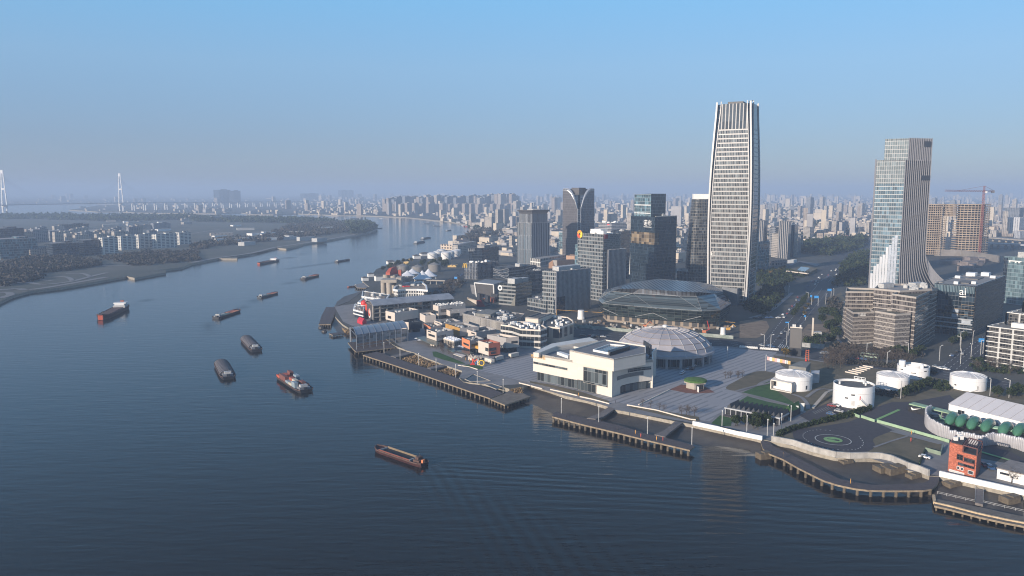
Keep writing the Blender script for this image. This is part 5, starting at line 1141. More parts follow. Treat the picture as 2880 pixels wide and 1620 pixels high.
# buildings behind on the right
def right_back():
 t, (A, B, E, D), H = bld("teal_tower", "pale teal glass tower rising behind the white grid office at the right edge", 22, (1108, 1440, 798), (892, 788), (1500, 800), facade("teal_pale", (0.20, 0.26, 0.28), (0.10, 0.15, 0.165), 2.2, 3.9, .06, .16, .14, .4, .35, .02, 1.7), wl=20, wr=26, cat="office tower", units=3)
 panel(t, "dark_edge", A, B, .80, .995, 2, H - 1, F_navy, .3); mb = MB(); c = A.lerp(E, .5); mb.box(c, 12, 10, H - .6, H + 5, .4); part("plant_room", mb, M_unit, t)
 panel(t, "roof_sign", A, B, .1, .74, H - 4.4, H - 3.4, M_white, .6)
 for u in (.18, .35, .66): panel(t, "sign_glyph", A, B, u, u + .07, H - 5.6, H - 4.5, M_white, .6)
 t, (A, B, E, D), H = bld("white_slab_office", "pale grey office slab with white vertical window strips beyond the crossing", 22, (1085, 500, 250), (868, 245), (1165, 252), facade("white_strips", (0.52, 0.52, 0.53), (0.22, 0.23, 0.25), 6, 4, .6, .12, .4, .7, .4), M_roofl, wl=46, wr=30)
 bld("brown_block_tower", "two grey brown tower blocks standing behind the pale slab office", 22, (1080, 470, 118), (900, 120), (1165, 118), F_res3, M_roof, wl=38, wr=44, cat="apartment tower")
 bld("white_low_office", "small white office with vertical strips at the right edge", 22, (1100, 535, 440), (1028, 432), (1200, 425), MATS["white_strips"], M_roofl, wl=25, wr=30)
 g = GZ(22, 430, 770); yy = g.y; mpp = yy / FPX
 t = thing("unfinished_building", "unfinished twin concrete building with open floors and a bridge of floors on top", "building site", (g.x, g.y, 0))
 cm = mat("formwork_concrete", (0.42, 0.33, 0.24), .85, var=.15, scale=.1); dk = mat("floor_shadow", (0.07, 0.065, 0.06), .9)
 def curvedblock(x0, x1, y0, y1, nfl, depth, bow, nm):
  P0, P1 = AT(*Z(22, x0, y1), yy), AT(*Z(22, x1, y1), yy)
  z0 = max(0, P0.z); z1 = AT(*Z(22, x0, y0), yy).z
  w = P1.x - P0.x; outl = []
  for i in range(11):
   u = i / 10; outl.append(Vector((P0.x + w * u, yy - bow * math.sin(math.pi * u))))
  outl += [Vector((P1.x, yy + depth)), Vector((P0.x, yy + depth))]
  sl = MB(); co = MB()
  for k in range(nfl + 1):
   z = z0 + (z1 - z0) * k / nfl; sl.prism(outl, z, z + 1.15, bottom=True)
  ins = inset(outl, 1.2)
  for k in range(0, 12): p = ins[min(k, 10)]; co.box(p, .7, .7, z0, z1)
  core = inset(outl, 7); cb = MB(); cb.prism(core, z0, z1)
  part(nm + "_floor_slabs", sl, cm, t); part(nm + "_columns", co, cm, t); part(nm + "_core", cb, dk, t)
 curvedblock(250, 660, 78, 762, 22, 26, 9, "right_wing"); curvedblock(-205, 82, 78, 750, 22, 26, 3, "left_wing"); curvedblock(82.5, 249.5, 78, 235, 5, 24, 3, "bridge")
 P = AT(*Z(22, 30, 700), yy - 8); Q = AT(*Z(22, 82, 100), yy - 8)
 mb = MB(); mb.prism([(P.x, yy - 4), (Q.x, yy - 4), (Q.x, yy + 8), (P.x, yy + 8)], 0, Q.z); part("lift_shaft", mb, facade("shaft_grid", (0.36, 0.30, 0.24), (0.14, 0.12, 0.10), 2.5, 3.5, .4, .3, .8, .9, .4), t)
 rc = mat("crane_red", (0.30, 0.09, 0.07), .5)
 b = AT(*Z(22, 552, 770), yy - 16); b.z = 0; zt = AT(*Z(6, 1165, 512), yy - 16).z
 t = thing("tower_crane", "red tower crane standing against the unfinished concrete building", "crane", b)
 def lattice(a, c, w, n):
  mb = MB(); a = Vector(a); c = Vector(c); d = (c - a).normalized(); up = Vector((0, 0, 1)) if abs(d.z) < .9 else Vector((1, 0, 0)); x = d.cross(up).normalized() * w / 2; y = x.cross(d).normalized() * w / 2
  cs = [x + y, x - y, -x - y, -x + y]
  for q in cs: mb.bar(a + q, c + q, w * .11)
  for k in range(n):
   p0, p1 = a.lerp(c, k / n), a.lerp(c, (k + 1) / n)
   for j in range(4): mb.bar(p0 + cs[j], p1 + cs[(j + 1) % 4], w * .11)
  return mb
 part("mast", lattice(b, b + Vector((0, 0, zt)), 2.6, 24), rc, t)
 e1, e0 = AT(*Z(6, 860, 518), yy - 60), AT(*Z(6, 1280, 522), yy + 10); tip = b + Vector((0, 0, zt - 1))
 part("jib", lattice(tip, Vector((e1.x, e1.y, zt)), 2.4, 22), rc, t); part("counter_jib", lattice(tip, Vector((e0.x, e0.y, zt - 1)), 2.4, 8), rc, t)
 mb = MB(); mb.box(Vector((e0.x - 2, e0.y)), 5, 3, zt - 4, zt); part("counterweight", mb, mat("crane_grey", (0.3, 0.3, 0.3), .7), t)
 mb = MB(); mb.box(b + Vector((2.5, -2.5, 0)), 2.4, 2.4, zt - 4, zt - 1); part("cab", mb, M_white, t)
 part("tower_head", lattice(tip, tip + Vector((0, 0, 9)), 2.0, 4), rc, t)
 mb = MB(); top = tip + Vector((0, 0, 9)); mb.bar(top, Vector((e1.x, e1.y, zt)).lerp(tip, .3), .3); mb.bar(top, Vector((e0.x, e0.y, zt)), .3); part("tie_bar", mb, rc, t)
 mb = MB(); pts = [xy(GZ(22, *p)) for p in ((-60, 770), (300, 775), (640, 830), (860, 870))]; mb.walls(pts, 2, 0, 11); solo("ramp_wall", "grey concrete retaining wall below the unfinished building", "wall", mb, mat("ramp_concrete", (0.24, 0.22, 0.20), .85, var=.2, scale=.08))
 mb = MB(); pts = [GZ(22, 740, 525, 8), GZ(22, 1200, 560, 8)];
 for i in range(len(pts) - 1): mb.bar(pts[i], pts[i + 1], 22, 2.5)
 for i in range(6): p = pts[0].lerp(pts[1], i / 5); mb.bar((p.x, p.y, 0), (p.x, p.y, 7), 3)
 solo("viaduct", "pale concrete road viaduct crossing behind the dark glass offices at right", "viaduct", mb, M_conc)
 mb = MB(); pts = [GZ(22, 630, 600, 9), GZ(22, 1200, 622, 9)]; mb.bar(pts[0], pts[1], 22, 2.5)
 for i in range(7): p = pts[0].lerp(pts[1], i / 6); mb.bar((p.x, p.y, 0), (p.x, p.y, 8), 3)
 solo("viaduct", "nearer grey road viaduct in front of the pale slab office", "viaduct", mb, M_steel)
 r = random.Random(9)
 for i in range(16):
  x, y = r.uniform(90, 640), r.uniform(840, 990); g = GZ(22, x, y); mb = MB(); mb.box(g, r.uniform(14, 30), r.uniform(8, 14), 0, r.uniform(4, 9), r.uniform(.3, 1.1)); k = len(mb.v)
  solo("old_house", "low grey house in the shaded cluster below the unfinished building", "house", mb, mat("old_house_grey", (0.20, 0.17, 0.16), .9, var=.25, scale=.1), "low houses below the unfinished building")
right_back()
# towers right of the tallest one (seen between it and the stepped tower)
def mid_right():
 bld("glass_block_office", "teal glass block with gridded left end at the foot of the tallest tower", 21, (190, 1392, 905), (140, 912), (362, 895), F_teal, wl=14, wr=34, units=2)
 rib = facade("ribbed_apartment", (0.46, 0.43, 0.40), (0.035, 0.05, 0.07), 5.5, 90, .34, 0, .15, .7, .5, 0)
 for (lab, near, left, right, wl, wr) in (("dark ribbed apartment tower partly hidden by the tallest tower", (245, 1100, 560), (165, 572), (332, 562), 22, 24), ("tallest ribbed apartment tower of the cluster right of the tallest tower", (632, 1165, 575), (505, 585), (702, 572), 30, 24),
           ("ribbed apartment tower with shaded flank at the right of the tower cluster", (735, 1135, 632), (700, 640), (812, 632), 12, 24), ("short dark ribbed tower at the right end of the cluster", (838, 1060, 790), (806, 795), (888, 785), 13, 22)):
  bld("apartment_tower", lab, 21, near, left, right, rib, M_roof, wl=wl, wr=wr, cat="apartment tower", group="ribbed towers by the avenue")
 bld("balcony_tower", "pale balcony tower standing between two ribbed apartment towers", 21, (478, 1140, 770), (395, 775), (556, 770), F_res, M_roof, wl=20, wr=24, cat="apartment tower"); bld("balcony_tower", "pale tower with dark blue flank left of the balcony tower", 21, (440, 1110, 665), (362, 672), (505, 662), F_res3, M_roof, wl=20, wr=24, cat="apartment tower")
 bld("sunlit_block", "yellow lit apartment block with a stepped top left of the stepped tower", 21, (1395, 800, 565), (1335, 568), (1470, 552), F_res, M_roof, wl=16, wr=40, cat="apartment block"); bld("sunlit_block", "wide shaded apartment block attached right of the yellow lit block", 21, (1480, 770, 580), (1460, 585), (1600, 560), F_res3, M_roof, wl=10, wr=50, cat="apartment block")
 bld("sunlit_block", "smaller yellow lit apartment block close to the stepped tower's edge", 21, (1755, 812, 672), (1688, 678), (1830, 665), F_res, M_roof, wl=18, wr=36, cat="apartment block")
 bld("pink_block", "low pink walled building beyond the trees of the avenue", 21, (1560, 880, 840), (1400, 822), (1620, 800), mat("pink_render", (0.42, 0.24, 0.20), .8, var=.1), M_roof, cat="building"); bld("pink_block", "small pink gabled building beside the low pink walled one", 21, (1720, 890, 838), (1660, 832), (1770, 825), MATS["pink_render"], M_roof, cat="building")
 bld("white_block", "white apartment block with balconies above the shaded trees", 21, (985, 840, 668), (888, 672), (1060, 655), F_res, M_roof, wl=26, wr=40, cat="apartment block"); bld("white_block", "small cream block with black windows below the yellow lit towers", 21, (1320, 835, 775), (1212, 778), (1350, 760), F_res, M_roof, wl=30, wr=16, cat="apartment block")
 bld("pavilion_house", "low brown pavilion house beside the shaded garden", 21, (480, 1280, 1200), (370, 1195), (625, 1180), facade("brown_house", (0.26, 0.20, 0.18), (0.04, 0.04, 0.045), 5, 5, .5, .4, .3, .8, .4), M_roof, cat="building"); bld("white_annex", "small white house at the end of the brown pavilion", 21, (735, 1225, 1175), (640, 1178), (790, 1165), M_white, M_roofl, cat="building")
 t = thing("sunken_gallery", "sunken square gallery with a turfed roof and glass court beside the avenue", "gallery", GZ(21, 890, 1330))
 mb = MB(); mb.prism([xy(GZ(21, *p, 4)) for p in ((640, 1345), (860, 1240), (1110, 1310), (960, 1385))], 0, 4); part("turf_roof", mb, M_dry, t)
 mb = MB(); mb.add([GZ(21, *p, 4.2) for p in ((790, 1335), (850, 1280), (995, 1300), (900, 1365))], [(0, 1, 2, 3)]); part("glass_court", mb, mat("court_glass", (0.20, 0.30, 0.34), .2, spec=.6), t)
 mb = MB(); mb.path([GZ(21, 630, 1350, 5.5), GZ(21, 960, 1390, 5.5)], 3.0, 1.2); part("canopy", mb, M_cream, t)
 mb = MB(); mb.add([GZ(21, *p, .35) for p in ((640, 1260), (820, 1190), (1150, 1240), (1100, 1275), (830, 1205), (700, 1262))], [tuple(range(6))]); struct("gallery_path", mb, M_pave)
mid_right()
# tank park
M_tank = mat("tank_white_paint", (0.80, 0.79, 0.78), .45, var=.05, scale=.15)
def tank(label, k, cx, rx, yb, yt, domed=True, roofm=None, slots=(), extra=None):
 p = G(*Z(k, cx, yb)); r = rx / ZR[k][2] * p.y / FPX; r = r * (1 + r / p.y)
 H = HT(p, Z(k, 0, yt)[1]); c = xy(p) + xy(p).normalized() * r
 t = thing("storage_tank", label, "storage tank", (c.x, c.y, 0), "white round tanks of the tank park")
 mb = MB(); mb.cyl(c.x, c.y, r, 0, H, 56, top=False); part("tank_wall", mb, M_tank, t, smooth=False)
 if domed:
  prof = [(r, H), (r * .8, H + r * .075), (r * .5, H + r * .14), (r * .2, H + r * .175), (r * .02, H + r * .18)]
  mb = MB(); mb.loft([[(c.x + q * math.cos(2 * math.pi * i / 56), c.y + q * math.sin(2 * math.pi * i / 56), z) for i in range(56)] for q, z in prof], cap1=True); part("domed_roof", mb, mat("tank_roof_grey", (0.56, 0.54, 0.52), .6, var=.08, scale=.3), t)
  mb = MB()
  for i in range(16):
   a = 2 * math.pi * i / 16; mb.path([(c.x + q * math.cos(a), c.y + q * math.sin(a), z + .06) for q, z in prof], .12 if i % 4 else .35, .12)
  part("roof_ribs", mb, M_tank, t)
 else:
  mb = MB(); mb.cyl(c.x, c.y, r - .35, H - 1.0, H - .9, 56); part("flat_roof", mb, roofm or mat("tank_flat_roof", (0.10, 0.098, 0.095), .9, scale=.4, c2=(.15, .145, .14)), t)
  mb = MB(); mb.ring([Vector((c.x + r * math.cos(2 * math.pi * i / 56), c.y + r * math.sin(2 * math.pi * i / 56))) for i in range(56)], .3, H - .02, H + .25); part("rim", mb, M_tank, t)
 mb = MB(); mb.loft([[(c.x + (r + o) * math.cos(2 * math.pi * i / 56), c.y + (r + o) * math.sin(2 * math.pi * i / 56), z) for i in range(56)] for z, o in ((H * .70, 0), (H * .70, .1), (H * .72, .1), (H * .72, 0))]); part("wall_band", mb, mat("tank_band", (0.60, 0.59, 0.57), .5), t)
 base = math.atan2(-c.y, -c.x)
 def slot(name, da, w, z0, z1, m, off=.12):
  n = 6; mb = MB(); mb.loft([[(c.x + (r + off) * math.cos(base + da - w / 2 + w * i / n), c.y + (r + off) * math.sin(base + da - w / 2 + w * i / n), z) for z in (z0, z1)] for i in range(n + 1)], closed=False); return part(name, mb, m, t)
 for da, w, u0, u1 in slots: slot("slot_window", da, w, H * u0, H * u1, M_glass)
 if extra: extra(t, c, r, H, base, slot)
 return t
def ext_box(t, c, r, H, base, slot):
 q = [xy(GZ(14, x, y, 0)) for x, y in ((672, 545), (905, 592), (968, 560), (730, 500))]; h = HT(q[1], Z(14, 0, 475)[1])
 A, B = q[0], q[1]; mb = MB()
 mb.prism(q, 0, .5, bottom=True); mb.prism(q, h - .6, h, bottom=True); mb.wall(q[0], q[3], .5, .5, h - .6); mb.wall(q[1], q[2], .5, .5, h - .6); part("entrance_box", mb, mat("cream_panel", (0.60, 0.56, 0.50), .6), t)
 mb = MB(); mb.wall(q[0].lerp(q[3], .3), q[1].lerp(q[2], .3), .3, .5, h * .3); part("balustrade", mb, M_tank, t)
 mb = MB(); w = [xy(GZ(14, *p)) for p in ((1130, 480), (1218, 468), (1218, 455), (1130, 455))]; mb.prism([xy(GZ(14, 1125, 480)), xy(GZ(14, 1218, 470)), xy(GZ(14, 1225, 440)), xy(GZ(14, 1130, 440))], 0, 6.0); part("side_wing", mb, mat("wing_grey", (0.42, 0.43, 0.45), .6), t)
 hp = 9.5; mb = MB(); mb.prism([xy(GZ(14, *p, hp)) for p in ((880, 275), (1010, 222), (1128, 238), (1075, 300))], hp - 4.5, hp); part("rear_block", mb, mat("olive_grey_roof", (0.20, 0.195, 0.175), .85), t)
 slot("door", .75, .10, 1.2, 3.4, M_glass)
tank("domed white tank with a cream box porch facing the green lawn", 14, 928, 203, 570, 408, True, slots=(), extra=ext_box)
def ext_big(t, c, r, H, base, slot):
 for da, z0, z1, w in ((-.02, .12, .38, .18), (.28, .05, .2, .12)): slot("hatch", da, w, H * z0 + .2, H * z1, mat("tank_band", (0.60, 0.59, 0.57)))
 slot("door", .32, .05, H * .42, H * .62, M_redp)
 pts = [];
 for i in range(9): a = base + .32 + .05 * i; q = r + .6; pts.append((c.x + q * math.cos(a), c.y + q * math.sin(a), H * .45 - i * H * .05))
 mb = MB(); mb.path(pts, 1.0, .3); mb.path([(p[0], p[1], p[2] + 1) for p in pts], .12); part("stair", mb, M_white, t)
 mb = MB(); p0 = xy(GZ(14, 1620, 420, H)); p1 = xy(GZ(14, 1745, 440, H))
 for z in (H + .2, H + 1.2): mb.bar((p0.x, p0.y, z), (p1.x, p1.y, z), .25)
 for u in (0, .33, .66, 1): p = p0.lerp(p1, u); mb.bar((p.x, p.y, H - .9), (p.x, p.y, H + 1.3), .25)
 part("railing", mb, M_white, t)
 for x, y in ((1728, 480), (1750, 500), (1455, 485)): mb = MB(); p = xy(GZ(14, x, y, H - .9)); mb.cyl(p.x, p.y, .5, H - .9, H + .6, 8); part("roof_vent", mb, M_white, t)
 a, b = xy(GZ(14, 1375, 610)), xy(GZ(14, 1150, 760)); mb = MB(); mb.bar((a.x, a.y, 3.2), (xy(GZ(14, 1300, 640)).x, xy(GZ(14, 1300, 640)).y, 3.0), 1.6, .4); mb.bar((xy(GZ(14, 1300, 640)).x, xy(GZ(14, 1300, 640)).y, 3.0), (b.x, b.y, .3), 1.6, .4); part("access_ramp", mb, M_conc, t)
tank("large flat roofed white tank beside the small car park", 14, 1603, 222, 762, 528, False, slots=((-.02, .17, .62, .69), (-.32, .16, .44, .51)), extra=ext_big)
tank("domed white tank with a small roof hatch, behind the flat roofed one", 15, 440, 176, 560, 410, True)
def ext_far(t, c, r, H, base, slot):
 for x, y, q, h in ((553, 262, 1.9, 2.6), (778, 300, 1.0, 2.2)): p = xy(GZ(15, x, y, H)); mb = MB(); mb.cyl(p.x, p.y, q, H - .9, H + h, 16); part("roof_drum", mb, M_tank, t)
 p = xy(GZ(15, 680, 285, H)); mb = MB(); mb.ring(ellipse_pts(p, 4.2, 3.6, 24), .3, H - .89, H + .8); part("roof_ring", mb, M_tank, t)
tank("flat roofed white tank with round roof drums and slit windows by the crossing", 15, 672, 170, 432, 308, False, slots=((-.75, .2, .72, .80), (.02, .30, .55, .62), (.8, .2, .72, .80), (.45, .22, .18, .25)), extra=ext_far)
def ext_right(t, c, r, H, base, slot):
 slot("slot_window", -.7, .14, H * .3, H * .4, M_glass); slot("door", .55, .07, H * .2, H * .45, mat("door_grey", (0.35, 0.34, 0.32), .5))
 pts = [(c.x + (r + .6) * math.cos(base + .5 - .06 * i), c.y + (r + .6) * math.sin(base + .5 - .06 * i), H * .22 - i * .25) for i in range(8)]; mb = MB(); mb.path(pts, .9, .25); part("stair", mb, M_white, t)
tank("domed white tank above the long white marquee at right", 15, 1290, 188, 568, 420, True, extra=ext_right)
def pavilion():
 A, B = xy(GZ(14, 165, 825)), xy(GZ(14, 772, 945)); h = HT(A, Z(14, 0, 745)[1]); d = (B - A).normalized(); n = Vector((-d.y, d.x)); n = n if n.y > 0 else -n
 L = (B - A).length; D = 11.0
 t = thing("sawtooth_pavilion", "long glazed pavilion with a row of sawtooth skylights on its roof", "pavilion", (A.x, A.y, 0))
 mb = MB(); mb.prism([A + n * .4, B + n * .4, B + n * D, A + n * D], 0, h - .6); part("glazing", mb, facade("pavilion_glass", (0.035, 0.035, 0.035), (0.012, 0.013, 0.015), 3, 3, .05, .05, .1, .4, .8), t)
 mb = MB(); mb.prism([A - n * .8 - d * .5, B - n * .8 + d * .5, B + n * D + d * .5, A + n * D - d * .5], h - .6, h, bottom=True); part("roof_slab", mb, mat("pavilion_frame", (0.42, 0.43, 0.44), .5), t)
 for i in range(11):
  p = A + d * (L * i / 10) - n * .3; mb = MB(); mb.bar((p.x, p.y, 0), (p.x, p.y, h - .6), .32); part("column", mb, MATS["pavilion_frame"], t)
 gm = facade("skylight_panes", (0.40, 0.42, 0.44), (0.22, 0.27, 0.31), 1.1, 1.1, .12, .1, .12, .4, .8)
 for i in range(11):
  s = L * i / 11 + .3; w = L / 11 - .25; p = A + d * s; q = p + d * w; zz = 2.3
  a, b, a2, b2 = p, p + n * (D - .6), q, q + n * (D - .6)
  mb = MB(); vs = [(a.x, a.y, h + .01), (b.x, b.y, h + .01), (a2.x, a2.y, h + .01), (b2.x, b2.y, h + .01), (a2.x - d.x * .4, a2.y - d.y * .4, h + zz), (b2.x - d.x * .4, b2.y - d.y * .4, h + zz)]
  mb.add(vs, [(0, 4, 5, 1)]); o = part("skylight", mb, gm, t); mb = MB(); mb.add(vs, [(2, 3, 5, 4), (0, 2, 4), (1, 5, 3)]); part("frame", mb, M_dkst, o)
 mb = MB(); p = xy(GZ(14, 490, 880)); mb.prism([A - n * 4, B - n * 4, B - n * .9, A - n * .9], 0, .3); part("terrace", mb, M_wood, t)
 g = GZ(14, 490, 878); t = thing("cone_tree", "small orange decorated cone standing before the sawtooth pavilion", "decoration", g); mb = MB(); mb.cyl(g.x, g.y, 1.0, .3, 3.6, 10, .1); part("cone", mb, mat("cone_rust", (0.45, 0.18, 0.07), .8), t); mb = MB(); mb.sphere((g.x, g.y, 3.8), .3, 8, 5); part("star_tip", mb, M_yel, t)
 g = GZ(14, 900, 800); t = thing("bunker_house", "small turf roofed house with white gable fins at the end of the sawtooth pavilion", "house", g)
 q = [xy(GZ(14, *p)) for p in ((840, 830), (900, 870), (1010, 820), (960, 770))]; mb = MB(); mb.prism(q, 0, 3.2); part("walls", mb, mat("dark_brick", (0.06, 0.055, 0.05), .8), t)
 r1 = [(q[0].x, q[0].y, 3.21), (q[1].x, q[1].y, 3.21), (q[2].x, q[2].y, 3.21), (q[3].x, q[3].y, 3.21)]; ap = [(q[0].lerp(q[1], .5).x, q[0].lerp(q[1], .5).y, 5.6), (q[2].lerp(q[3], .5).x, q[2].lerp(q[3], .5).y, 5.6)]
 mb = MB(); mb.add(r1 + ap, [(0, 4, 5, 3), (1, 2, 5, 4), (0, 1, 4), (2, 3, 5)]); part("turf_roof", mb, M_lawn, t)
 for x, y in ((905, 800), (975, 770)): a = GZ(14, x - 25, y + 25); mb = MB(); mb.add([(a.x, a.y, .2), (a.x + 4, a.y - .5, .2), (a.x + 4.6, a.y - .5, 4.4), (a.x - .6, a.y, 4.6)], [(0, 1, 2, 3)]); mb.add([(a.x, a.y + .4, .2), (a.x + 4, a.y - .1, .2), (a.x + 4.6, a.y - .1, 4.4), (a.x - .6, a.y + .4, 4.6)], [(3, 2, 1, 0)]); part("gable_fin", mb, M_white, t)
pavilion()
def kiosk():
 g = GZ(13, 1795, 725); t = thing("green_roof_kiosk", "hexagonal concrete kiosk with a grassy roof on red brick paving", "kiosk", g); c = xy(GZ(13, 1795, 690));
 h = 4.6; mb = MB(); mb.prism(ellipse_pts(c, 5.6, 5.6, 6, .2), 0, h - 1.2); part("walls", mb, M_conc, t)
 mb = MB(); mb.prism(ellipse_pts(c, 7.0, 7.0, 6, .2), h - 1.2, h - .5, bottom=True); part("roof_slab", mb, M_conc, t)
 mb = MB(); mb.loft([[(p.x, p.y, z) for p in ellipse_pts(c, q, q, 18, .2)] for q, z in ((6.7, h - .5), (6.2, h + .4), (3.5, h + 1.0), (1, h + 1.2))], cap1=True); part("grass_roof", mb, mat("roof_grass", (0.045, 0.10, 0.022), .95, scale=.8, c2=(0.08, 0.16, 0.035)), t)
 P = ellipse_pts(c, 5.7, 5.7, 6, .2); P = sorted(P, key=lambda p: p.y)[:2]; panel(t, "glass_front", P[0], P[1], .2, .9, .2, 2.9, M_glass)
 mb = MB(); e = xy(GZ(13, 1822, 735)); mb.box(e, .5, 2, 0, 3.2); part("white_pier", mb, M_white, t)
kiosk()
def marquee():
 h = 5.5; A = xy(GZ(15, 1082, 705, h)); B = xy(GZ(15, 2060, 945, h)); d = (B - A).normalized(); rid = xy(GZ(15, 1232, 565, h + 4.0))
 n = Vector((-d.y, d.x)); n = n if n.y > 0 else -n; half = max(9.0, (rid - A).dot(n)); L = (B - A).length
 t = thing("marquee", "long white event marquee with a ribbed pitched roof at the right edge", "tent", (A.x, A.y, 0))
 F = A + n * 2 * half; F2 = B + n * 2 * half
 rz = h + 4.2; r0, r1 = A + n * half, B + n * half
 mb = MB(); mb.prism([A, B, F2, F], 0, h); mb.add([(A.x, A.y, h), (F.x, F.y, h), (r0.x, r0.y, rz)], [(0, 1, 2)]); part("canvas_walls", mb, M_tank, t)
 mb = MB(); P = lambda v, z: (v.x, v.y, z); e = n * -.6
 mb.add([P(A + e, h - .1), P(B + e, h - .1), P(r1, rz), P(r0, rz), P(F - e, h - .1), P(F2 - e, h - .1)], [(0, 1, 2, 3), (3, 2, 5, 4)]); part("canvas_roof", mb, mat("canvas_pale", (0.60, 0.57, 0.56), .7, var=.05, scale=.1), t)
 mb = MB()
 for i in range(int(L / 5) + 1): p = A + d * (i * 5); q = p + n * half; mb.bar(P(p + e, h), P(q, rz + .08), .14)
 part("roof_seams", mb, mat("seam_grey", (0.42, 0.40, 0.40), .7), t)
 panel(t, "window", A, B, .12, .165, 1.8, 3.6, M_glass); o = panel(t, "window", A, B, .168, .2, 1.8, 3.6, M_glass)
 for i in range(4):
  u = .42 + i * .11; p = A + d * (L * u) - n * .4; mb = MB(); mb.loft([[(p.x + d.x * 3.6 * math.cos(a) , p.y + d.y * 3.6 * math.cos(a), max(.1, 3.9 * math.sin(a))) for a in [j * math.pi / 8 for j in range(9)]], [(p.x + n.x + d.x * 3.6 * math.cos(a) , p.y + n.y + d.y * 3.6 * math.cos(a), max(.1, 3.9 * math.sin(a))) for a in [j * math.pi / 8 for j in range(9)]]], closed=False, cap0=True); part("arched_porch", mb, M_tank, t)
marquee()
def inflatables():
 pts = curve(GL(15, [(870, 850), (815, 900), (840, 990), (960, 1070), (1100, 1120), (1280, 1150), (1440, 1185), (1600, 1170), (1720, 1190), (1840, 1215), (1932, 1250), (2100, 1300)]), 8, False)
 clear = mat("clear_inflatable", (0.38, 0.375, 0.39), .25, var=.10, scale=.5, spec=.6)
 t = thing("inflatable_fence", "curving fence of upright milky inflatable tubes round the sports court", "fence", pts[20]); P = resample(pts, 86)
 r = random.Random(4)
 for i, p in enumerate(P):
  h = 6.2 if i < 44 else (5.0 if i < 60 else 5.6); h += r.uniform(-.35, .35); q = 0.52 if i < 44 else .62
  mb = MB(); mb.loft([[(p.x + q * k * math.cos(a), p.y + q * k * math.sin(a), h * z) for a in [j * math.pi / 4 for j in range(8)]] for z, k in ((0, .8), (.05, 1), (.93, 1), (.98, .75), (1.0, .3))], cap1=True); part("tube", mb, clear, t, smooth=True)
 g = GZ(15, 1400, 960); t = thing("green_inflatable", "big row of glossy green balloon lobes strung on tubes inside the inflatable fence", "inflatable", g); gm = mat("green_balloon", (0.06, 0.17, 0.10), .22, var=.12, spec=.6)
 spots = [(1118, 890), (1235, 910), (1365, 940), (1525, 965), (1725, 1000), (1890, 1015), (2030, 1060)]
 C_ = []
 for i, (x, y) in enumerate(spots):
  p = xy(GZ(15, x, y, 3.0)); C_.append(p); d = rotv(*p.normalized(), -.22)
  mb = MB(); rings = []
  for s in range(9):
   u = -1 + 2 * s / 8; rr = 2.25 * (1 - abs(u) ** 4) ** .5 + .05; q = p + d * (u * 8.0); zz = 2.6 + 1.8 * (1 - u * u); rings.append([(q.x - d.y * rr * math.cos(b), q.y + d.x * rr * math.cos(b), zz + rr * math.sin(b)) for b in [j * math.pi / 6 for j in range(12)]])
  mb.loft(rings, cap0=True, cap1=True); part("balloon_lobe", mb, gm, t, smooth=True)
 for off in (-1.5, 0, 1.5):
  mb = MB(); mb.tube([(p.x, p.y + off * 1.2, 3.1) for p in C_], .45, 8); part("connecting_tube", mb, mat("pale_green_tube", (0.20, 0.34, 0.24), .3), t, smooth=True)
 g = GZ(15, 1010, 905); t = thing("tick_sculpture", "pale green swept tick sculpture on the dark oval of the court", "sculpture", g); mb = MB(); mb.add([g + Vector(v) for v in ((-2.5, 0, .4), (0, -.3, .4), (2.8, 0, .6), (-.2, .2, 1.5), (-1.2, .2, 3.4), (-1.4, .3, 1.4))], [(0, 1, 3, 5), (1, 2, 3), (5, 3, 4)]); mb.add([g + Vector(v) for v in ((-2.5, .5, .4), (0, .3, .4), (2.8, .5, .6), (-.2, .7, 1.5), (-1.2, .7, 3.4), (-1.4, .8, 1.4))], [(5, 3, 1, 0), (3, 2, 1), (4, 3, 5)]); part("tick", mb, MATS["pale_green_tube"], t)
 mb = MB(); mb.add([(p.x, p.y, .55) for p in curve(GL(15, [(850, 870), (1000, 850), (1150, 900), (1250, 1000), (1100, 960), (920, 930)]), 4)], [tuple(range(24))]); struct("court_dark_oval_paint", mb, mat("oval_dark", (0.02, 0.03, 0.04), .35))
 A, B = xy(GZ(15, 628, 790)), xy(GZ(15, 860, 855)); t = thing("court_gate", "black court entrance wall with a white curved tick mark and pale green beam roof", "gate", (A.x, A.y, 0)); h = HT(A, Z(15, 0, 722)[1])
 E_ = xy(GZ(15, 1170, 820, h)); mb = MB(); mb.wall(A, B, 1.0, 0, h); part("black_wall", mb, mat("court_black", (0.02, 0.02, 0.022), .6), t)
 A2 = xy(GZ(15, 628, 715, h)); mb = MB(); mb.prism([A2, xy(GZ(15, 685, 698, h)), xy(GZ(15, 1180, 815, h)), xy(GZ(15, 1150, 838, h))], h, h + .5, bottom=True); part("beam_roof", mb, mat("pale_green_board", (0.30, 0.42, 0.27), .7), t)
 e = (B - A).normalized(); nn = Vector((e.y, -e.x)); nn = nn if nn.y < 0 else -nn; o = A.lerp(B, .12) + nn * .6; sw = [(0, 1.0), (.25, .35), (.7, .15), (1.6, .5), (3.6, 1.35), (1.4, .75), (.8, .65), (.55, .85)]
 mb = MB(); mb.add([(o.x + e.x * u * 1.6, o.y + e.y * u * 1.6, h * .30 + v * 1.7) for u, v in sw], [tuple(range(8))]); part("tick_mark", mb, M_white, t)
 mb = MB(); mb.tube([(B.x, B.y, .3), (B.x - 1, B.y + .5, h * .6), (B.x + 3, B.y - 1, h * .5), (B.x + 6, B.y - 2, .6)], [1.2, 1.0, .7, .4], 8); part("glass_shard", mb, clear, t, smooth=True)
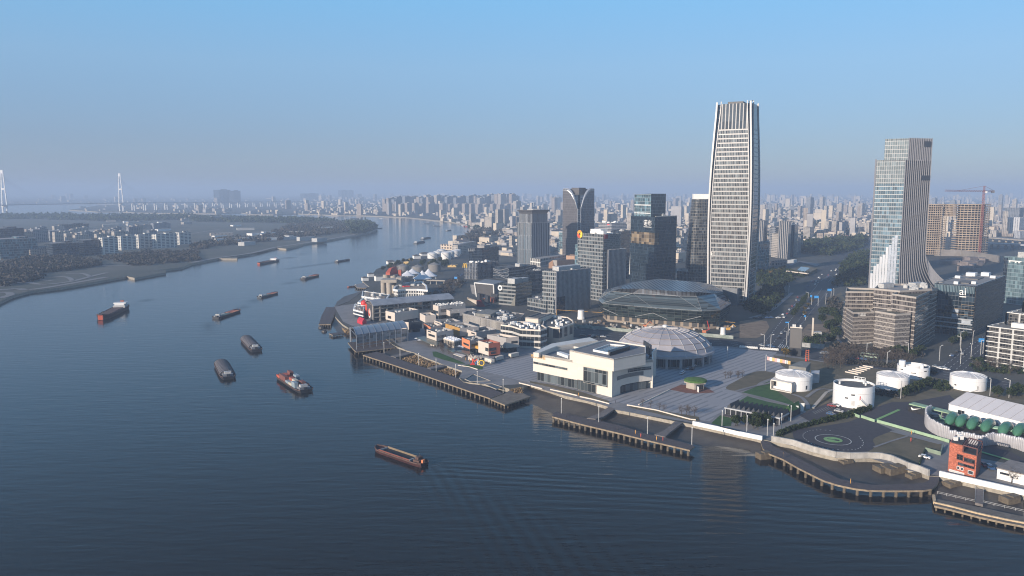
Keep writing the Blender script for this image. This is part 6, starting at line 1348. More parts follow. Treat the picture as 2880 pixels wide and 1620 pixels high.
 for i in range(5): p = A2.lerp(E_, (i + .5) / 5); mb = MB(); mb.bar((p.x, p.y, 0), (p.x, p.y, h), .35); part("post", mb, MATS["pale_green_board"], t)
 gb = MATS["pale_green_board"]
 for lab, a, b in (("short left piece of the pale green advertising boards along the court", (-60, 815), (68, 870)), ("middle piece of the pale green advertising boards along the court", (88, 866), (240, 918)), ("longest piece of the pale green advertising boards, ending at the red house", (268, 918), (1085, 1150))):
  mb = MB(); mb.wall(GZ(15, *a), GZ(15, *b), .35, 0, 1.5); solo("advertising_board", lab, "board", mb, gb, "court boards")
inflatables()
def red_house():
 A = xy(GZ(16, 2122, 620)); L = xy(GZ(16, 1868, 545)); h = HT(A, Z(16, 0, 345)[1]); n = (L - A).normalized(); Bk = A + (xy(GZ(16, 2146, 580)) - A).normalized() * 12
 br = facade("red_brick", (0.33, 0.10, 0.06), (0.38, 0.12, 0.072), .6, .35, .04, .12, .85, .85, .25, 0, 1.4)
 dk = mat("red_house_frame", (0.13, 0.06, 0.055), .7); F = L + (Bk - A); hl = HT(L, Z(16, 0, 290)[1])
 t = thing("red_house", "tall narrow orange red brick house with open roof deck and balcony", "house", (A.x, A.y, 0))
 mb = MB(); mb.prism([A, L, F, Bk], 0, h * .78); part("brick_wall", mb, br, t)
 m1 = L.lerp(A, .5); mb = MB(); mb.prism([m1, L, F, F + (m1 - L)], h * .78, h); part("upper_wall", mb, br, t)
 mb = MB(); mb.prism([m1 + (A - m1) * .02, A, Bk, F + (m1 - L)], h * .78, h * .78 + .3); part("roof_deck", mb, mat("deck_dark", (0.04, 0.04, 0.045), .8), t)
 mb = MB()
 for p in (m1, A, Bk): mb.bar((p.x, p.y, h * .78), (p.x, p.y, h * 1.02), .35)
 q = F + (m1 - L)
 for k in range(7): a, b = m1.lerp(A, k / 6), q.lerp(Bk, k / 6); mb.bar((a.x, a.y, h * 1.02), (b.x, b.y, h * 1.02), .25)
 mb.bar((m1.x, m1.y, h * 1.02), (A.x, A.y, h * 1.02), .4); mb.bar((q.x, q.y, h * 1.02), (Bk.x, Bk.y, h * 1.02), .4); part("roof_pergola", mb, dk, t)
 mb = MB(); mb.prism(inset([m1, L, F, q], .5), h, h + .3); part("roof", mb, MATS["deck_dark"], t)
 for u, v in ((.3, .3), (.6, .6), (.4, .8)): c = L.lerp(m1, u) + (F - L) * v; mb = MB(); mb.box(c, 1.4, 1.1, h + .31, h + 1.8); part("roof_unit", mb, M_white, t)
 for u0, u1, z0, z1, nm in ((.30, .52, .50, .68, "window"), (.56, .95, .50, .63, "window"), (.36, .95, .32, .41, "window"), (.33, .42, .17, .27, "window"), (.47, .56, .17, .27, "window"), (.74, .92, .12, .24, "window"), (.05, .6, .02, .09, "shutter")):
  panel(t, nm, L, A, u0, u1, h * z0, h * z1, M_glass if nm == "window" else mat("shutter_grey", (.5, .49, .47), .6), .1, None, M_white if z0 < .3 else dk)
 panel(t, "balcony", L, A, .55, .97, h * .44, h * .5, M_rust, 1.1)
 g = GZ(16, 2440, 640);
 A, B = xy(GZ(16, 2322, 615)), xy(GZ(16, 2580, 680)); hh = HT(A, Z(16, 0, 520)[1]); e = (B - A).normalized(); n = Vector((-e.y, e.x)); n = n if n.y > 0 else -n
 t = thing("white_shed", "low white flat roofed shed behind bare saplings at the right edge", "shed", (A.x, A.y, 0)); mb = MB(); mb.prism([A, A + e * 26, A + e * 26 + n * 14, A + n * 14], 0, hh); part("walls", mb, M_white, t); mb = MB(); mb.prism([A - n * .3 - e * .3, A + e * 26 - n * .3, A + e * 26 + n * 14, A + n * 14 - e * .3], hh + .003, hh + .4, bottom=True); part("roof", mb, mat("shed_roof_brown", (0.24, 0.215, 0.20), .9, scale=.4), t)
 panel(t, "window", A, A + e * 26, .04, .16, hh * .55, hh * .75, M_glass); panel(t, "window", A, A + e * 26, .82, .97, hh * .2, hh * .7, M_glass)
 mb = MB(); mb.walls(GL(16, [(1660, 362), (1800, 402), (1825, 330)]), .3, 0, 1.8); solo("green_fence", "pale green panel fence along the yard beside the red house", "fence", mb, mat("fence_green", (0.22, 0.28, 0.21), .7)); mb = MB(); mb.walls(GL(16, [(1655, 365), (1605, 492)]), .5, 0, 1.4); solo("hedge", "dark clipped hedge on the left of the red house yard", "hedge", mb, mat("hedge_dark", (0.02, 0.035, 0.015), .95, scale=1.2, c2=(.035, .055, .022)))
red_house()
def billboard():
 A, B = G(*Z(10, 695, 1295)), G(*Z(10, 862, 1310)); h0 = HT(A, Z(10, 0, 1290)[1]); zb = 2.5; h = HT(A, Z(10, 0, 1010)[1]); t = thing("video_billboard", "tall upright dark video billboard on a black plinth by the crossing", "billboard", A)
 a, b = xy(GZ(10, 695, 1400)), xy(GZ(10, 865, 1415)); h = HT(a, Z(10, 0, 1005)[1]); h0 = HT(a, Z(10, 0, 1290)[1]); n = Vector((1.6, 5))
 mb = MB(); mb.prism([a, b, b + n, a + n], h0, h, bottom=True); part("cabinet", mb, M_dkst, t); mb = MB(); mb.prism([a + n * .1, b + n * .1, b + n * .9, a + n * .9], 0, h0); part("plinth", mb, mat("plinth_black", (.015, .018, .024), .5), t)
 panel(t, "screen", a, b, .02, .98, h0 + .3, h - .6, mat("screen_grey_off", (0.105, 0.10, 0.095), .5, var=.04), .15); mb = MB(); mb.bar((a.x, a.y, h + .3), (b.x, b.y, h + .3), .8, .6); part("top_beam", mb, M_cream, t)
 for u in (.25, .4, .85): p = a.lerp(b, u); mb = MB(); mb.box(p + n * .4, .8, .8, h, h + 2.0); part("top_unit", mb, M_white, t)
 g = GZ(27, 1360, 830); t = thing("ladder_frame", "orange lattice ladder frame with a red ball at its foot", "frame", g); h = HT(g, Z(27, 0, 600)[1]); mb = MB(); om = mat("orange_steel", (.62, .16, .06), .5)
 for s in (-1.1, 1.1): mb.bar((g.x + s, g.y, 0), (g.x + s * .8, g.y + .4, h), .28)
 for k in range(6): mb.bar((g.x - 1, g.y, h * (k + .6) / 6), (g.x + 1, g.y, h * (k + .6) / 6), .22)
 part("lattice", mb, om, t); mb = MB(); mb.sphere((g.x - 1, g.y - .8, .75), .75, 14, 8); part("ball", mb, M_redp, t, smooth=True)
 A, B = xy(GZ(27, 555, 805)), xy(GZ(27, 1025, 900)); t = thing("printed_hoarding", "long low hoarding printed in pink, yellow and white at the plaza edge", "hoarding", (A.x, A.y, 0)); cols = [mat("print_pink", (.62, .38, .36), .7), mat("print_yellow", (.66, .42, .16), .7), M_white]
 for i in range(9): mb = MB(); mb.wall(A.lerp(B, i / 9), A.lerp(B, (i + .97) / 9), .3, 0, 2.4); part("printed_panel", mb, cols[i * 2 % 3], t)
 mb = MB(); q = [A + Vector((.2, .2)), xy(GZ(27, 740, 770, 2.4)), xy(GZ(27, 610, 745, 2.4))]; mb.prism(q, 0, 2.4); part("shed_roof", mb, M_cream, t)
 mb = MB(); mb.walls(GL(27, [(1255, 540), (1705, 585)]), .5, 0, 3.2); solo("site_hoarding", "grey mottled hoarding beside the tall video billboard", "hoarding", mb, mat("hoard_grey", (.30, .30, .29), .8, var=.35, scale=.5))
 g = GZ(27, 1465, 340); t = thing("piling_rig", "cream drilling rig mast parked on the vacant plot", "drilling rig", g); mb = MB(); mb.bar((g.x, g.y, 1), (g.x, g.y, 15), 1.0); part("mast", mb, M_cream, t); mb = MB(); mb.box(g + Vector((4, 1, 0)), 6, 4, 0, 4); part("machine_house", mb, M_unit, t)
 for i in range(17):
  if i == 8: continue
  u = i / 16; p = xy(GZ(27, 20, 555)).lerp(xy(GZ(27, 760, 612)), u); mb = MB(); mb.prism(rect(p, 1.5, 1.2, .1), 0, 1.0); mb.box(p, 1.1, .8, 1.0, 1.5, .1); solo("plaza_block", "white concrete block in the row closing the plaza off from the street", "barrier", mb, M_white, "row of white blocks")
 for i in range(6):
  a, b = GZ(14, 1520 + i * 40, 350 - i * 14), GZ(14, 1665 + i * 34, 380 - i * 16); mb = MB(); mb.wall(a, b, 1.0, 0, .7); solo("bench_wall", "pale stone slab bench in the stepped garden among bare trees", "bench", mb, M_cream, "slab benches in the stepped garden")
billboard()
# piers
def pier(name, label, deck, z, outer, npile, deck_m=None, th=.7, group="river piers", face_m=None, pr=.34):
 P = ccw(deck); cen = sum(P, Vector((0, 0))) / len(P); t = thing(name, label, "pier", (cen.x, cen.y, z), group)
 mb = MB(); mb.add([(p.x, p.y, z) for p in P], [tuple(range(len(P)))]); part("deck", mb, deck_m or M_wood, t)
 mb = MB(); mb.prism(P, z - th, z - .004, bottom=True, top=False); part("edge_beam", mb, face_m or M_pile, t)
 O = resample(outer, npile)
 for i, p in enumerate(O):
  q = p + (cen - p).normalized() * .7; mb = MB(); mb.cyl(q.x, q.y, pr, WZ - 1.0, z - th + .02, 8); part("pile", mb, M_pile2, t)
 return t, cen
d1 = GL(12, [(200, 480), (600, 610), (1090, 775), (1600, 955), (1975, 1085), (2160, 1015), (2050, 972), (1800, 895), (1640, 880), (1530, 806), (1345, 745), (1140, 682), (1095, 665), (850, 590), (622, 513), (580, 497), (395, 436)])
pier("promenade_pier", "long timber decked promenade pier from the glass canopy to the ruined end", d1, -.25, GL(12, [(205, 482), (1972, 1085)]), 34, pr=.45)
d = GL(12, [(1980, 1086), (2180, 1168), (2535, 1052), (2440, 1008), (2400, 950), (2300, 935), (2165, 1015)])
pier("ruined_pier", "rough weedy end of the old pier next to the promenade pier", d, -.6, GL(12, [(1985, 1090), (2180, 1168), (2530, 1052)]), 12, mat("ruined_concrete", (0.11, 0.095, 0.08), .95, scale=.25, c2=(.19, .17, .145), detail=8))
d = GL(13, [(335, 975), (345, 945), (390, 925), (420, 940), (640, 985), (700, 998), (780, 1010), (800, 1010), (905, 1040), (1060, 1075), (1300, 1155), (1380, 1165), (1420, 1160), (1490, 1190), (1755, 1262), (1790, 1280), (1740, 1318), (1300, 1215), (1000, 1140), (660, 1060)])
pier("jetty", "long timber jetty before the white museum with two footbridges to the quay", d, -.3, GL(13, [(340, 980), (660, 1062), (1000, 1142), (1300, 1218), (1738, 1320)]), 24, pr=.6)
def footbridge(lab, pts, z=.1):
 mb = MB(); mb.prism([xy(p) for p in pts], z - .9, z, bottom=True); t = solo("footbridge", lab, "footbridge", mb, mat("bridge_planks", (0.13, 0.115, 0.105), .85, scale=.5, c2=(.18, .16, .15)), "footbridges to the jetty")
 return t
footbridge("left footbridge climbing from the jetty to the plaza steps", GL(13, [(690, 1000), (780, 1010), (862, 985), (978, 905), (915, 885), (810, 955)]))
footbridge("right footbridge from the jetty to the start of the white flood wall", GL(13, [(1380, 1168), (1488, 1192), (1530, 1150), (1662, 1050), (1590, 1030), (1480, 1125)]))
footbridge("narrow dark footbridge between the two reed beds behind the promenade pier", GL(12, [(585, 500), (660, 520), (890, 462), (830, 446)]), .05); footbridge("dark footbridge between the second reed bed and the small mud pool", GL(12, [(1095, 668), (1150, 684), (1360, 640), (1285, 618)]), .05)
cw_o = GL(16, [(130, 268), (150, 330), (210, 378), (340, 430), (480, 510), (640, 590), (720, 628), (850, 668), (1000, 700), (1130, 716), (1300, 720), (1500, 720), (1640, 718), (1720, 705), (1768, 670), (1788, 625)])
cw_i = GL(16, [(1788, 570), (1700, 560), (1695, 620), (1660, 645), (1560, 658), (1330, 665), (1150, 665), (1020, 645), (860, 610), (700, 535), (520, 440), (360, 360), (240, 300), (215, 268), (230, 240), (150, 245)])
pier("curved_boardwalk", "curved timber boardwalk sweeping out over the mud at the lower right", cw_o + cw_i, -.2, cw_o[1:-1], 19, pr=.6)
d = GL(16, [(1735, 770), (1745, 830), (1900, 865), (2150, 930), (2400, 985), (2576, 1018), (2900, 1085), (2900, 1040), (2576, 930), (2400, 895), (2195, 850), (1770, 770)])
t, _ = pier("old_wharf", "rough old wharf with a broken ochre kerb at the lower right corner", d, -1.4, GL(16, [(1745, 835), (2150, 932), (2576, 1020), (2890, 1085)]), 14, MATS["ruined_concrete"])
mb = MB(); mb.walls(GL(16, [(1738, 765, )[:2], (1747, 832), (1900, 867), (2150, 932), (2400, 987), (2576, 1020), (2890, 1085)], -1.0), .9, -1.9, -.9); part("kerb", mb, mat("ochre_kerb", (0.50, 0.38, 0.24), .85, var=.3, scale=.8), t)
mb = MB()
for a, b in (((1770, 757), (2120, 838)), ((2120, 838), (2125, 700)), ((2195, 855), (2200, 710)), ((2200, 845), (2700, 960))):
 p, q = GZ(16, *a, -1.4), GZ(16, *b, -1.4); n = max(2, int((q - p).length / 3))
 for z in (.5, 1.0): mb.bar(p + Vector((0, 0, z)), q + Vector((0, 0, z)), .09)
 for i in range(n + 1): s = p.lerp(q, i / n); mb.bar(s, s + Vector((0, 0, 1.05)), .1)
part("railing", mb, M_unit, t)
footbridge("dark gangway from the white flood wall down to the old wharf", GL(16, [(2125, 705), (2200, 720), (2195, 855), (2122, 838)], -.6), -.6)
for lab, p, s, h in (("square rusty concrete dolphin in the water beside the curved boardwalk", (155, 425), 5.5, 2.6), ("broken concrete block on the mud inside the curved boardwalk, nearest the tip", (1270, 560), 7, 3), ("larger broken concrete block on the mud beside the first one", (1365, 575), 8, 3.4), ("small concrete block on the mud near the flood wall corner", (1545, 625), 5, 2.4), ("concrete stump on the mud under the wavy wall", (920, 490), 5, 2.2), ("concrete stump on the mud below the white wall", (1905, 700), 6, 2.4), ("stump of an old mooring on the mud at the right edge", (2440, 850), 6, 3)):
 g = GZ(16, *p, WZ); mb = MB(); mb.box(g, s, s * .7, WZ - .6, WZ + h, .3); mb.box(g + Vector((s * .2, 0, 0)), s * .6, s * .5, WZ + h, WZ + h + .5, .4); solo("concrete_block", lab, "concrete block", mb, M_pile2, "old blocks on the mud")
for lab, pts in (("triangular mud pool set in the pier deck", [(1620, 830), (1740, 757), (1980, 850), (1700, 865)]), ("narrow mud pool at the end of the pier deck", [(1885, 897), (2010, 893), (2150, 940), (2060, 972)])):
 p = [xy(GZ(12, *q)) for q in pts]; mb = MB(); mb.add([(q.x, q.y, .10) for q in ccw(p)], [tuple(range(4))]); struct("mud_pool", mb, mat("pool_mud", (0.03, 0.032, 0.035), .35)); mb = MB(); mb.ring(ccw(p), .3, 0, .4); solo("pool_kerb", "pale kerb round the " + lab, "kerb", mb, M_conc)
def reeds(name, pts, n, seed, z=-2.6, h=(1.0, 2.2)):
 P = [xy(GZ(12, *q)) for q in pts] if isinstance(pts[0], tuple) and len(pts[0]) == 2 else pts; r = random.Random(seed); mb = MB(); x0, x1 = min(p.x for p in P), max(p.x for p in P); y0, y1 = min(p.y for p in P), max(p.y for p in P)
 while n > 0:
  p = Vector((r.uniform(x0, x1), r.uniform(y0, y1)))
  if not inpoly(p, P): continue
  n -= 1; a = r.uniform(0, 6.3); w = r.uniform(.25, .6); hh = r.uniform(*h); dx, dy = math.cos(a) * w, math.sin(a) * w; l = r.uniform(-.5, .5)
  mb.add([(p.x - dx, p.y - dy, z), (p.x + dx, p.y + dy, z), (p.x + dx * .5 + l, p.y + dy * .5 + l, z + hh), (p.x - dx * .5 + l, p.y - dy * .5 + l, z + hh)], [(0, 1, 2, 3)], r.choice((0, 0, 1)))
 o = struct(name, mb, [mat("reed_straw", (0.24, 0.165, 0.085), .9, scale=.3, c2=(.36, .25, .14)), mat("reed_brown", (0.11, 0.075, 0.045), .9, scale=.3)], kind='stuff'); o['label'] = "dry straw coloured reeds"
reeds("reed_bed", [(735, 520), (920, 468), (1290, 612), (1110, 650), (850, 580)], 1800, 1); reeds("reed_bed", [(1240, 688), (1370, 650), (1560, 712), (1500, 760), (1400, 750)], 900, 2)
reeds("reed_bed", [xy(GZ(7, *q)) for q in ((330, 960), (400, 985), (480, 975), (560, 1000), (480, 1030), (380, 1020))], 500, 3, -2.2); reeds("weed_patch", [xy(GZ(12, *q)) for q in ((2260, 965), (2400, 945), (2440, 1000), (2330, 1010))], 300, 5, -.6, (.4, 1.2))
def canopy():
 d = GL(7, [(395, 1135), (460, 1215), (490, 1240), (930, 1190), (910, 1150), (880, 1130), (830, 1100), (640, 1110)]); t0, _ = pier("canopy_pier", "low concrete pier that carries the glass canopy", d, -.3, GL(7, [(470, 1230), (930, 1195)]), 12)
 A, B = xy(GZ(7, 495, 1215)), xy(GZ(7, 1075, 1125)); L0, R0 = xy(GZ(7, 428, 1130)), None; w = (A - L0); dd = (B - A); h = HT(A, Z(7, 0, 1065)[1]); hr = HT(A.lerp(L0, .5), Z(7, 0, 975)[1])
 t = thing("glass_canopy", "barrel roofed steel and glass canopy standing on a pier", "canopy", (A.x, A.y, -.3)); C0 = L0; D0 = L0 + dd; st = mat("canopy_steel", (0.22, 0.245, 0.28), .45, .2, var=.06); n = 8
 prof = []
 for i in range(9):
  u = i / 8; z = h + (hr - h) * math.sin(math.pi * (.06 + .88 * u)) ; prof.append((A.lerp(C0, u), z))
 gl = mat("canopy_roof_glass", (0.17, 0.20, 0.24), .3, var=.1, scale=.2, spec=.5)
 mb = MB(); mb.loft([[(p.x + dd.x * k, p.y + dd.y * k, z) for p, z in prof] for k in (0, 1)], closed=False); part("curved_roof", mb, gl, t)
 for i in range(n + 1):
  k = i / n; mb = MB(); mb.path([(p.x + dd.x * k, p.y + dd.y * k, z + .1) for p, z in prof], .32, .32)
  for p in (A, C0): q = p + dd * k; mb.bar((q.x, q.y, -.3), (q.x, q.y, h + .4), .42)
  part("portal_frame", mb, st, t)
 mb = MB(); a, b = A + dd * .005, A + dd * .995; zt = h - .1; zm = h * .42; mb.quad((a.x, a.y, zm), (b.x, b.y, zm), (b.x, b.y, zt), (a.x, a.y, zt)); c, e = C0, C0 + dd; mb.quad((c.x, c.y, zm), (e.x, e.y, zm), (e.x, e.y, zt), (c.x, c.y, zt)); part("side_glazing", mb, facade("canopy_side", (0.30, 0.32, 0.36), (0.16, 0.165, 0.17), 3.0, 2.2, .06, .05, .3, .5, .4, 0), t)
 mb = MB()
 for z in (zm, h * .2, h):
  for p in (A, C0): mb.bar((p.x, p.y, z), (p.x + dd.x, p.y + dd.y, z), .3)
 mb.bar((A.x, A.y, h), (C0.x, C0.y, h), .35); mb.bar((B.x, B.y, h), (D0.x, D0.y, h), .35); mb.bar((C0.x, C0.y, -.3), (C0.x, C0.y, h + 1.2), 1.1); part("rails", mb, st, t)
canopy()
d = GL(7, [(65, 930), (200, 930), (265, 768), (262, 735), (150, 735), (100, 830)]); pier("west_pier", "dark decked pier at the left tip of the promenade", d, -.35, GL(7, [(68, 935), (198, 933)]), 6)
pier("landing_stage", "small dark landing stage on stilts below the reeds", GL(7, [(180, 1020), (310, 1005), (350, 1020), (225, 1040)]), -1.2, GL(7, [(182, 1030), (225, 1045), (340, 1025)]), 6)
for lab, p in (("weedy rock near the landing stage, the nearer of two", (128, 1020)), ("weedy rock below the west pier, the farther of two", (92, 978))):
 g = GZ(7, *p, WZ); mb = MB(); mb.sphere((g.x, g.y, WZ), 2.4, 9, 6, .8); solo("rock", lab, "rock", mb, M_mud, "rocks by the landing stage")
# shopping quarter by the river
def shop(label, near, left, right, m1, m2=None, base=0.0, units=5, k=24, yb=None, wins=(), green=True, lower=True, rwall=None):
 zb = 3.4 if k == 24 else 0.0; A, B, E, D, H = corners(k, near, left, right, zb=zb)
 t = thing("box_shop", label, "shop", (A.x, A.y, 0), "box shops by the river")
 poly = [A, B, E, D]; lo = (zb or H * .3) if lower or zb else 0; lower = lower or zb > 0
 if lower: mb = MB(); mb.prism(inset(ccw(poly), .8), 0, lo); part("ground_floor_glazing", mb, M_glass, t)
 P = [A, B, E, D]; mats_ = [m1, m2 or m1, rwall or m2 or m1, rwall or m2 or m1]
 m2 = m2 or m1
 for nm, p, q, m in (("front_wall", A, B, m1), ("side_wall", A, D, m2), ("rear_wall", B, E, m2), ("rear_wall", D, E, m2)):
  mb = MB(); d = (q - p).normalized(); n = Vector((-d.y, d.x)); c = (A + E) / 2; n = n if n.dot(c - p) > 0 else -n
  mb.prism([p, q, q + n * .45 - d * (.45 if nm != "front_wall" else .46), p + n * .45 + d * (.45 if nm != "front_wall" else .46)], lo, H, bottom=True); part(nm, mb, m, t)
 mb = MB(); ip = inset(ccw(poly), .46); mb.add([(q.x, q.y, H - 1.6) for q in ip], [(0, 1, 2, 3)]); part("roof", mb, mat("shop_roof_dark", (0.06, 0.065, 0.06), .9, scale=.3, c2=(.11, .11, .10)), t)
 if lower: mb = MB(); mb.add([(q.x, q.y, lo - .01) for q in ccw(poly)], [(0, 1, 2, 3)]); part("soffit", mb, M_cream, t)
 roof_units(t, [A, B, E, D], H - 1.59, units, M_unit, int(near[0]), .9)
 for side, u0, u1, v0, v1 in wins: panel(t, "window", A, B if side == 'l' else D, u0, u1, zb + (H - zb) * v0, zb + (H - zb) * v1, M_glass, .08, None, M_dkst)
 return t, (A, B, E, D), H
W_ = mat("shop_cream_render", (0.56, 0.49, 0.425), .8, var=.05, scale=.4); Gw = mat("shop_grey_render", (0.34, 0.325, 0.315), .8, var=.06)
shop("cream box shop with a sign slot and a long window, front row left", (490, 862, 690), (288, 626), (835, 640), W_, Gw, wins=(('l', .15, .8, .36, .58), ('l', .55, .85, .80, .90), ('r', .06, .55, .34, .58)))
shop("orange ended box shop behind the front cream shop at left", (372, 700, 580), (228, 508), (588, 540), M_orange, W_, wins=(('l', .55, .95, .1, .6),), lower=False)
shop("orange fronted box shop in the middle of the front row", (1170, 1035, 858), (1006, 790), (1450, 810), M_orange, Gw, wins=(('l', .12, .78, .32, .52), ('r', .1, .5, .3, .55)))
shop("cream box shop with rust red side wall and ochre awning in the front row", (1552, 1160, 918), (1340, 855), (1788, 890), W_, M_rust, wins=(('l', .02, .3, .34, .6), ('r', .05, .62, .38, .62), ('r', .2, .6, .12, .28)), lower=False)
shop("cream box shop with a tall parapet behind the rust red one", (1905, 1010, 800), (1518, 730), (2168, 775), Gw, W_, wins=(('r', .42, .88, .42, .62),))
shop("grey box shop with slot window in the second row, right of centre", (1302, 820, 690), (1106, 625), (1712, 622), W_, Gw, wins=(('l', .15, .5, .60, .78),))
shop("dark box shop with an ochre stripe along its top in the second row", (965, 765, 600), (670, 505), (1350, 570), mat("ochre_stripe_wall", (0.42, 0.24, 0.07), .7), Gw, units=8, lower=False)
shop("cream box shop with a slot window behind the ochre striped one", (605, 640, 500), (448, 440), (985, 455), W_, Gw, wins=(('l', .3, .7, .62, .80),))
shop("small cream box shop with open roof near the long museum shed", (262, 490, 345), (150, 290), (478, 330), W_, W_)
shop("tall cream box shop with square window at the west end", (930, 945, 805), (822, 782), (1195, 765), W_, W_, k=7, wins=(('l', .4, .75, .45, .65),)); shop("cream box shop with an orange end wall at the west end", (968, 925, 828), (928, 808), (1135, 812), M_orange, W_, k=7, wins=(('l', .2, .9, .1, .5), ('r', .1, .4, .15, .4)), lower=False)
shop("cream and black box shop behind the glass canopy", (1085, 1030, 912), (995, 902), (1235, 900), W_, mat("black_render", (0.025, 0.035, 0.05), .6), k=7)
shop("long low grey box shop with dark glass base near the street", (765, 360, 250), (692, 222), (1300, 215), W_, Gw, k=24, wins=(('r', .03, .35, .05, .5),))
t, (A, B, E, D), H = shop("grey box shop topped by a field of white roof fans", (530, 345, 150), (418, 122), (1080, 100), W_, Gw, units=0, wins=(('r', .08, .5, .32, .62), ('l', .05, .95, .2, .45)))
r = random.Random(5)
for i in range(34):
 u, v = r.uniform(.06, .94), r.uniform(.04, .96); c = A.lerp(B, u) + (D - A) * v; mb = MB(); z = H - 1.58; mb.cyl(c.x, c.y, .8, z, z + 1.0, 8); mb.path([(c.x, c.y, z + 1.0), (c.x + .5, c.y, z + 2.6), (c.x + 1.6, c.y - .5, z + 2.4)], .4); part("roof_fan", mb, M_white, t)
def cafe():
 A, B = xy(GZ(24, 1270, 1105)), xy(GZ(24, 1440, 1165)); t = thing("ochre_awning_house", "ochre framed two storey awning front beside the rust red shop", "shop", (A.x, A.y, 0)); d = B - A; n = Vector((-d.y, d.x)).normalized(); n = n if n.y > 0 else -n
 mb = MB(); mb.prism([A, B, B + n * 7, A + n * 7], 0, 3.6); part("glazed_front", mb, M_glass, t); mb = MB(); mb.prism([A - n * .3, B - n * .3, B + n * 7.2, A + n * 7.2], 3.6, 5.4, bottom=True); part("ochre_fascia", mb, M_yel, t)
 for i in range(7): a = A.lerp(B, i / 7 + .02); b = A.lerp(B, (i + 1) / 7 - .02); mb = MB(); mb.prism([a + n * .5, b + n * .5, b + n * 6, a + n * 6], 8.0, 8.2, bottom=True); part("awning_slat", mb, M_cream, t)
 mb = MB()
 for p in (A + n * .5, B + n * .5, A + n * 6, B + n * 6): mb.bar((p.x, p.y, 5.4), (p.x, p.y, 8.0), .2)
 part("awning_frame", mb, M_dkst, t)
 A, B, E, D, H = corners(24, (850, 1010, 880), (630, 815), (1005, 845)); t = thing("glass_cafe", "cream and glass cafe under a quilted white canopy", "cafe", (A.x, A.y, 0)); mb = MB(); mb.prism([A, B, E, D], 0, H); part("glazing", mb, facade("cafe_front", (0.45, 0.40, 0.33), (0.06, 0.06, 0.06), 2.2, 4.0, .25, .35, .15, .6, .7), t)
 for i in range(4):
  for j in range(3):
   c = A.lerp(B, (i + .5) / 4) + (D - A) * ((j + .5) / 3); a = math.atan2((B - A).y, (B - A).x); s = (B - A).length / 4 * .95; s2 = (D - A).length / 3 * .95; q = rect(c, s, s2, a); mb = MB(); mb.add([(p.x, p.y, H + .3) for p in q] + [(c.x, c.y, H + 1.5)], [(0, 1, 4), (1, 2, 4), (2, 3, 4), (3, 0, 4)]); part("canopy_peak", mb, M_tank, t)
 mb = MB(); mb.prism([A, B, E, D], H + .005, H + .25, bottom=True); part("roof", mb, M_cream, t)
cafe()
def parasol_proto():
 t = thing("parasol", "closed white parasol on the cafe terrace by the giant letters", "parasol", (0, 0, 0), "parasols on the cafe terraces"); mb = MB(); mb.bar((0, 0, 0), (0, 0, 2.9), .12); part("pole", mb, M_dkst, t); mb = MB(); mb.cyl(0, 0, .45, 1.0, 2.9, 8, .1); part("canopy", mb, M_cream, t); return t
def oparasol_proto():
 t = thing("parasol", "open white parasol on the terrace in front of the orange fronted shop", "parasol", (0, 0, 0), "parasols on the cafe terraces"); mb = MB(); mb.bar((0, 0, 0), (0, 0, 2.7), .12); part("pole", mb, M_dkst, t); mb = MB(); mb.cyl(0, 0, 1.9, 2.3, 2.9, 8, .1); part("canopy", mb, M_tank, t); return t
pc, po = parasol_proto(), oparasol_proto(); kids_of(pc); kids_of(po); r = random.Random(8); first = {}
def put(proto, g, label=None, rz=0.0, sc=1.0):
 if proto.name not in first: first[proto.name] = 1; proto.location = g; proto.rotation_euler = (0, 0, rz); o = proto; o.scale = (sc, sc, sc)
 else: o = dup(proto, g, rz, sc)
 if label: o['label'] = label
 return o
for i in range(34): put(pc, GZ(24, r.uniform(1125, 1430), r.uniform(1205, 1285), .05) , "closed white parasol on the cafe terrace by the giant letters")
for x, y in ((965, 1030), (1010, 1042), (1055, 1052), (1150, 1070), (1190, 1072), (300, 935), (330, 895), (220, 900), (150, 905), (90, 870)): put(po, GZ(24, x, y, .05), "open white parasol on the terrace in front of the orange fronted shop" if x > 900 else "open white parasol on the terrace below the front left cream shop")
for i in range(16): put(pc, GZ(24, r.uniform(360, 560), r.uniform(960, 1000), .05), "closed white parasol before the front left cream shop")
for nm, lab, pts, h, m in (("terrace_pavilion", "flat green glass terrace roof in front of the left cream shops", [(80, 790), (250, 760), (560, 890), (500, 950), (320, 900)], 3.2, mat("terrace_green_glass", (0.10, 0.12, 0.10), .35)), ("terrace_pavilion", "flat green glass terrace roof in front of the quilted cafe", [(620, 985), (700, 960), (880, 1050), (840, 1095)], 3.0, MATS["terrace_green_glass"]), ("terrace_pavilion", "green glass terrace roof below the orange fronted shop", [(900, 1060), (960, 1040), (1250, 1090), (1140, 1140)], 3.0, MATS["terrace_green_glass"]), ("terrace_pavilion", "white edged pergola at the front of the cafe terrace", [(830, 1125), (900, 1110), (1090, 1150), (1010, 1190)], 3.0, M_cream), ("terrace_pavilion", "grey terrace roof under the rust red shop", [(1270, 1150), (1550, 1165), (1680, 1170), (1660, 1205), (1450, 1200)], 3.0, M_steel)):
 mb = MB(); p = [xy(GZ(24, *q, h)) for q in pts]; mb.prism(p, h - .3, h, bottom=True); c = sum(p, Vector((0, 0))) / len(p); t = thing(nm, lab, "terrace roof", (c.x, c.y, 0), "terrace roofs"); part("roof", mb, m, t)
 for q in p: mb = MB(); q = q.lerp(c, .08); mb.bar((q.x, q.y, 0), (q.x, q.y, h - .3), .25); part("post", mb, M_dkst, t)
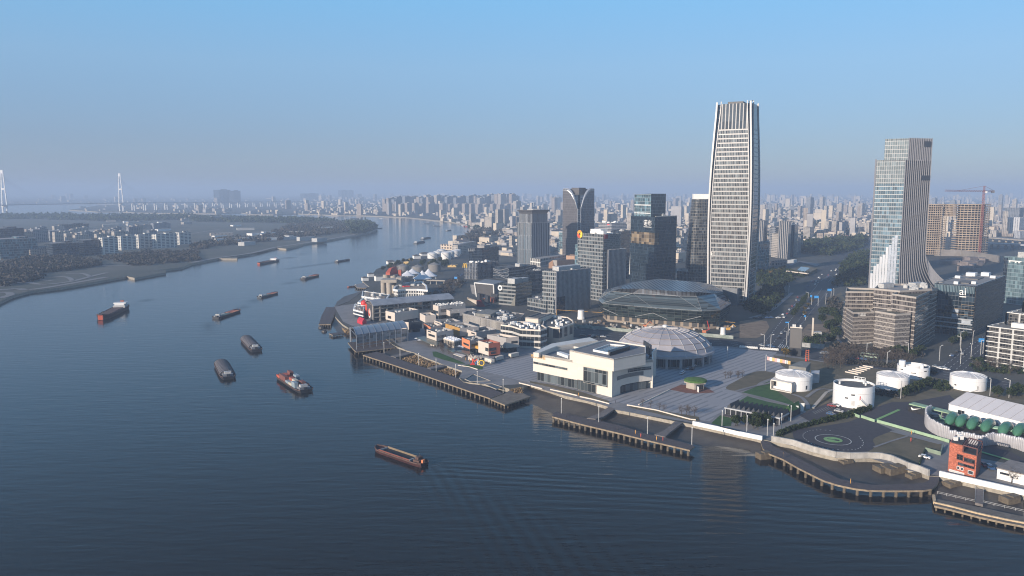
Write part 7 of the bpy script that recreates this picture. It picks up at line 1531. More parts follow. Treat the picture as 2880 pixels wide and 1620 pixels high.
for lab, p, q, s in (("white trailer van parked by the giant letters", (1500, 1290), (1640, 1335), 2.6), ("white trailer van parked farther right along the plaza", (1680, 1275), (1830, 1235), 2.4), ("small white kiosk van under the trees at the plaza's far side", (1985, 1210), (2145, 1175), 2.4)):
 a, b = xy(GZ(24, *p)), xy(GZ(24, *q)); t = thing("trailer_van", lab, "trailer", (a.x, a.y, 0), "white trailers"); mb = MB(); mb.wall(a, b, 2.4, .5, .5 + s); part("body", mb, M_cream, t); mb = MB(); c = a.lerp(b, .5);
 for u in (.3, .7): c = a.lerp(b, u); mb = MB(); mb.box(c, .8, 2.2, 0, .52, math.atan2((b - a).y, (b - a).x)); part("wheel", mb, M_dkst, t)
for ch, x, y, hgt, m, cl in (("M", 1270, 1352, 5.0, mat("letter_red", (.65, .09, .03), .5), "red"), ("A", 1315, 1360, 4.0, mat("letter_blue", (.03, .16, .40), .5), "blue"), ("E", 1345, 1368, 4.2, M_cream, "white"), ("O", 1410, 1390, 5.4, mat("letter_yellow", (.72, .46, .02), .5), "yellow")):
 g = GZ(24, x, y); a, b = xy(g) + Vector((-2, .6)), xy(g) + Vector((2, -.6)); t = thing("giant_letter", "free standing giant %s letter %s on the promenade lawn" % (cl, ch), "letter", g, "giant letters"); text_on(t, "letter", ch, a, b, .5, hgt * .45, hgt * 1.0, m, 0, .35)
g = GZ(24, 1222, 1352); mb = MB(); mb.prism(rect(g, 3, 1.2, .2), 0, .9); mb.box(g + Vector((.3, 0, 0)), 1.6, .8, .9, 1.6, .2); solo("red_bench", "low red sculpture bench left of the giant red letter", "bench", mb, M_redp)
def long_shed():
 h = 17.0; A = xy(GZ(7, 682, 908)); h = HT(A, Z(7, 0, 712)[1]); Rr = xy(GZ(7, 1585, 632, h)); Lc = xy(GZ(7, 610, 865)); d = (Rr - A); w = Lc - A;
 t = thing("long_shed", "long concrete framed museum shed under a thin curved grey roof with a red painted end", "museum", (A.x, A.y, 0)); dn = d.normalized(); F = Rr + w
 mb = MB(); mb.prism([A, Rr, F, Lc], 0, h - .8); part("wall", mb, mat("shed_wall", (0.31, 0.28, 0.25), .85, var=.15), t)
 rise = 3.2; mb = MB(); rings = []
 for k in (-.006, 1.005):
  row = []
  for i in range(9): u = -.15 + 1.3 * i / 8; p = A + w * u + d * k; row.append((p.x, p.y, h - .6 + rise * math.sin(math.pi * max(0, min(1, (u + .15) / 1.3)))))
  rings.append(row)
 mb.loft(rings, closed=False); mb.loft([[(p[0], p[1], p[2] - .5) for p in q] for q in rings], closed=False)
 for k in (0, 1): mb.add([rings[k][i] for i in (0, 2, 4, 6, 8)] + [(p[0], p[1], p[2] - .5) for p in [rings[k][i] for i in (8, 6, 4, 2, 0)]], [tuple(range(10))])
 part("curved_roof", mb, mat("shed_roof_blue_grey", (0.20, 0.215, 0.24), .7, scale=.12, c2=(.33, .345, .37), detail=6), t)
 n = onface(A, Rr, 0, 1, 0, 1)[1]
 for i in range(7): p = A + d * (i / 12.0 * 1.0) + n * .5; mb = MB(); mb.box(p, 1.0, 1.0, 0, h - .8, math.atan2(dn.y, dn.x)); part("frame_column", mb, MATS["raw_concrete"], t)
 for z in (.25, .5, .75): mb = MB(); a, b = A + n * .5, A + d * .55 + n * .5; mb.bar((a.x, a.y, h * z), (b.x, b.y, h * z), .8, .7); part("frame_beam", mb, M_conc, t)
 for i in range(3):
  for k in range(4): panel(t, "window", A, Rr, i / 12 + .008, (i + 1) / 12 - .012, h * (.25 * k + .06), h * (.25 * k + .22), M_glass, .2)
 for i in range(3):
  for k in range(2): panel(t, "window", A, Rr, .415 + i * .098, .50 + i * .098, h * (.48 + .24 * k), h * (.66 + .24 * k), M_glass, .2)
 panel(t, "dark_opening", A, Rr, .24, .33, h * .7, h * .95, M_dkst, .2); panel(t, "dark_opening", A, Rr, .945, .985, h * .5, h * .85, M_dkst, .2)
 mb = MB()
 for u in (.28, .70): p = A + d * u + n * 4; q = A + d * u; mb.bar((p.x, p.y, 0), (p.x, p.y, h * .98), 1.2); mb.bar((p.x, p.y, h * .9), (p.x + 6, p.y + 2, h), .6); mb.bar((p.x - 6, p.y, h * .6), (p.x + 6, p.y + 1, h * .85), .5); mb.bar((p.x - 6, p.y, h * .85), (p.x + 6, p.y + 1, h * .6), .5)
 part("crane_frame", mb, M_dkst, t)
 panel(t, "dark_end_wall", A, Lc, .0, .98, .2, h - 1, mat("end_wall_dark", (0.06, 0.06, 0.065), .7), .25); mb = MB(); nn = onface(A, Lc, 0, 1, 0, 1)[1]; e = (Lc - A).normalized()
 def disc(c, r, m, off, nm, sx=1.0):
  mb = MB(); q = A + w * c[0] + nn * off; mb.add([(q.x + e.x * r * sx * math.cos(a), q.y + e.y * r * sx * math.cos(a), c[1] + r * math.sin(a)) for a in [i * math.pi / 10 for i in range(20)]], [tuple(range(20))]); part(nm, mb, m, t)
 disc((.45, h * .42), 4.2, M_white, .5, "painted_disc"); disc((.47, h * .45), 3.4, mat("mural_red", (.55, .07, .04), .6), .6, "painted_disc"); disc((.45, h * .5), 1.8, M_cream, .7, "painted_disc")
 panel(t, "red_end_panel", A, Lc, .86, 1.12, .5, h * .86, MATS["mural_red"], .6); p = A + w * 1.12; mb = MB(); mb.bar((p.x + .3, p.y, 0), (p.x + .3, p.y, h), .5); part("pole", mb, M_white, t); mb = MB(); mb.sphere((p.x - 1.6, p.y + 1, h * .85), 3.0, 14, 8); part("red_ball", mb, M_redp, t, smooth=True); mb = MB(); mb.cyl(p.x - 1.6, p.y + 1, 3.1, h * .74, h * .77, 14); part("ball_ring", mb, M_white, t)
 g = GZ(7, 552, 930); t = thing("red_hut", "small bright red gabled hut in front of the long museum shed", "hut", g); q = [xy(GZ(7, *p)) for p in ((502, 918), (560, 940), (608, 925), (550, 905))]; mb = MB(); mb.prism(q, 0, 2.6); part("walls", mb, mat("hut_red", (.50, .03, .05), .6), t); mb = MB(); v = [(p.x, p.y, 2.61) for p in q] + [((q[0].x + q[3].x) / 2, (q[0].y + q[3].y) / 2, 4.8), ((q[1].x + q[2].x) / 2, (q[1].y + q[2].y) / 2, 4.8)]; mb.add(v, [(0, 1, 5, 4), (2, 3, 4, 5), (0, 4, 3), (1, 2, 5)]); part("roof", mb, MATS["hut_red"], t)
long_shed()
def terraces():
 for lab, pts, yb, h in (("white modernist terrace building by the mud cove, the nearest and lowest", ((455, 770), (570, 800), (585, 735), (470, 710)), 830, 7), ("white modernist terrace building with framed roof gardens behind the nearest one", ((505, 690), (720, 740), (780, 660), (560, 640)), 740, 7.5), ("wide white modernist terrace building with long white roof edge", ((550, 620), (830, 660), (870, 600), (560, 560)), 650, 8)):
  p = [xy(GZ(7, x, y, h)) for x, y in pts]; c = sum(p, Vector((0, 0))) / 4; t = thing("terrace_building", lab, "building", (c.x, c.y, 0), "white terrace buildings")
  mb = MB(); mb.prism(inset(ccw(p), 1.0), 0, h); part("glazed_walls", mb, F_navy, t); mb = MB(); mb.ring(ccw(p), 1.2, h * .45, h * .58); part("balcony_band", mb, M_white, t); mb = MB(); mb.ring(ccw(p), 1.2, h - .9, h + .5); part("roof_edge", mb, M_white, t); mb = MB(); q = inset(ccw(p), 1.1); mb.add([(v.x, v.y, h + .01) for v in q], [(0, 1, 2, 3)]); part("roof_garden", mb, mat("roof_garden_tan", (.24, .19, .14), .95, scale=.4, c2=(.32, .26, .2)), t)
  for i in range(3): a = q[0].lerp(q[1], (i + .3) / 3); b = q[3].lerp(q[2], (i + .3) / 3); mb = MB(); mb.bar((a.x, a.y, h + 1.6), (b.x, b.y, h + 1.6), .25); mb.bar((a.x, a.y, h), (a.x, a.y, h + 1.6), .25); mb.bar((b.x, b.y, h), (b.x, b.y, h + 1.6), .25); part("roof_frame", mb, M_white, t)
  roof_units(t, [q[0], q[1], q[2], q[3]], h + .02, 3, M_unit, len(lab), .7)
 c = xy(GZ(7, 1090, 560)); t = thing("round_building", "round ended white building with a curved white roof rim and one red box", "building", (c.x, c.y, 0)); h = 9.0
 p = [xy(GZ(7, x, y, h)) for x, y in ((905, 545), (925, 510), (1000, 480), (1110, 465), (1230, 455), (1290, 500), (1300, 555), (1180, 545), (1050, 545), (960, 555))]
 mb = MB(); mb.prism(inset(ccw(p), .8), 0, h - .3); part("walls", mb, facade("round_walls", (.60, .58, .54), (.05, .055, .06), 2.6, 4.5, .35, .3, .15, .6, .6), t); mb = MB(); mb.ring(ccw(p), 1.6, h - 1.0, h + 1.0); part("roof_rim", mb, M_white, t); mb = MB(); mb.add([(v.x, v.y, h - .2) for v in inset(ccw(p), 1.5)], [tuple(range(len(p)))]); part("roof_garden", mb, MATS["roof_garden_tan"], t)
 q = xy(GZ(7, 1058, 600)); mb = MB(); mb.box(q, 7, 5, 0, h + .8, .5); part("red_box", mb, M_redp, t); roof_units(t, [p[1], p[2], p[4], p[5]], h - .19, 8, M_unit, 3, .8); panel(t, "dark_window", p[6], p[7], .05, .35, h * .3, h * .85, M_glass, -.3)
 c0 = xy(GZ(7, 855, 590)); t = thing("silo_group", "group of tall concrete silos under a red stepped roof", "silo", (c0.x, c0.y, 0))
 sm = mat("silo_concrete", (0.36, 0.32, 0.27), .85, var=.12, scale=.12)
 for x, y, top, rr in ((795, 588, 465, 30), (860, 600, 465, 31), (915, 585, 465, 28), (825, 520, 375, 36), (912, 520, 375, 38)):
  g = GZ(7, x, y); r_ = rr / 4.026 * g.y / FPX; hh = HT(g, Z(7, 0, top)[1]); mb = MB(); mb.cyl(g.x, g.y + r_, r_, 0, hh, 20); part("silo", mb, sm, t, smooth=False)
 g = GZ(7, 860, 600); h1, h2 = HT(g, Z(7, 0, 465)[1]), HT(g, Z(7, 0, 432)[1]); a, b = AT(*Z(7, 765, 460), g.y), AT(*Z(7, 945, 460), g.y); mb = MB(); mb.prism([(a.x, g.y + 1), (b.x, g.y + 1), (b.x, g.y + 20), (a.x, g.y + 20)], h1 + .01, h2); part("silo_gallery", mb, sm, t); a2, b2 = AT(*Z(7, 940, 440), g.y + 8), AT(*Z(7, 1000, 440), g.y + 8); mb = MB(); mb.prism([(a2.x, a2.y), (b2.x, b2.y), (b2.x, b2.y + 14), (a2.x, a2.y + 14)], 0, HT(a2, Z(7, 0, 405)[1])); part("stair_tower", mb, sm, t)
 yy = GZ(7, 870, 520).y; rd = mat("silo_red_roof", (.42, .09, .05), .7, var=.1); q = [AT(*Z(7, *p), yy) for p in ((828, 375), (868, 378), (880, 345), (835, 340))]
 mb = MB(); x0, x1, z0, z1 = q[0].x, AT(*Z(7, 950, 375), yy).x, q[0].z, AT(*Z(7, 0, 345), yy).z; mb.prism([(x0, yy - 2), (x0 + (x1 - x0) * .4, yy - 3), (x1, yy + 14), (x0 + 4, yy + 14)], z0, z1); mb.loft([[(x0, yy - 2, z1 + .01), (x0 + (x1 - x0) * .4, yy - 3, z1 + .01), (x1, yy + 14, z1 + .01), (x0 + 4, yy + 14, z1 + .01)], [(x0 + 3, yy + 5, z1 + 4.5), (x0 + 6, yy + 5, z1 + 4.5), (x1 - 3, yy + 12, z1 + 5.5), (x0 + 6, yy + 13, z1 + 5)]], cap1=True); part("red_roof", mb, rd, t)
 p0, p1 = AT(*Z(7, 966, 400), yy + 6), AT(*Z(7, 998, 320), yy + 6); mb = MB(); mb.prism([(p0.x, yy + 6), (p1.x, yy + 6), (p1.x, yy + 12), (p0.x, yy + 12)], 0, p1.z); part("red_tower", mb, rd, t)
terraces()
def tents():
 for lab, x, y, w, hp in (("left front white peaked tent roof of the four", 1070, 380, 75, 325), ("left rear white peaked tent roof of the four", 1125, 355, 75, 302), ("right front white peaked tent roof of the four, the largest", 1240, 415, 92, 325), ("right rear white peaked tent roof of the four", 1310, 385, 85, 305)):
  g = GZ(7, x, y + 60); s = w / 4.026 * g.y / FPX; h = HT(g, Z(7, 0, y)[1]); zt = HT(g, Z(7, 0, hp)[1]); t = thing("peaked_tent", lab, "tent", g, "white peaked tents"); mb = MB()
  rings = [[(p.x, p.y, z) for p in curve(rect(g, 2 * s * k, 2 * s * k, .25), 4)] for k, z in ((.92, h), (.55, h + (zt - h) * .30), (.25, h + (zt - h) * .65), (.05, zt - .2), (.02, zt))]
  mb.loft(rings, cap1=True); part("canvas", mb, mat("tent_canvas", (.66, .66, .67), .6, var=.04), t)
  for p in rect(g, 1.7 * s, 1.7 * s, .25): mb = MB(); mb.bar((p.x, p.y, 0), (p.x, p.y, h + .3), .5); part("mast", mb, M_white, t)
 g = GZ(7, 1160, 450); mb = MB(); mb.prism(rect(g, 40, 14, .25), 0, 5); solo("tent_hall", "dark low hall under the left pair of white peaked tents", "hall", mb, F_navy)
 a, b = GZ(7, 1160, 432, 5), GZ(7, 1500, 440, 5); mb = MB(); mb.bar(a, b, 4, 1.4)
 for u in (.1, .4, .7, .95): p = a.lerp(b, u); mb.bar((p.x, p.y, 0), (p.x, p.y, 4.5), .8)
 solo("footway", "thin pale raised footway running right of the white peaked tents", "footbridge", mb, M_conc)
tents()
def mall():
 h = 9.0
 p = [xy(GZ(8, x, y, h)) for x, y in ((100, 985), (350, 1040), (660, 1110), (900, 1030), (950, 990), (760, 965), (500, 940), (300, 935), (150, 955))]; c = sum(p, Vector((0, 0))) / len(p); t = thing("curved_mall", "long low mall with vertical white louvre front and a cluttered dark roof", "shopping mall", (c.x, c.y, 0)); pp = ccw(p)
 mb = MB(); mb.prism(pp, 0, h); part("louvre_wall", mb, facade("mall_louvres", (.50, .47, .42), (.05, .05, .055), 1.5, 9.4, .45, .25, .3, .7, .5, 0), t); mb = MB(); mb.ring(pp, .6, h + .003, h + .9); part("parapet", mb, M_roofl, t); mb = MB(); mb.add([(v.x, v.y, h + .08) for v in inset(pp, .6)], [tuple(range(len(pp)))]); part("roof", mb, mat("mall_roof", (.07, .065, .06), .9, scale=.3, c2=(.12, .115, .105)), t)
 r = random.Random(12); n = 0
 while n < 46:
  q = Vector((r.uniform(min(v.x for v in p), max(v.x for v in p)), r.uniform(min(v.y for v in p), max(v.y for v in p))))
  if not inpoly(q, inset(pp, 3)): continue
  n += 1; mb = MB(); s = r.uniform(1.2, 4); mb.box(q, s, s * r.uniform(.5, 1), h + .1, h + r.uniform(.9, 2.6), r.uniform(0, 1.5)); part("roof_unit", mb, r.choice((M_unit, M_white, M_steel, M_unit)), t)
 q = [xy(GZ(8, x, y, h + 3)) for x, y in ((280, 965), (480, 985), (580, 930), (430, 905), (320, 935))]; mb = MB(); mb.prism(q, h + .1, h + 2.6); part("sloped_rooflight", mb, mat("olive_grey_roof", (0.20, 0.195, 0.175)), t)
 for lab, pts, hh, wm, u in (("round cornered glass shop block with pale bands, at the mall's near corner", ((620, 1140), (770, 1160), (890, 1200), (1160, 1215), (1250, 1190), (1200, 1150), (1000, 1100), (780, 1095)), 13, facade("mall_bands", (.50, .475, .43), (.03, .035, .04), 3, 4.3, .03, .36, .12, .6, .6), 26), ("cream ended shop block with a swept roof beside the street", ((1180, 1160), (1420, 1185), (1610, 1120), (1600, 1080), (1540, 1040), (1340, 1010), (1200, 1080)), 12, facade("mall_cream", (.50, .42, .34), (.045, .05, .055), 9, 12, .42, .42, .15, .7, .5), 12), ("plain block with dark sloping roof set on the mall roof", ((955, 1040), (1130, 1055), (1310, 985), (1150, 975)), 15, M_cream, 0)):
  p = ccw([xy(GZ(8, x, y, hh)) for x, y in pts]); c = sum(p, Vector((0, 0))) / len(p); t = thing("mall_block", lab, "shopping mall", (c.x, c.y, 0), "mall blocks"); mb = MB(); mb.prism(p, 0, hh); part("facade", mb, wm, t); mb = MB(); mb.ring(p, .7, hh + .003, hh + 1.0); part("parapet", mb, M_cream if u else M_roofl, t); mb = MB(); mb.add([(v.x, v.y, hh + .1) for v in inset(p, .7)], [tuple(range(len(p)))]); part("roof", mb, M_roof, t)
  r = random.Random(len(lab)); n = 0
  while n < u:
   q = Vector((r.uniform(min(v.x for v in p), max(v.x for v in p)), r.uniform(min(v.y for v in p), max(v.y for v in p))))
   if not inpoly(q, inset(p, 2.5)): continue
   n += 1; mb = MB(); s = r.uniform(1.2, 3); mb.box(q, s, s * .7, hh + .12, hh + r.uniform(1.2, 2.4), r.uniform(0, 1.5)); part("roof_unit", mb, M_white, t)
mall()
def west_bank():
 wt = mat("oil_tank_white", (.66, .65, .63), .55, var=.06, scale=.08)
 for i, (lab, x, yb, yt, rr) in enumerate((("front left white oil tank with a diagonal stair", 1345, 192, 135, 54), ("second white oil tank of the front left pair", 1408, 180, 118, 52), ("rear left white oil tank", 1450, 150, 98, 52), ("front right white oil tank with a diagonal stair, the largest", 1502, 205, 128, 57), ("white oil tank just behind the largest one", 1545, 190, 118, 55), ("rear right white oil tank", 1605, 170, 108, 55), ("white oil tank at the far right of the group", 1640, 150, 95, 40))):
  g = GZ(7, x, yb); r_ = rr / 4.026 * g.y / FPX; H = HT(g, Z(7, 0, yt)[1]); c = xy(g) + Vector((0, r_)); t = thing("oil_tank", lab, "oil tank", (c.x, c.y, 0), "white oil tanks"); mb = MB(); mb.cyl(c.x, c.y, r_, 0, H, 30); part("tank_wall", mb, wt, t); mb = MB(); mb.loft([[(c.x + r_ * k * math.cos(2 * math.pi * j / 30), c.y + r_ * k * math.sin(2 * math.pi * j / 30), H + z * r_) for j in range(30)] for k, z in ((1, 0), (.7, .16), (.35, .25), (.03, .28))], cap1=True); part("domed_roof", mb, wt, t)
  mb = MB(); mb.path([(c.x + (r_ + .5) * math.cos(-2.2 + .22 * j), c.y + (r_ + .5) * math.sin(-2.2 + .22 * j), H - H * j / 7) for j in range(8)], 1.2, .6); part("stair", mb, M_steel, t)
 t, (A, B, E, D), H = bld("cream_hall", "long cream office hall with two rows of square windows behind the oil tanks", 7, (1668, 98, 38), (1445, 30), (1690, 34), facade("cream_windows", (.56, .46, .36), (.06, .05, .05), 6.2, 5.2, .45, .45, .3, .8, .3, 0), M_roofl, wr=20, cat="building"); c = A.lerp(B, .5); mb = MB(); mb.box(c + Vector((0, 8)), 9, 8, H - .7, H + 7); part("roof_tower", mb, M_cream, t)
 bld("grey_warehouse", "grey warehouse row behind the cream hall", 7, (1790, 50, 12), (1680, 14), (1800, 8), facade("warehouse", (.30, .30, .31), (.08, .08, .09), 5, 6, .5, .5, .4, .8, .4, 0), M_roofl, wr=30, cat="warehouse")
 ym = mat("yellow_house_wall", (.62, .42, .15), .8, var=.07); wn = facade("yellow_windows", (.62, .42, .15), (.10, .07, .05), 5, 4, .7, .55, .3, .8, .2, 0)  # yellow is the houses' own wall colour
 for lab, near, l, rg in (("yellow two storey house beside the grey round tank", (1082, 272, 225), (1027, 225), (1095, 218)), ("yellow two storey house left of the dark trees", (1360, 272, 232), (1296, 232), (1375, 225)), ("low yellow house at the roadside", (1622, 288, 262), (1525, 262), (1640, 252)), ("small yellow hut near the river edge", (1132, 212, 195), (1085, 193), (1140, 190)), ("small yellow hut below the front oil tank", (1395, 215, 203), (1365, 203), (1405, 200))):
  bld("yellow_house", lab, 7, near, l, rg, wn, mat("tan_roof", (.30, .26, .22), .9), cat="house", group="yellow houses", parapet=.6)
 for lab, x, y, rr, hh in (("grey domed round tank behind the red silo roof", 1010, 335, 70, 7), ("grey domed round tank behind the white peaked tents", 1180, 345, 70, 7), ("larger grey round tank half hidden in trees", 1370, 345, 72, 10)):
  g = GZ(7, x, y); r_ = rr / 4.026 * g.y / FPX; c = xy(g) + Vector((0, r_)); t = thing("grey_tank", lab, "storage tank", (c.x, c.y, 0), "old grey tanks"); m = mat("old_tank_grey", (.20, .19, .18), .8, var=.15, scale=.15); mb = MB(); mb.cyl(c.x, c.y, r_, 0, hh, 30); part("tank_wall", mb, m, t); mb = MB(); mb.cyl(c.x, c.y, r_, hh, hh + 3.2, 30, .3); part("domed_roof", mb, m, t)
 wm = M_cream
 for i, (lab, x, y, w, h) in enumerate((("white boathouse with dark roof by the river steps", 590, 440, 8, 4), ("white boathouse nearer the trees", 655, 395, 8, 4), ("white two level club house on the river edge", 880, 252, 12, 4.5), ("white shed beside the silos", 752, 440, 11, 6), ("white hut in the trees beyond the yellow houses", 1175, 190, 12, 5), ("low white shed left of the oil tanks", 1265, 158, 16, 4))):
  g = GZ(7, x, y); t = thing("river_house", lab, "house", g, "small riverside houses"); mb = MB(); mb.box(g, w, w * .6, 0, h, .5); part("walls", mb, M_white, t); mb = MB(); q = rect(g, w * 1.1, w * .75, .5); mb.add([(p.x, p.y, h + .01) for p in q] + [(g.x - w * .2, g.y, h + w * .16), (g.x + w * .2, g.y + .1, h + w * .16)], [(0, 1, 5, 4), (1, 2, 5), (2, 3, 4, 5), (3, 0, 4)]); part("roof", mb, M_roof, t)
west_bank()
# vessels
def vessel(label, k, bow, stern, wpx, hull, cargo, deckm=None, high=1.0, cat="barge", group="cargo vessels on the river", big=True):
 a, b = xy(GZ(k, *bow, WZ)), xy(GZ(k, *stern, WZ)); L = (b - a).length; d = (b - a).normalized(); n = Vector((-d.y, d.x)); w = (wpx * a.y / FPX if wpx else L * .19) / 2; h = max(1.2, L * .028) * high; P = lambda s, l, z: (a.x + d.x * s * L + n.x * l * w, a.y + d.y * s * L + n.y * l * w, WZ + z)
 t = thing("cargo_ship" if cargo == 'ship' else "barge", label, cat, (a.x, a.y, WZ), group)
 sec = [(0, .12, 1.55), (.05, .62, 1.35), (.12, .95, 1.1), (.2, 1, 1), (.85, 1, 1), (.96, .92, 1.12), (1.0, .7, 1.2)]
 mb = MB(); mb.loft([[P(s, -f * .85, -.6), P(s, f * .85, -.6), P(s, f, h * z), P(s, -f, h * z)] for s, f, z in sec], cap0=True, cap1=True); part("hull", mb, hull, t)
 dk = deckm or mat("deck_rust_brown", (.10, .06, .05), .8, var=.3, scale=.5)
 def bx(s0, s1, l0, l1, z0, z1, nm, m): mb = MB(); mb.loft([[P(s, l, z) for s, l in ((s0, l0), (s1, l0), (s1, l1), (s0, l1))] for z in (z0, z1)], cap0=True, cap1=True); return part(nm, mb, m, t)
 if big: mb = MB(); mb.path([P(s, -f, h * z + .25) for s, f, z in sec], .35, .5); mb.path([P(s, f, h * z + .25) for s, f, z in sec], .35, .5); part("bulwark", mb, dk, t)
 hold = mat("hold_dark", (.02, .022, .026), .7)
 if cargo == 'open':
  bx(.17, .78, -.82, .82, h * .9, h * 1.06, "hold", hold);
  for l, m in ((-.86, mat("coaming_red", (.20, .07, .05), .7)), (.86, mat("coaming_tan", (.20, .15, .10), .8))): bx(.16, .79, l - .04, l + .04, h * 1.0, h * 1.75, "coaming", m)
  bx(.78, .795, -.86, .86, h, h * 1.7, "coaming", M_unit); bx(.155, .165, -.86, .86, h, h * 1.5, "coaming", M_unit)
 if cargo == 'cover':
  tm = mat("tarpaulin_grey", (.13, .12, .125), .75, var=.2, scale=.3); mb = MB(); mb.loft([[P(s, math.cos(q) * .93, h * 1.0 + math.sin(q) * L * .055) for q in [i * math.pi / 10 for i in range(11)]] for s in (.1, .3, .5, .7, .84)], closed=False, cap0=True, cap1=True); part("tarpaulin", mb, tm, t)
  mb = MB()
  for s in [.1 + i * .074 for i in range(11)]: mb.path([P(s, math.cos(q) * .95, h * 1.02 + math.sin(q) * L * .057) for q in [i * math.pi / 8 for i in range(9)]], .18)
  part("hoops", mb, M_dkst, t)
 if cargo == 'box':
  r = random.Random(int(bow[0])); cs = [mat("container_rust", (.30, .08, .05), .7, var=.15), mat("container_red", (.42, .09, .05), .7), mat("container_blue_grey", (.24, .30, .34), .7), mat("container_brown", (.17, .07, .06), .7), mat("container_cream", (.46, .42, .34), .7)]
  for i in range(6):
   for j in range(4):
    if r.random() < .08: continue
    s0 = .10 + i * .125; l0 = -.9 + j * .45; bx(s0, s0 + .12, l0, l0 + .43, h * .95, h * 1.0 + r.choice((2.4, 2.4, 4.6)) * L / 62, "container", cs[(r.choice((0, 1, 3)) if i < 2 else r.randrange(5))])
 if cargo == 'mixed':
  for s0, s1, l0, l1, m in ((.1, .42, -.8, -.1, M_rust), (.12, .5, .1, .8, M_orange if high > .9 else M_steel), (.5, .8, -.8, -.3, M_unit), (.45, .8, -.2, .8, mat("green_deck", (.10, .15, .13), .8))): bx(s0, s1, l0, l1, h * .95, h * 1.5, "deck_cargo", m)
 if cargo == 'coal': mb = MB(); mb.loft([[P(s, l * q, h + z * L * .02) for s, l in ((.12, -.8), (.8, -.8), (.8, .8), (.12, .8))] for q, z in ((1, 0), (.5, 1.2))], cap1=True); part("coal_heap", mb, hold, t)
 if cargo == 'ship':
  bx(.12, .74, -.8, .8, h * .95, h * 1.1, "hatch_covers", M_dkst)
  for i in range(5): bx(.13 + i * .125, .24 + i * .125, -.7, .7, h * 1.1, h * 1.28, "hatch_cover", dk)
  bx(.77, .95, -.85, .85, h * .95, h * 1.7, "superstructure", M_unit); bx(.79, .92, -.7, .7, h * 1.7, h * 2.2, "bridge_deck", M_white); bx(.80, .90, -.9, .9, h * 2.2, h * 2.5, "wheelhouse", M_white); bx(.915, .94, -.25, .25, h * 1.7, h * 2.9, "funnel", M_rust)
  bx(-.012, .03, -.32, .32, .3, h * 1.4, "red_bow_plate", mat("bow_red", (.50, .10, .05), .6)); bx(.03, .1, -.5, .5, h * 1.2, h * 1.45, "forecastle", dk)
  mb = MB(); mb.bar(P(.08, 0, h), P(.08, 0, h * 2.4), .5); part("mast", mb, M_dkst, t)
 else:
  bx(.84, .95, -.62, .62, h * .95, h * 2.0, "deck_house", M_steel if cargo != 'open' else dk); o = bx(.86, .92, -.42, .42, h * 2.0, h * 2.9, "wheelhouse", M_unit if cargo != 'open' else dk)
  if big: mb = MB(); mb.bar(P(.9, 0, h * 2.8), P(.9, 0, h * 4.2), .22); part("mast", mb, M_dkst, t); bx(.955, .985, -.2, .2, h, h * 2.2, "funnel", M_orange if cargo == 'open' else M_dkst)
 return t
Hd = mat("hull_black", (.022, .022, .026), .5, var=.3, scale=.5); Hr = mat("hull_maroon", (.045, .018, .018), .6, var=.35, scale=.4); Hb = mat("hull_blue_grey", (.05, .065, .08), .5)
for a in (("empty open barge with maroon sides, alone in the lower middle of the river", 19, (1200, 1065), (1750, 1255), 0, Hr, 'open'), ("container barge stacked with red and grey boxes in the near channel", 19, (128, 240), (410, 420), 46, Hd, 'box'),
    ("arched tarpaulin barge, the nearer of the two covered ones", 17, (1620, 1035), (1720, 1225), 40, Hd, 'cover'), ("arched tarpaulin barge, the farther of the two covered ones", 0, (690, 955), (722, 990), 34, Hd, 'cover'),
    ("large cargo ship with a red bow and white bridge at the far left", 17, (185, 512), (465, 372), 40, Hr, 'ship', None, 1.5), ("barge with red and pale deck cargo left of the channel middle", 17, (1840, 405), (1560, 500), 0, Hd, 'mixed'),
    ("slim barge with reddish deck in mid river, above the one with red cargo", 18, (650, 825), (322, 915), 0, Hb, 'mixed'), ("dark barge with pale deck lines farther upriver", 18, (1405, 497), (1128, 572), 0, Hd, 'mixed'),
    ("dark cargo ship with a small white bridge near the left bank", 18, (315, 290), (650, 220), 0, Hb, 'ship'), ("low dark coal barge near the bend, right of the dark ship", 18, (1990, 208), (1745, 250), 0, Hd, 'coal')): vessel(*a)
for i, (lab, k, b, s, cg) in enumerate((("dark coal barge rounding the bend, the nearer of a pair", 3, (775, 808), (672, 828), 'coal'), ("dark coal barge rounding the bend, the farther of a pair", 3, (842, 762), (750, 778), 'coal'), ("small grey barge far up the bend close to the far quay", 3, (860, 606), (768, 603), 'coal'), ("small grey barge far up the bend, right of the other one", 3, (960, 632), (882, 628), 'coal'), ("short dark boat off the wooded shore of the bend", 3, (1078, 676), (1028, 684), 'coal'),
 ("dark boat lying off the wooded tip of the peninsula", 3, (238, 656), (302, 654), 'coal'), ("grey barge in the far reach behind the peninsula", 2, (830, 478), (950, 480), 'coal'), ("grey barge in the far reach near the wooded tip", 2, (1612, 492), (1730, 496), 'coal'))): vessel(lab, k, b, s, 0, Hb, cg, big=False)
for lab, k, b, s, hm_ in (("white ferry boat before the far quay wall", 3, (270, 542), (305, 542), M_white), ("cream ferry boat in the far reach at left", 2, (812, 448), (845, 446), M_cream), ("white excursion boat moored at the far bend, leftmost", 3, (1205, 618), (1228, 625), M_white), ("red and white excursion boat moored at the far bend", 3, (1232, 628), (1262, 636), M_redp), ("larger white excursion boat moored at the far bend", 3, (1300, 640), (1360, 652), M_white), ("dark and white excursion boat moored at the far bend, rightmost", 3, (1362, 652), (1425, 660), M_unit), ("red and white boat moored at the riverside steps", 7, (390, 518), (500, 505), M_rust)):
 vessel(lab, k, b, s, 0, hm_, 'mixed', cat="boat", group="passenger boats", big=False, high=.8)
pier("boat_landing", "long low landing stage where the red and white boat is moored", GL(7, [(470, 480), (640, 440), (690, 470), (600, 515), (500, 512)]), -.8, GL(7, [(480, 515), (600, 515)]), 6, M_pave)
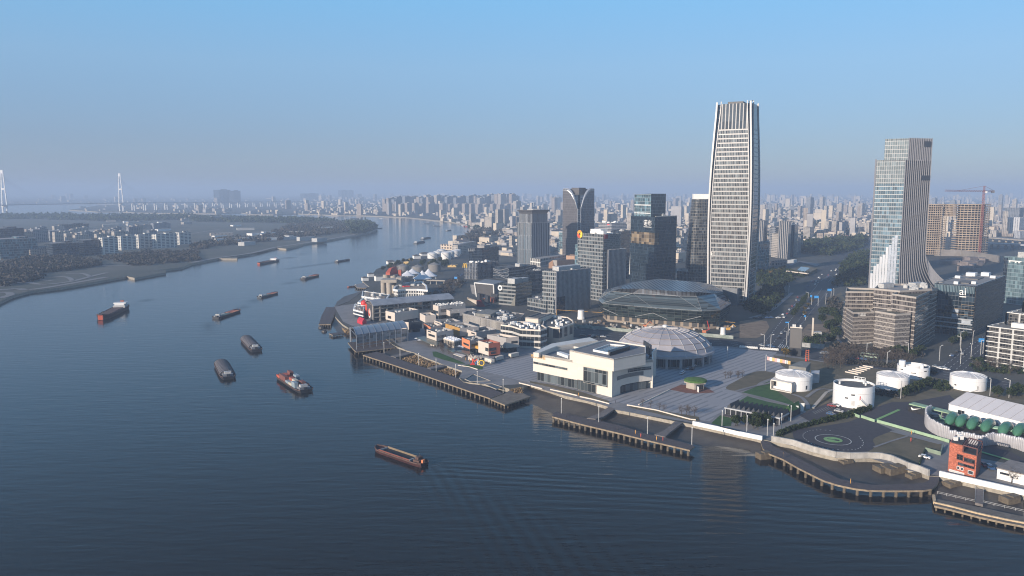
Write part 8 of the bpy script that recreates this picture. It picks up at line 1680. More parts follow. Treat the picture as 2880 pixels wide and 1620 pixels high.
# cable stayed bridge far left
def bridge():
 p0, p1 = G(15, 604.5), G(342, 594); m = mat("bridge_white", (.74, .73, .71), .6, var=.03); d = (p1 - p0).normalized(); n = Vector((-d.y, d.x, 0)); t = thing("cable_stayed_bridge", "far cable stayed bridge with two white A shaped pylons at the left", "bridge", p0); zd = 47.0; tops = []
 for p in (p0, p1):
  Ht = 212.0; mb = MB()
  for s in (-1, 1):
   mb.bar(p + n * s * 11, p + n * s * 14 + Vector((0, 0, zd)), 6, 6); mb.bar(p + n * s * 14 + Vector((0, 0, zd)), p + n * s * 5 + Vector((0, 0, Ht)), 4.6, 4.6)
  mb.bar(p + n * 14 + Vector((0, 0, zd - 6)), p - n * 14 + Vector((0, 0, zd - 6)), 7, 8); mb.bar(p + n * 9 + Vector((0, 0, zd + 76)), p - n * 9 + Vector((0, 0, zd + 76)), 6, 8); mb.bar(p + n * 5 + Vector((0, 0, Ht - 8)), p - n * 5 + Vector((0, 0, Ht - 8)), 7, 16); part("pylon", mb, m, t)
  mb = MB()
  for s in (-1, 1):
   for k in range(1, 10):
    for e in (-1, 1): q = p + d * (e * k * 30); mb.bar(p + n * s * 6 + Vector((0, 0, Ht - 6 - k * 4)), q + n * s * 14 + Vector((0, 0, zd)), .12)
  part("stay_cables", mb, M_steel, t)
 a, b = p0 - d * 900, p1 + d * 2600; a.z = b.z = 0; mb = MB(); mb.bar(a + Vector((0, 0, zd - 8)), p0 + Vector((0, 0, zd)), 30, 3); mb.bar(p0 + Vector((0, 0, zd)), p1 + Vector((0, 0, zd)), 30, 3); mb.bar(p1 + Vector((0, 0, zd)), b + Vector((0, 0, zd - 22)), 30, 3); part("deck", mb, M_steel, t)
 for k in range(1, 22): q = p1 + d * (k * 90); q.z = 0; mb = MB(); mb.bar(q + n * 8, q + n * 8 + Vector((0, 0, zd - 2 - k * .75)), 5); mb.bar(q - n * 8, q - n * 8 + Vector((0, 0, zd - 2 - k * .75)), 5); part("approach_pier", mb, m, t)
bridge()
# far city
def blk(name, label, cat, group, g, w, dep, H, yaw, m, rm=None, cap=True):
 mb = MB(); mb.prism(rect(g, w, dep, yaw), 0, H, 0, 1)
 if cap: mb.box(xy(g) + rotv(w * .18, 0, yaw), w * .3, dep * .5, H, H + max(2.5, H * .05), yaw, 0, 1)
 return solo(name, label, cat, mb, [m, rm or M_roofl], group)
r = random.Random(21); Y45 = R(52); RES = [F_res, F_res2, F_res, F_res3]
def pblk(name, label, cat, group, k, x, yb, yt, w, m, ratio=3.0, yaw=Y45, rm=None):
 px, py = Z(k, x, yb); g = G(px, py); return blk(name, label, cat, group, g, w * ratio, w, max(4, HT(g, Z(k, 0, yt)[1])), yaw, m, rm)
for i, x in enumerate(range(372, 1850, 40)):
 a = 20
 pblk("apartment_tower", "high-rise apartment tower in the dense row along the far quay of the bend", "apartment tower", "towers along the far quay", 3, x + r.uniform(-8, 8), 455 + r.uniform(-8, 20), 268 + r.uniform(-6, 45) + (25 if x < 700 else 0), r.uniform(17, 23), r.choice(RES), r.uniform(1.8, 3.2), Y45 + r.uniform(-.06, .06))
 if i % 2 == 0: pblk("apartment_tower", "lower front apartment tower before the dense row along the far quay", "apartment tower", "front towers along the far quay", 3, x - 12 + r.uniform(-8, 8), 490 + r.uniform(-8, 8), 368 + r.uniform(-6, 14), r.uniform(15, 19), F_res2, 1.6, Y45)
for lab, x, yb, yt, w, ra, m in (("white balcony apartment tower at the front of the left bank, nearest the river", 1110, 925, 750, 17, 2.4, F_res4), ("white balcony apartment tower second along the left bank front", 1295, 878, 735, 17, 2.6, F_res4), ("white balcony apartment tower third along the left bank front", 1470, 858, 718, 17, 2.6, F_res4), ("banded white apartment block fourth along the left bank front", 1680, 858, 715, 20, 3.2, F_res4), ("banded white apartment block last of the left bank front, farthest right", 1870, 822, 700, 18, 2.2, F_res4),
 ("tall pale end block just behind the front row of the left bank", 1225, 830, 690, 14, 3.0, F_res), ("slim white block behind the nearest balcony tower", 1025, 850, 715, 12, 2.2, F_res), ("dark office slab left of the nearest balcony tower", 920, 930, 775, 30, 1.6, F_navy), ("wide dark shaded office on the left bank, behind the brown wood", 640, 950, 805, 34, 1.9, F_navy), ("pink framed office block on the left bank with roof frames", 385, 955, 870, 26, 1.8, F_res2), ("large teal office block at the left edge of the picture", 150, 960, 760, 48, 1.8, F_teal), ("dark blue office block behind the large teal one at the left edge", 60, 860, 655, 50, 1.6, F_navy),
 ("ribbed grey apartment block with two white strips on the left bank", 400, 800, 668, 26, 1.8, F_res3), ("grey ribbed apartment block right of the one with white strips", 590, 780, 680, 26, 2.4, F_res3), ("long dark slab with a white striped end on the left bank", 740, 700, 615, 22, 5.5, F_navy), ("white framed block with roof gate in the middle of the left bank", 850, 740, 650, 18, 1.8, F_res), ("cream ended block left of the dark office slab", 830, 830, 725, 14, 3.0, F_res), ("small stepped white block in the middle of the left bank", 960, 790, 700, 14, 2.0, F_res), ("pale stepped block behind the front balcony towers", 1150, 790, 690, 14, 2.0, F_res3), ("dark stepped block right of the pale stepped one", 1390, 740, 690, 14, 2.2, F_res3), ("small brown block between second and third balcony towers", 1550, 770, 680, 14, 2.0, F_res3),
 ("low pink brick range behind the left bank towers", 1470, 665, 625, 14, 3.6, F_res2), ("low ribbed range with white ends behind the left bank towers", 1640, 660, 605, 18, 4.5, F_res3), ("long white roofed shed at the back of the left bank", 1400, 605, 590, 18, 6.0, F_res), ("white shed beside the far channel", 1880, 580, 560, 14, 3.0, F_res), ("white tall block near the far channel", 1945, 560, 528, 14, 1.6, F_res)):
 pblk("left_bank_building", lab, "building", "left bank buildings", 1, x, yb, yt, w * .92, m, ra * .72)
for lab, x, yb, yt, w, ra, m in (("white cube office across the far channel at left", 80, 415, 350, 26, 1.2, F_res), ("first of three low white blocks across the far channel", 165, 415, 385, 26, 1.8, F_res), ("second of three low white blocks across the far channel", 262, 415, 385, 26, 2.0, F_res), ("third of three low white blocks across the far channel", 356, 415, 385, 26, 1.8, F_res), ("widest dark slab on the left horizon", 310, 340, 195, 90, 1.2, F_navy), ("narrower dark slab beside the widest one on the left horizon", 440, 340, 205, 70, 1.0, F_navy), ("dark long slab on the horizon left of the towers row", 1200, 300, 232, 60, 4.0, F_navy), ("dark pair slab at the right end of the horizon slab", 1540, 290, 200, 70, 1.6, F_navy), ("dark end slab right of the pair on the horizon", 1612, 290, 200, 60, 1.3, F_navy), ("long low white market hall on the far bank", 1320, 420, 402, 20, 5.0, M_white), ("white and grey ranges with white ends near the far channel", 290, 510, 465, 20, 4.0, F_res3), ("pale domed round pavilion in the peninsula park", 960, 700, 672, 40, 1.1, M_unit), ("white event hall in the peninsula park", 710, 655, 632, 24, 3.0, M_white), ("low white shed in the peninsula park", 440, 745, 732, 12, 4.0, M_white), ("pale curved roof pavilion in the peninsula park", 1270, 590, 580, 16, 5.0, M_unit)):
 pblk("far_building", lab, "building", "far bank buildings", 2, x, yb, yt, w, m, ra)
for i in range(34):
 k, x, y = (2, r.uniform(250, 1750), r.uniform(560, 760)) if i % 3 else (1, r.uniform(900, 2000), r.uniform(590, 700)); g = GZ(k, x, y)
 if inpoly(g, LAND_L): blk("park_building", "small pale building scattered over the flat park of the peninsula", "building", "small buildings of the peninsula", g, r.uniform(14, 60), r.uniform(10, 16), r.uniform(4, 9), Y45 + r.uniform(-.5, .5), r.choice((M_white, M_unit, F_res)), M_roofl, False)
for i in range(22): pblk("left_bank_tower", "slim grey apartment tower packed behind the front row of the left bank", "apartment tower", "slim towers of the left bank", 1, r.uniform(250, 1500), (q := r.uniform(740, 830)), q - r.uniform(95, 120), r.uniform(11, 14), r.choice(RES), 1.8)
FREE = [(1290, 645, 1460, 720), (1470, 600, 1600, 720), (1680, 560, 1780, 640), (1890, 560, 2000, 740), (2130, 560, 2440, 690), (2600, 560, 2880, 640)]
for i in range(48):
 x = r.uniform(1300, 2880); y = 560 + 55 * r.random() ** 1.2; g = G(x, y); H = r.choice((45, 60, 75, 90, 55)) * r.uniform(.8, 1.1)
 blk("city_tower", "pale apartment tower standing in the hazy city behind the dark office towers", "apartment tower", "towers in the hazy city", g, r.uniform(22, 60), r.uniform(15, 20), H, Y45 + r.choice((0, 0, .3)), r.choice(RES))
n = 0
LOW = [mat("low_house_wall_cream", (.52, .45, .36), .85, var=.12, scale=.05), mat("low_house_wall_grey", (.34, .33, .33), .85, var=.15, scale=.05), F_res, F_res2]
RF = [mat("low_roof_red_brown", (.22, .13, .10), .9, var=.25, scale=.08), M_roof, M_roofl, mat("low_roof_white", (.55, .54, .52), .8)]
def road_clear(g): return not any(inpoly(g, q) for q in ROADS)
ROADS = [[xy(v) for v in gp(AVE)], [xy(v) for v in gp(CROSS)], [xy(v) for v in gp([(1210, 840), (1330, 680), (1380, 700), (1320, 860)])]]
while n < 300:
 a = r.choice(FREE); g = G(r.uniform(a[0], a[2]), r.uniform(a[1] + 25, a[3])); n += 1
 if not road_clear(g): continue
 blk("low_block", "low rise block among the older housing between the office towers and the hazy city", "low block", "low housing behind the offices", g, r.uniform(18, 46), r.uniform(9, 14), r.choice((6, 9, 12, 18)) * r.uniform(.8, 1.1), Y45 + r.choice((0, 0, 1.57, .2)), r.choice(LOW), r.choice(RF), r.random() < .3)
mb = MB(); N = 0
while N < 7600:
 x = r.uniform(-60, 2940); y = 541.5 + 125 * r.random() ** 1.55; g = G(x, y)
 if not inpoly(g, LAND_R) or not road_clear(g): continue
 if x < 1240 and y > 608: continue
 if x < 850 and r.random() < .8: continue
 if g.y < 1250: continue
 N += 1; tall = r.random() < (.22 if y < 575 else .07) * (1.0 if x > 900 else .4); s = max(1.0, g.y / 5200)
 w, dp, H = r.uniform(12, 38) * s, r.uniform(8, 14) * s, (r.uniform(28, 66) if tall else r.uniform(5, 16)) * (1 + .2 * (s > 1.5))
 if tall: w = min(w, 40 * s)
 mb.prism(rect(g, w, dp, Y45 + r.choice((0, 0, 0, 1.57, .3))), 0, H, r.choice((0, 0, 1, 2, 3)), r.choice((4, 5, 6, 6, 7)))
o = struct("distant_city_blocks", mb, [LOW[0], F_res, F_res2, LOW[1]] + RF, kind='stuff'); o['label'] = "thousands of small hazy city blocks out to the horizon"
for lab, k, near, left, rg, m, u in (("grey low office block behind the black glass hall, right of the bulky black tower", 9, (1200, 240, 100), (1065, 85), (1210, 78), F_slate, 3), ("cream slab with rows of dark windows, seen left of the fluted tower", 26, (1300, 1030, 745), (1240, 740), (1370, 735), F_res, 0), ("cream block with dark round windows left of the cream slab", 26, (1080, 800, 715), (1015, 712), (1115, 708), F_res, 0), ("white low station building with blue roofs left of the fluted tower", 26, (1300, 1140, 1050), (1030, 1045), (1370, 1035), LOW[1], 3)):
 bld("infill_block", lab, k, near, left, rg, m, M_roofl, units=u, cat="building")
# trees
def leafmat(n, a, b): return mat(n, a, .95, scale=.9, c2=b, detail=3, spec=.1)
L_ever = [leafmat("leaf_dark", (.012, .022, .010), (.030, .045, .018)), leafmat("leaf_mid", (.030, .042, .016), (.06, .07, .028))]
L_bare = [leafmat("twig_brown", (.060, .045, .036), (.11, .085, .065)), leafmat("twig_grey", (.085, .07, .058), (.14, .12, .10))]
L_gold = [leafmat("leaf_gold", (.11, .07, .015), (.20, .13, .03)), L_ever[1]]
M_bark = mat("bark", (.06, .048, .038), .95, var=.3, scale=2)
def crown_faces(mb, rr, c, rx, rz, nc, nl, s, thin=1.0):
 for i in range(nc):
  while True:
   v = Vector((rr.uniform(-1, 1), rr.uniform(-1, 1), rr.uniform(-.8, 1)))
   if .25 < v.length < 1: break
  q = Vector(c) + Vector((v.x * rx, v.y * rx, v.z * rz)); m = rr.choice((0, 0, 1))
  for j in range(nl):
   o = q + Vector((rr.gauss(0, s), rr.gauss(0, s), rr.gauss(0, s * .7))); a = Vector((rr.gauss(0, 1), rr.gauss(0, 1), rr.gauss(0, .7))).normalized() * s; b = a.cross(Vector((rr.gauss(0, 1), rr.gauss(0, 1), rr.gauss(0, 1)))).normalized() * s * thin
   mb.add([o - a - b, o + a - b, o + a * .7 + b, o - a * .7 + b], [(0, 1, 2, 3)], m)
def tree_proto(name, label, kind, group, seed):
 rr = random.Random(seed); t = thing(name, label, "tree", (0, 0, 0), group); H = 7.0; mb = MB(); mb.tube([(0, 0, 0), (.1, 0, 2), (0, .1, 4.2)], [.24, .18, .10], 6)
 for i in range(5): a = i * 1.3 + rr.random(); z = 2 + i * .45; mb.tube([(0, 0, z), (math.cos(a) * 1.3, math.sin(a) * 1.3, z + 1.4), (math.cos(a) * 1.9, math.sin(a) * 1.9, z + 2.8)], [.10, .06, .03], 4)
 part("trunk", mb, M_bark, t); mb = MB()
 if kind == 'bare': crown_faces(mb, rr, (0, 0, 4.8), 2.4, 2.3, 46, 5, .42, .10)
 elif kind == 'ever': crown_faces(mb, rr, (0, 0, 4.4), 2.5, 2.4, 60, 7, .50, .7)
 else: crown_faces(mb, rr, (0, 0, 4.6), 2.4, 2.2, 44, 6, .48, .6)
 part("crown", mb, {'bare': L_bare, 'ever': L_ever, 'gold': L_gold}[kind], t); kids_of(t); return t
PR = {'bare': [tree_proto("bare_tree", "bare winter street tree", 'bare', "bare trees", 1), tree_proto("bare_tree", "bare winter tree", 'bare', "bare trees", 2)], 'ever': [tree_proto("evergreen_tree", "dark evergreen tree", 'ever', "evergreen trees", 3), tree_proto("evergreen_tree", "dark evergreen tree", 'ever', "evergreen trees", 4)], 'gold': [tree_proto("golden_tree", "tree with golden brown leaves", 'gold', "golden trees", 5)]}
rt = random.Random(77)
def plant(kind, g, label, sc=None):
 p = rt.choice(PR[kind]); s = sc or rt.uniform(.75, 1.25); put(p, (g[0], g[1], .02), label, rt.uniform(0, 6.3), s)
def row(kind, k, a, b, n, label, sc=None, jit=1.0):
 A, B = GZ(k, *a), GZ(k, *b)
 for i in range(n): plant(kind, A.lerp(B, (i + .5) / n) + Vector((rt.uniform(-jit, jit), rt.uniform(-jit, jit), 0)), label, sc)
def fill(kind, k, poly, n, label, sc=None):
 P = [xy(GZ(k, *q)) for q in poly]; x0, x1 = min(p.x for p in P), max(p.x for p in P); y0, y1 = min(p.y for p in P), max(p.y for p in P)
 while n > 0:
  q = Vector((rt.uniform(x0, x1), rt.uniform(y0, y1)))
  if inpoly(q, P): plant(kind, q, label, sc); n -= 1
row('bare', 11, (30, 1150), (1000, 1240), 18, "bare street tree in the row in front of the brown banded offices", 1.1); row('bare', 11, (150, 1100), (900, 1180), 12, "bare street tree on the far side of the street by the brown banded offices", 1.1)
fill('bare', 27, [(1650, 800), (2100, 780), (2300, 850), (2100, 1010), (1750, 1020)], 22, "bare tree in the garden behind the domed tank with the cream porch")
fill('ever', 14, [(230, 880), (470, 880), (680, 940), (690, 1030), (450, 1010), (240, 980)], 12, "dark evergreen tree in the grove before the sawtooth pavilion", .75); fill('ever', 10, [(1130, 820), (1400, 830), (1420, 1250), (1220, 1330), (1180, 1050)], 16, "dark evergreen tree left of the flared brown office", 1.2)
fill('ever', 10, [(100, 720), (350, 480), (640, 470), (560, 640), (330, 820)], 18, "dark evergreen tree at the foot of the tallest tower", 1.3); row('ever', 10, (740, 880), (960, 590), 9, "dark tree on the planted median of the avenue", .9); row('gold', 10, (880, 880), (1010, 640), 4, "golden tree on the second median of the avenue", .7)
fill('ever', 10, [(1430, 330), (1750, 300), (1760, 420), (1420, 430)], 10, "dark evergreen tree left of the stepped tower", 1.2); fill('ever', 10, [(1580, 40), (1760, 60), (1750, 250), (1540, 240)], 12, "dark evergreen tree beyond the stepped tower's left foot", 1.5); fill('gold', 21, [(360, 1370), (620, 1340), (620, 1420), (380, 1440)], 6, "golden tree by the sunken gallery", 1.2); fill('ever', 21, [(200, 1380), (560, 1400), (560, 1440), (200, 1445)], 6, "dark evergreen tree by the teal block at the tallest tower's foot", 1.1)
plant('gold', GZ(27, 920, 770), "golden brown tree beside the video billboard's plinth", 1.1); row('ever', 15, (560, 650), (860, 510), 9, "brown green hedge tree between the tanks and the sports court", .85); row('bare', 13, (1230, 870), (1530, 940), 4, "sapling on the bank strip before the plaza, left part", .55); row('bare', 13, (1640, 970), (1810, 975), 4, "sapling with props on the bank strip before the plaza, right part", .75)
row('bare', 9, (1590, 1310), (1830, 1290), 6, "young bare tree in a square of the plaza", .6); fill('bare', 24, [(560, 1020), (800, 1030), (760, 1170), (600, 1120)], 9, "bare tree before the shops on the promenade", .8); fill('bare', 28, [(1000, 1200), (1700, 1310), (1700, 1430), (950, 1390)], 12, "bare tree in the garden under the white grid office", .8); fill('ever', 11, [(850, 1050), (1150, 1120), (1120, 1180), (700, 1130)], 8, "dark evergreen tree at the foot of the brown offices' right end", .9); row('ever', 28, (620, 950), (900, 850), 7, "dark tree beside the dark sign office", .8)
fill('ever', 7, [(1120, 280), (1290, 250), (1540, 230), (1520, 290), (1380, 290)], 16, "dark tree among the yellow houses", 1.3); fill('bare', 7, [(800, 340), (1000, 280), (1200, 310), (1000, 340)], 10, "bare tree along the river path beside the silos", 1.1); fill('ever', 7, [(700, 340), (850, 290), (1100, 210), (1150, 230), (900, 320)], 12, "dark tree on the river bank path", 1.0); fill('bare', 16, [(2380, 600), (2580, 640), (2580, 690), (2330, 650)], 3, "bare sapling in front of the white shed", .7)
fill('ever', 15, [(1560, 600), (1930, 560), (1930, 640), (1650, 650)], 7, "dark tree behind the white marquee", .9); fill('bare', 7, [(1310, 620), (1500, 500), (1640, 430), (1700, 480), (1500, 620)], 16, "bare tree along the riverside avenue by the screen hall", 1.0)
def grove(name, label, k, poly, n, s, ms, hz=1.0, seed=1):
 rr = random.Random(seed); P = [xy(GZ(k, *q)) for q in poly]; x0, x1 = min(p.x for p in P), max(p.x for p in P); y0, y1 = min(p.y for p in P), max(p.y for p in P); mb = MB()
 while n > 0:
  q = Vector((rr.uniform(x0, x1), rr.uniform(y0, y1)))
  if inpoly(q, P): z = rr.uniform(.7, 1.2) * s * hz; crown_faces(mb, rr, (q.x, q.y, z * .75), s * rr.uniform(.7, 1.2), z * .75, 7, 3, s * .34, .75); n -= 1
 o = struct(name, mb, ms, kind='stuff'); o['label'] = label
BR = [leafmat("wood_brown", (.055, .050, .045), (.088, .078, .068)), leafmat("wood_dark", (.024, .028, .022), (.042, .044, .034))]
grove("left_bank_wood", "brown leafless wood on the left bank", 1, [(0, 1020), (300, 970), (640, 960), (1000, 1000), (1020, 1050), (700, 1090), (400, 1120), (420, 1180), (0, 1260)], 600, 5, BR, .7, 2)
grove("left_bank_wood", "brown leafless wood behind the left bank quay", 1, [(1000, 960), (1500, 900), (2028, 900), (2028, 990), (1500, 1040), (1350, 1040)], 500, 4, BR, .7, 3)
grove("peninsula_wood", "dark wood of the peninsula park", 2, [(0, 820), (400, 760), (1000, 700), (1500, 640), (1870, 590), (1780, 548), (1400, 520), (1000, 560), (700, 690), (300, 700), (0, 770)], 1300, 6.5, BR, .7, 4); grove("peninsula_wood", "dark wood at the tip of the peninsula", 2, [(1560, 540), (1800, 550), (1875, 595), (1660, 650)], 260, 11, L_ever, .8, 5)
grove("channel_wood", "dark belt of trees along the far channel", 1, [(0, 540), (560, 535), (1000, 545), (2028, 545), (2028, 570), (1200, 590), (300, 565), (0, 570)], 430, 14, L_ever, .6, 6); grove("channel_wood", "dark belt of trees on the peninsula's channel shore", 2, [(0, 480), (400, 490), (760, 492), (1100, 500), (1500, 520), (1300, 540), (700, 530), (0, 520)], 430, 12, L_ever, .6, 7)
grove("river_bank_wood", "wood on the outer bank of the bend behind the cream hall", 26, [(200, 900), (460, 790), (760, 640), (1000, 610), (1000, 760), (860, 880), (470, 920)], 330, 9, BR, 1.0, 8); grove("city_greenery", "dark street greenery of the older housing", 0, [(1290, 650), (1460, 600), (1780, 590), (2440, 585), (2440, 700), (2140, 745), (1900, 740), (1460, 745)], 620, 8, L_ever, .9, 9); grove("city_greenery", "dark greenery right of the avenue", 21, [(1500, 1330), (1680, 1130), (1860, 1080), (1860, 1440), (1560, 1440)], 160, 6, L_ever, 1.0, 10)
grove("city_greenery", "dark wood left of the avenue behind the towers", 21, [(900, 960), (1500, 900), (1860, 880), (1700, 1020), (1300, 1110), (900, 1090)], 300, 9, L_ever, 1.0, 11); grove("hedge_row", "clipped dark hedge along the lane beside the circuit lawn", 14, [(740, 1060), (870, 1010), (1500, 850), (1800, 755), (1800, 775), (1530, 865), (900, 1010), (760, 1075)], 260, 1.3, L_ever, .9, 12); grove("tank_shrubs", "low shrubs round the white tanks", 15, [(230, 570), (500, 590), (460, 640), (230, 600)], 60, 1.4, BR, .8, 13); grove("street_shrubs", "dark shrubs along the cross street", 11, [(0, 1190), (900, 1240), (1300, 1330), (1250, 1350), (800, 1270), (0, 1210)], 200, 1.6, BR, .8, 14)
for i, (k, p, n, s) in enumerate(((10, [(230, 240), (700, 230), (760, 330), (640, 440), (240, 420)], 90, 4), (10, [(60, 760), (330, 500), (600, 560), (330, 850)], 90, 4), (10, [(1290, 560), (1440, 700), (1400, 830), (1320, 830), (1180, 700)], 40, 2.5), (10, [(1330, 420), (1450, 260), (1760, 250), (1760, 440)], 80, 4), (21, [(170, 1380), (640, 1370), (1000, 1400), (900, 1445), (160, 1445)], 60, 4), (7, [(1300, 620), (1480, 500), (1640, 420), (1720, 470), (1560, 610)], 60, 2.5), (28, [(1000, 1180), (1760, 1290), (1760, 1440), (950, 1360)], 70, 2), (27, [(1300, 380), (1700, 300), (1720, 520), (1300, 480)], 30, 2), (11, [(0, 1090), (160, 1000), (700, 1090), (1150, 1130), (900, 1180), (60, 1130)], 110, 2.2), (15, [(860, 470), (1080, 470), (1100, 560), (1000, 590), (880, 520)], 40, 1.6))): grove("shrub_bed", "low dark shrub bed beside the paths", k, p, n, s, BR if i % 3 == 2 else L_ever, .9, 20 + i)
# cars, lamps, signs, people
def car_proto(cn, c):
 t = thing("car", cn + " car", "car", (0, 0, 0), "cars"); m = mat("car_paint_" + cn, c, .3, var=.02, spec=.6); mb = MB(); mb.loft([[(x, y * .9, z) for y, z in ((-1, .3), (1, .3), (1, h), (-1, h))] for x, h in ((-2.25, .75), (-2.1, .95), (-.9, 1.0), (.9, .95), (2.0, .85), (2.25, .6))], cap0=True, cap1=True); part("body", mb, m, t)
 mb = MB(); mb.loft([[(-1.9, -.8, .97), (1.2, -.8, .96), (1.2, .8, .96), (-1.9, .8, .97)], [(-1.3, -.66, 1.42), (.4, -.66, 1.42), (.4, .66, 1.42), (-1.3, .66, 1.42)]]); part("windows", mb, M_glass, t); mb = MB(); mb.box((-.45, 0), 1.75, 1.34, 1.421, 1.48); part("roof", mb, m, t)
 for x in (-1.4, 1.4):
  for y in (-.85, .85): mb = MB(); mb.tube([(x, y - .1, .33), (x, y + .1, .33)], .33, 10); part("wheel", mb, M_dkst, t)
 kids_of(t); return t
CARS = [car_proto("white", (.72, .72, .72)), car_proto("white", (.66, .66, .67)), car_proto("black", (.02, .02, .022)), car_proto("silver", (.36, .37, .38)), car_proto("dark red", (.25, .03, .03)), car_proto("blue", (.04, .09, .2))]
def cars(k, a, b, n, where, jit=1.5, rz=None):
 A, B = GZ(k, *a), GZ(k, *b); d = B - A
 for i in range(n):
  p = rt.choice(CARS); g = A.lerp(B, rt.uniform(.02, .98)) + Vector((rt.uniform(-jit, jit), rt.uniform(-jit, jit), 0)); g.z = .42; put(p, g, p['label'].split(' ' + 'car')[0] + " car " + where, (math.atan2(d.y, d.x) if rz is None else rz) + rt.uniform(-.05, .05), 1.0)
for a in ((10, (380, 1150), (860, 560), 9, "driving on the left carriageway of the avenue", 3), (10, (520, 1200), (1000, 700), 7, "driving on the right carriageway of the avenue", 3), (10, (900, 500), (1600, 60), 22, "on the far part of the avenue", 9), (10, (20, 1210), (520, 1300), 4, "on the cross street by the plaza blocks", 2), (10, (200, 890), (540, 880), 6, "parked beside the construction site", 2), (8, (1640, 1290), (2029, 1310), 7, "on the cross street behind the museum", 3), (28, (400, 1310), (560, 1340), 4, "on the cross street by the round tanks", 2), (28, (650, 1180), (1000, 900), 4, "on the side street by the dark sign office", 3), (11, (300, 1165), (500, 1185), 4, "on the street before the brown offices", 1), (15, (340, 570), (440, 600), 3, "parked beside the domed tank", 1), (16, (1640, 430), (1740, 450), 1, "parked in the yard beside the red house", .2), (16, (2150, 470), (2260, 540), 3, "parked behind the red house", 1), (13, (1600, 480), (1840, 470), 4, "parked under the edge of the dome", 1), (13, (1620, 580), (1760, 500), 4, "parked on the plaza before the dome", 1), (27, (1640, 690), (1820, 690), 2, "by the tree garden behind the domed tank", .6), (7, (1560, 500), (1780, 220), 12, "on the riverside avenue", 4)): cars(*a)
for x, y in ((1365, 745), (1405, 742), (1440, 805), (1362, 840)): cars(14, (x - 8, y), (x + 8, y + 3), 1, "in the small car park by the large flat roofed tank", .1)
g = GZ(15, 180, 190); t = thing("bus", "pale green bus on the street before the brown offices", "bus", (g.x, g.y, .4), rz=-.62); ORG[t.name] = Vector((0, 0, 0)); mb = MB(); mb.box((0, 0), 11, 2.5, .35, 3.0); part("body", mb, mat("bus_green", (.42, .52, .40), .4), t); mb = MB(); mb.box((0, 0), 10.6, 2.56, 1.5, 2.5); part("windows", mb, M_glass, t)
for x in (-3.6, 3.6): mb = MB(); mb.tube([(x, -1.3, .45), (x, 1.3, .45)], .45, 10); part("wheel", mb, M_dkst, t)
def lamp_proto(nm, lab, h, arm):
 t = thing(nm, lab, "lamp post", (0, 0, 0), "lamp posts"); mb = MB(); mb.bar((0, 0, 0), (0, 0, h), .3); part("pole", mb, M_unit, t); mb = MB()
 if arm: mb.bar((0, 0, h - .2), (arm, 0, h + .5), .16); mb.box((arm, 0), 1.0, .5, h + .4, h + .62)
 else: mb.box((0, 0), .42, .42, h, h + .5)
 part("lamp_head", mb, M_white, t); kids_of(t); return t
LP, LS = lamp_proto("lamp_post", "pale lamp post", 7.5, 0), lamp_proto("street_lamp", "tall street lamp", 10, 2.2)
for k, pts, lab in ((12, ((497, 465), (720, 550), (980, 632), (1222, 712), (1495, 800), (1795, 900), (2155, 1015)), "slender pale lamp post on the inner edge of the promenade pier"), (13, ((430, 950), (810, 1040), (1307, 1160), (1758, 1268)), "slender pale lamp post on the jetty"), (14, ((122, 965), (402, 1025), (635, 1070), (703, 1120), (793, 1000), (900, 905)), "pale lamp post along the quay path below the evergreen grove"), (13, ((2122, 390), (1955, 350)), "thin pole on the plaza right of the dome")):
 for p in pts: put(LP, GZ(k, *p), lab)
for k, pts, lab in ((27, ((490, 575), (625, 575), (520, 1020)), "street lamp by the row of white blocks"), (28, ((455, 1200), (785, 1040), (950, 1160), (785, 1250), (975, 940), (1100, 1100)), "street lamp at the crossing by the white grid office"), (10, ((1320, 600), (1210, 680), (690, 560), (960, 650), (660, 1250)), "street lamp along the avenue"), (15, ((1545, 620), (1760, 640), (535, 650)), "street lamp behind the white marquee"), (11, ((700, 1260), (1530, 1010), (470, 1150), (940, 1150)), "street lamp in front of the brown offices")):
 for p in pts: put(LS, GZ(k, *p), lab, rt.uniform(0, 6))
for lab, k, x, y, wd, zt, zb in (("blue road sign over the avenue near the crossing, the wide one", 10, 1075, 700, 8, 10, 6), ("small blue road sign over the avenue's left lanes", 10, 1000, 690, 3.5, 10, 6.5), ("blue road sign on the right of the avenue", 10, 1258, 600, 8, 10.5, 6.5), ("small blue sign on the avenue's planted tip", 10, 915, 905, 3, 4.5, 2), ("blue sign panel left of the video billboard", 10, 660, 1120, 5, 11, 9.5), ("blue road sign beside the white grid office", 28, 1100, 1090, 7, 11, 6.5), ("blue road sign on the riverside avenue", 7, 1618, 470, 7, 8, 4)):
 g = GZ(k, x, y); t = thing("road_sign", lab, "road sign", g, "blue road signs"); mb = MB(); wd *= .5; zb = zt - (zt - zb) * .6; mb.box(g, wd, .25, zb, zt, -.2); part("panel", mb, M_sky, t); mb = MB(); mb.bar((g.x + wd * .5, g.y + .3, 0), (g.x + wd * .5, g.y + .3, zt), .35); part("pole", mb, M_unit, t)
def person_proto(c, cn):
 t = thing("person", "person in %s coat" % cn, "person", (0, 0, 0), "people on the piers"); rings = []
 for z, rx, ry in ((.02, .16, .12), (.45, .17, .13), (.85, .2, .14), (1.1, .2, .13), (1.38, .24, .13), (1.47, .1, .09), (1.55, .09, .1), (1.66, .1, .12), (1.75, .05, .06)): rings.append([(rx * math.cos(a), ry * math.sin(a), z) for a in [i * math.pi / 4 for i in range(8)]])
 mb = MB(); mb.loft(rings, cap0=True, cap1=True); part("body", mb, mat("coat_" + cn, c, .8), t, smooth=True); kids_of(t); return t
PP = [person_proto((.45, .08, .06), "red"), person_proto((.05, .05, .06), "dark"), person_proto((.6, .3, .08), "orange")]
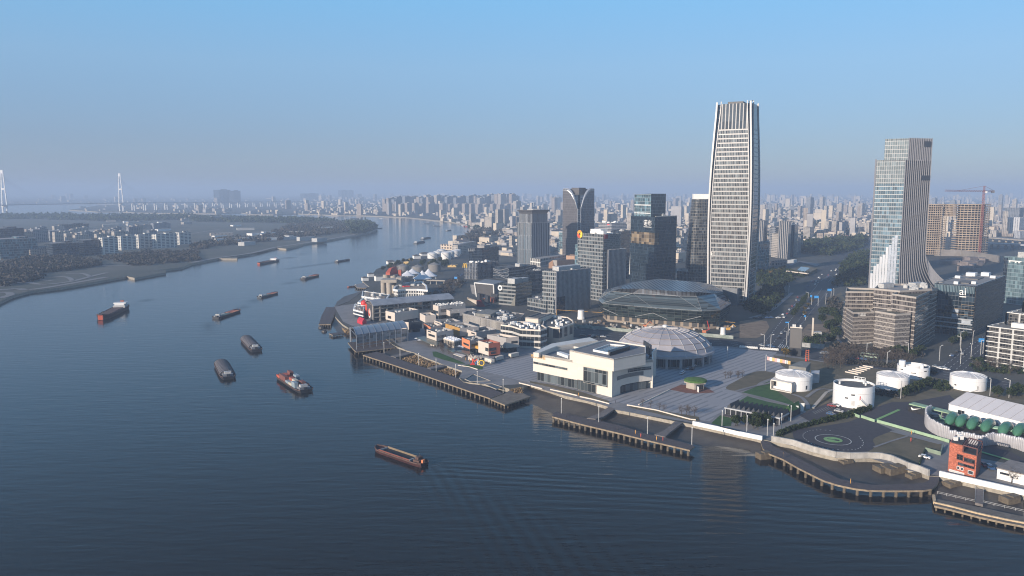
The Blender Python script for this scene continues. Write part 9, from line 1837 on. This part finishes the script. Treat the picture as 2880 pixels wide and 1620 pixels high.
for k, x, y in ((13, 480, 990), (13, 1000, 1120), (13, 1185, 1160), (13, 1240, 1195), (13, 1465, 1230), (13, 1400, 1225), (13, 605, 775), (13, 980, 850), (16, 342, 418), (16, 965, 660), (16, 1530, 205), (16, 1525, 270), (14, 820, 1310), (12, 1740, 600), (24, 1080, 1260), (24, 1160, 1290)):
 p = rt.choice(PP); put(p, GZ(k, x, y, -.28 if k == 13 and x not in (605, 980) else .3), p['label'].split(' coat')[0] + ' coat' + rt.choice((" walking", " standing")) + (" on the jetty" if k == 13 else " by the boardwalk and circuit" if k in (14, 16) else " near the shops"), rt.uniform(0, 6), 1.1)
a = [GZ(9, *p) for p in ((-300, 590), (250, 625), (790, 665), (1345, 710), (1720, 740))]; mb = MB(); mb.path([p + Vector((0, 0, 5)) for p in a], .22)
for i in range(4):
 for u in (0, .5): p = a[i].lerp(a[i + 1], u); mb.bar(p, p + Vector((0, 0, 5)), .3)
solo("site_gantry", "long thin ochre cable gantry along the front of the black glass hall", "gantry", mb, M_yel)
mb = MB(); mb.walls(GL(9, [(-300, 700), (0, 735), (600, 790), (1240, 820), (1700, 860)]), .3, 0, 2.6); solo("site_fence", "mottled green site fence along the street before the black glass hall", "fence", mb, mat("fence_net_green", (.16, .20, .16), .8, scale=.3, c2=(.36, .38, .35), detail=6))
for lab, x, y, c in (("orange site crane with a raised red boom by the black glass hall", 1370, 800, M_orange), ("small yellow digger by the black glass hall's right end", 1640, 770, M_yel), ("orange site machine at the middle of the black glass hall's front", 700, 735, M_orange)):
 g = GZ(9, x, y); t = thing("site_machine", lab, "construction machine", g, "site machines"); mb = MB(); mb.box(g, 2.6, 2, 1, 2.8); part("cab", mb, c, t); mb = MB(); mb.box(g, 3.4, 2.4, 0, 1); part("tracks", mb, M_dkst, t); mb = MB(); q = g + Vector((1, 0, 2.5)); mb.path([q, q + Vector((3, 0, 3 if 'raised' not in lab else 1)), q + Vector((5, 0, 1) if 'raised' not in lab else (1, 0, 8))], .4); part("boom", mb, M_redp if 'raised' in lab else c, t)
g = GZ(9, 1582, 820); mb = MB(); mb.cyl(g.x, g.y, 2.0, 0, 6.5, 14, 1.9); mb.cyl(g.x, g.y, 2.3, 0, 1.5, 14); solo("cement_silo", "white cement silo on the building site", "silo", mb, M_white)
g = GZ(8, 1710, 1050); mb = MB(); mb.cyl(g.x, g.y, 3, 0, 8, 14, 2.8); mb.cyl(g.x, g.y, 3.3, 0, 2, 14); solo("site_tank", "white round site tank with a pink base left of the black glass hall", "tank", mb, M_white)
mb = MB(); rr = random.Random(2)
for i in range(150): p = GZ(9, rr.uniform(-100, 1700), rr.uniform(660, 760) + 0, 0); mb.box(p, rr.uniform(1, 4), rr.uniform(.6, 2), 0, rr.uniform(.4, 2.2), rr.uniform(0, 3), rr.randrange(3))
o = struct("site_clutter", mb, [M_soil, M_unit, M_conc], kind='stuff'); o['label'] = "loose building materials on the site"
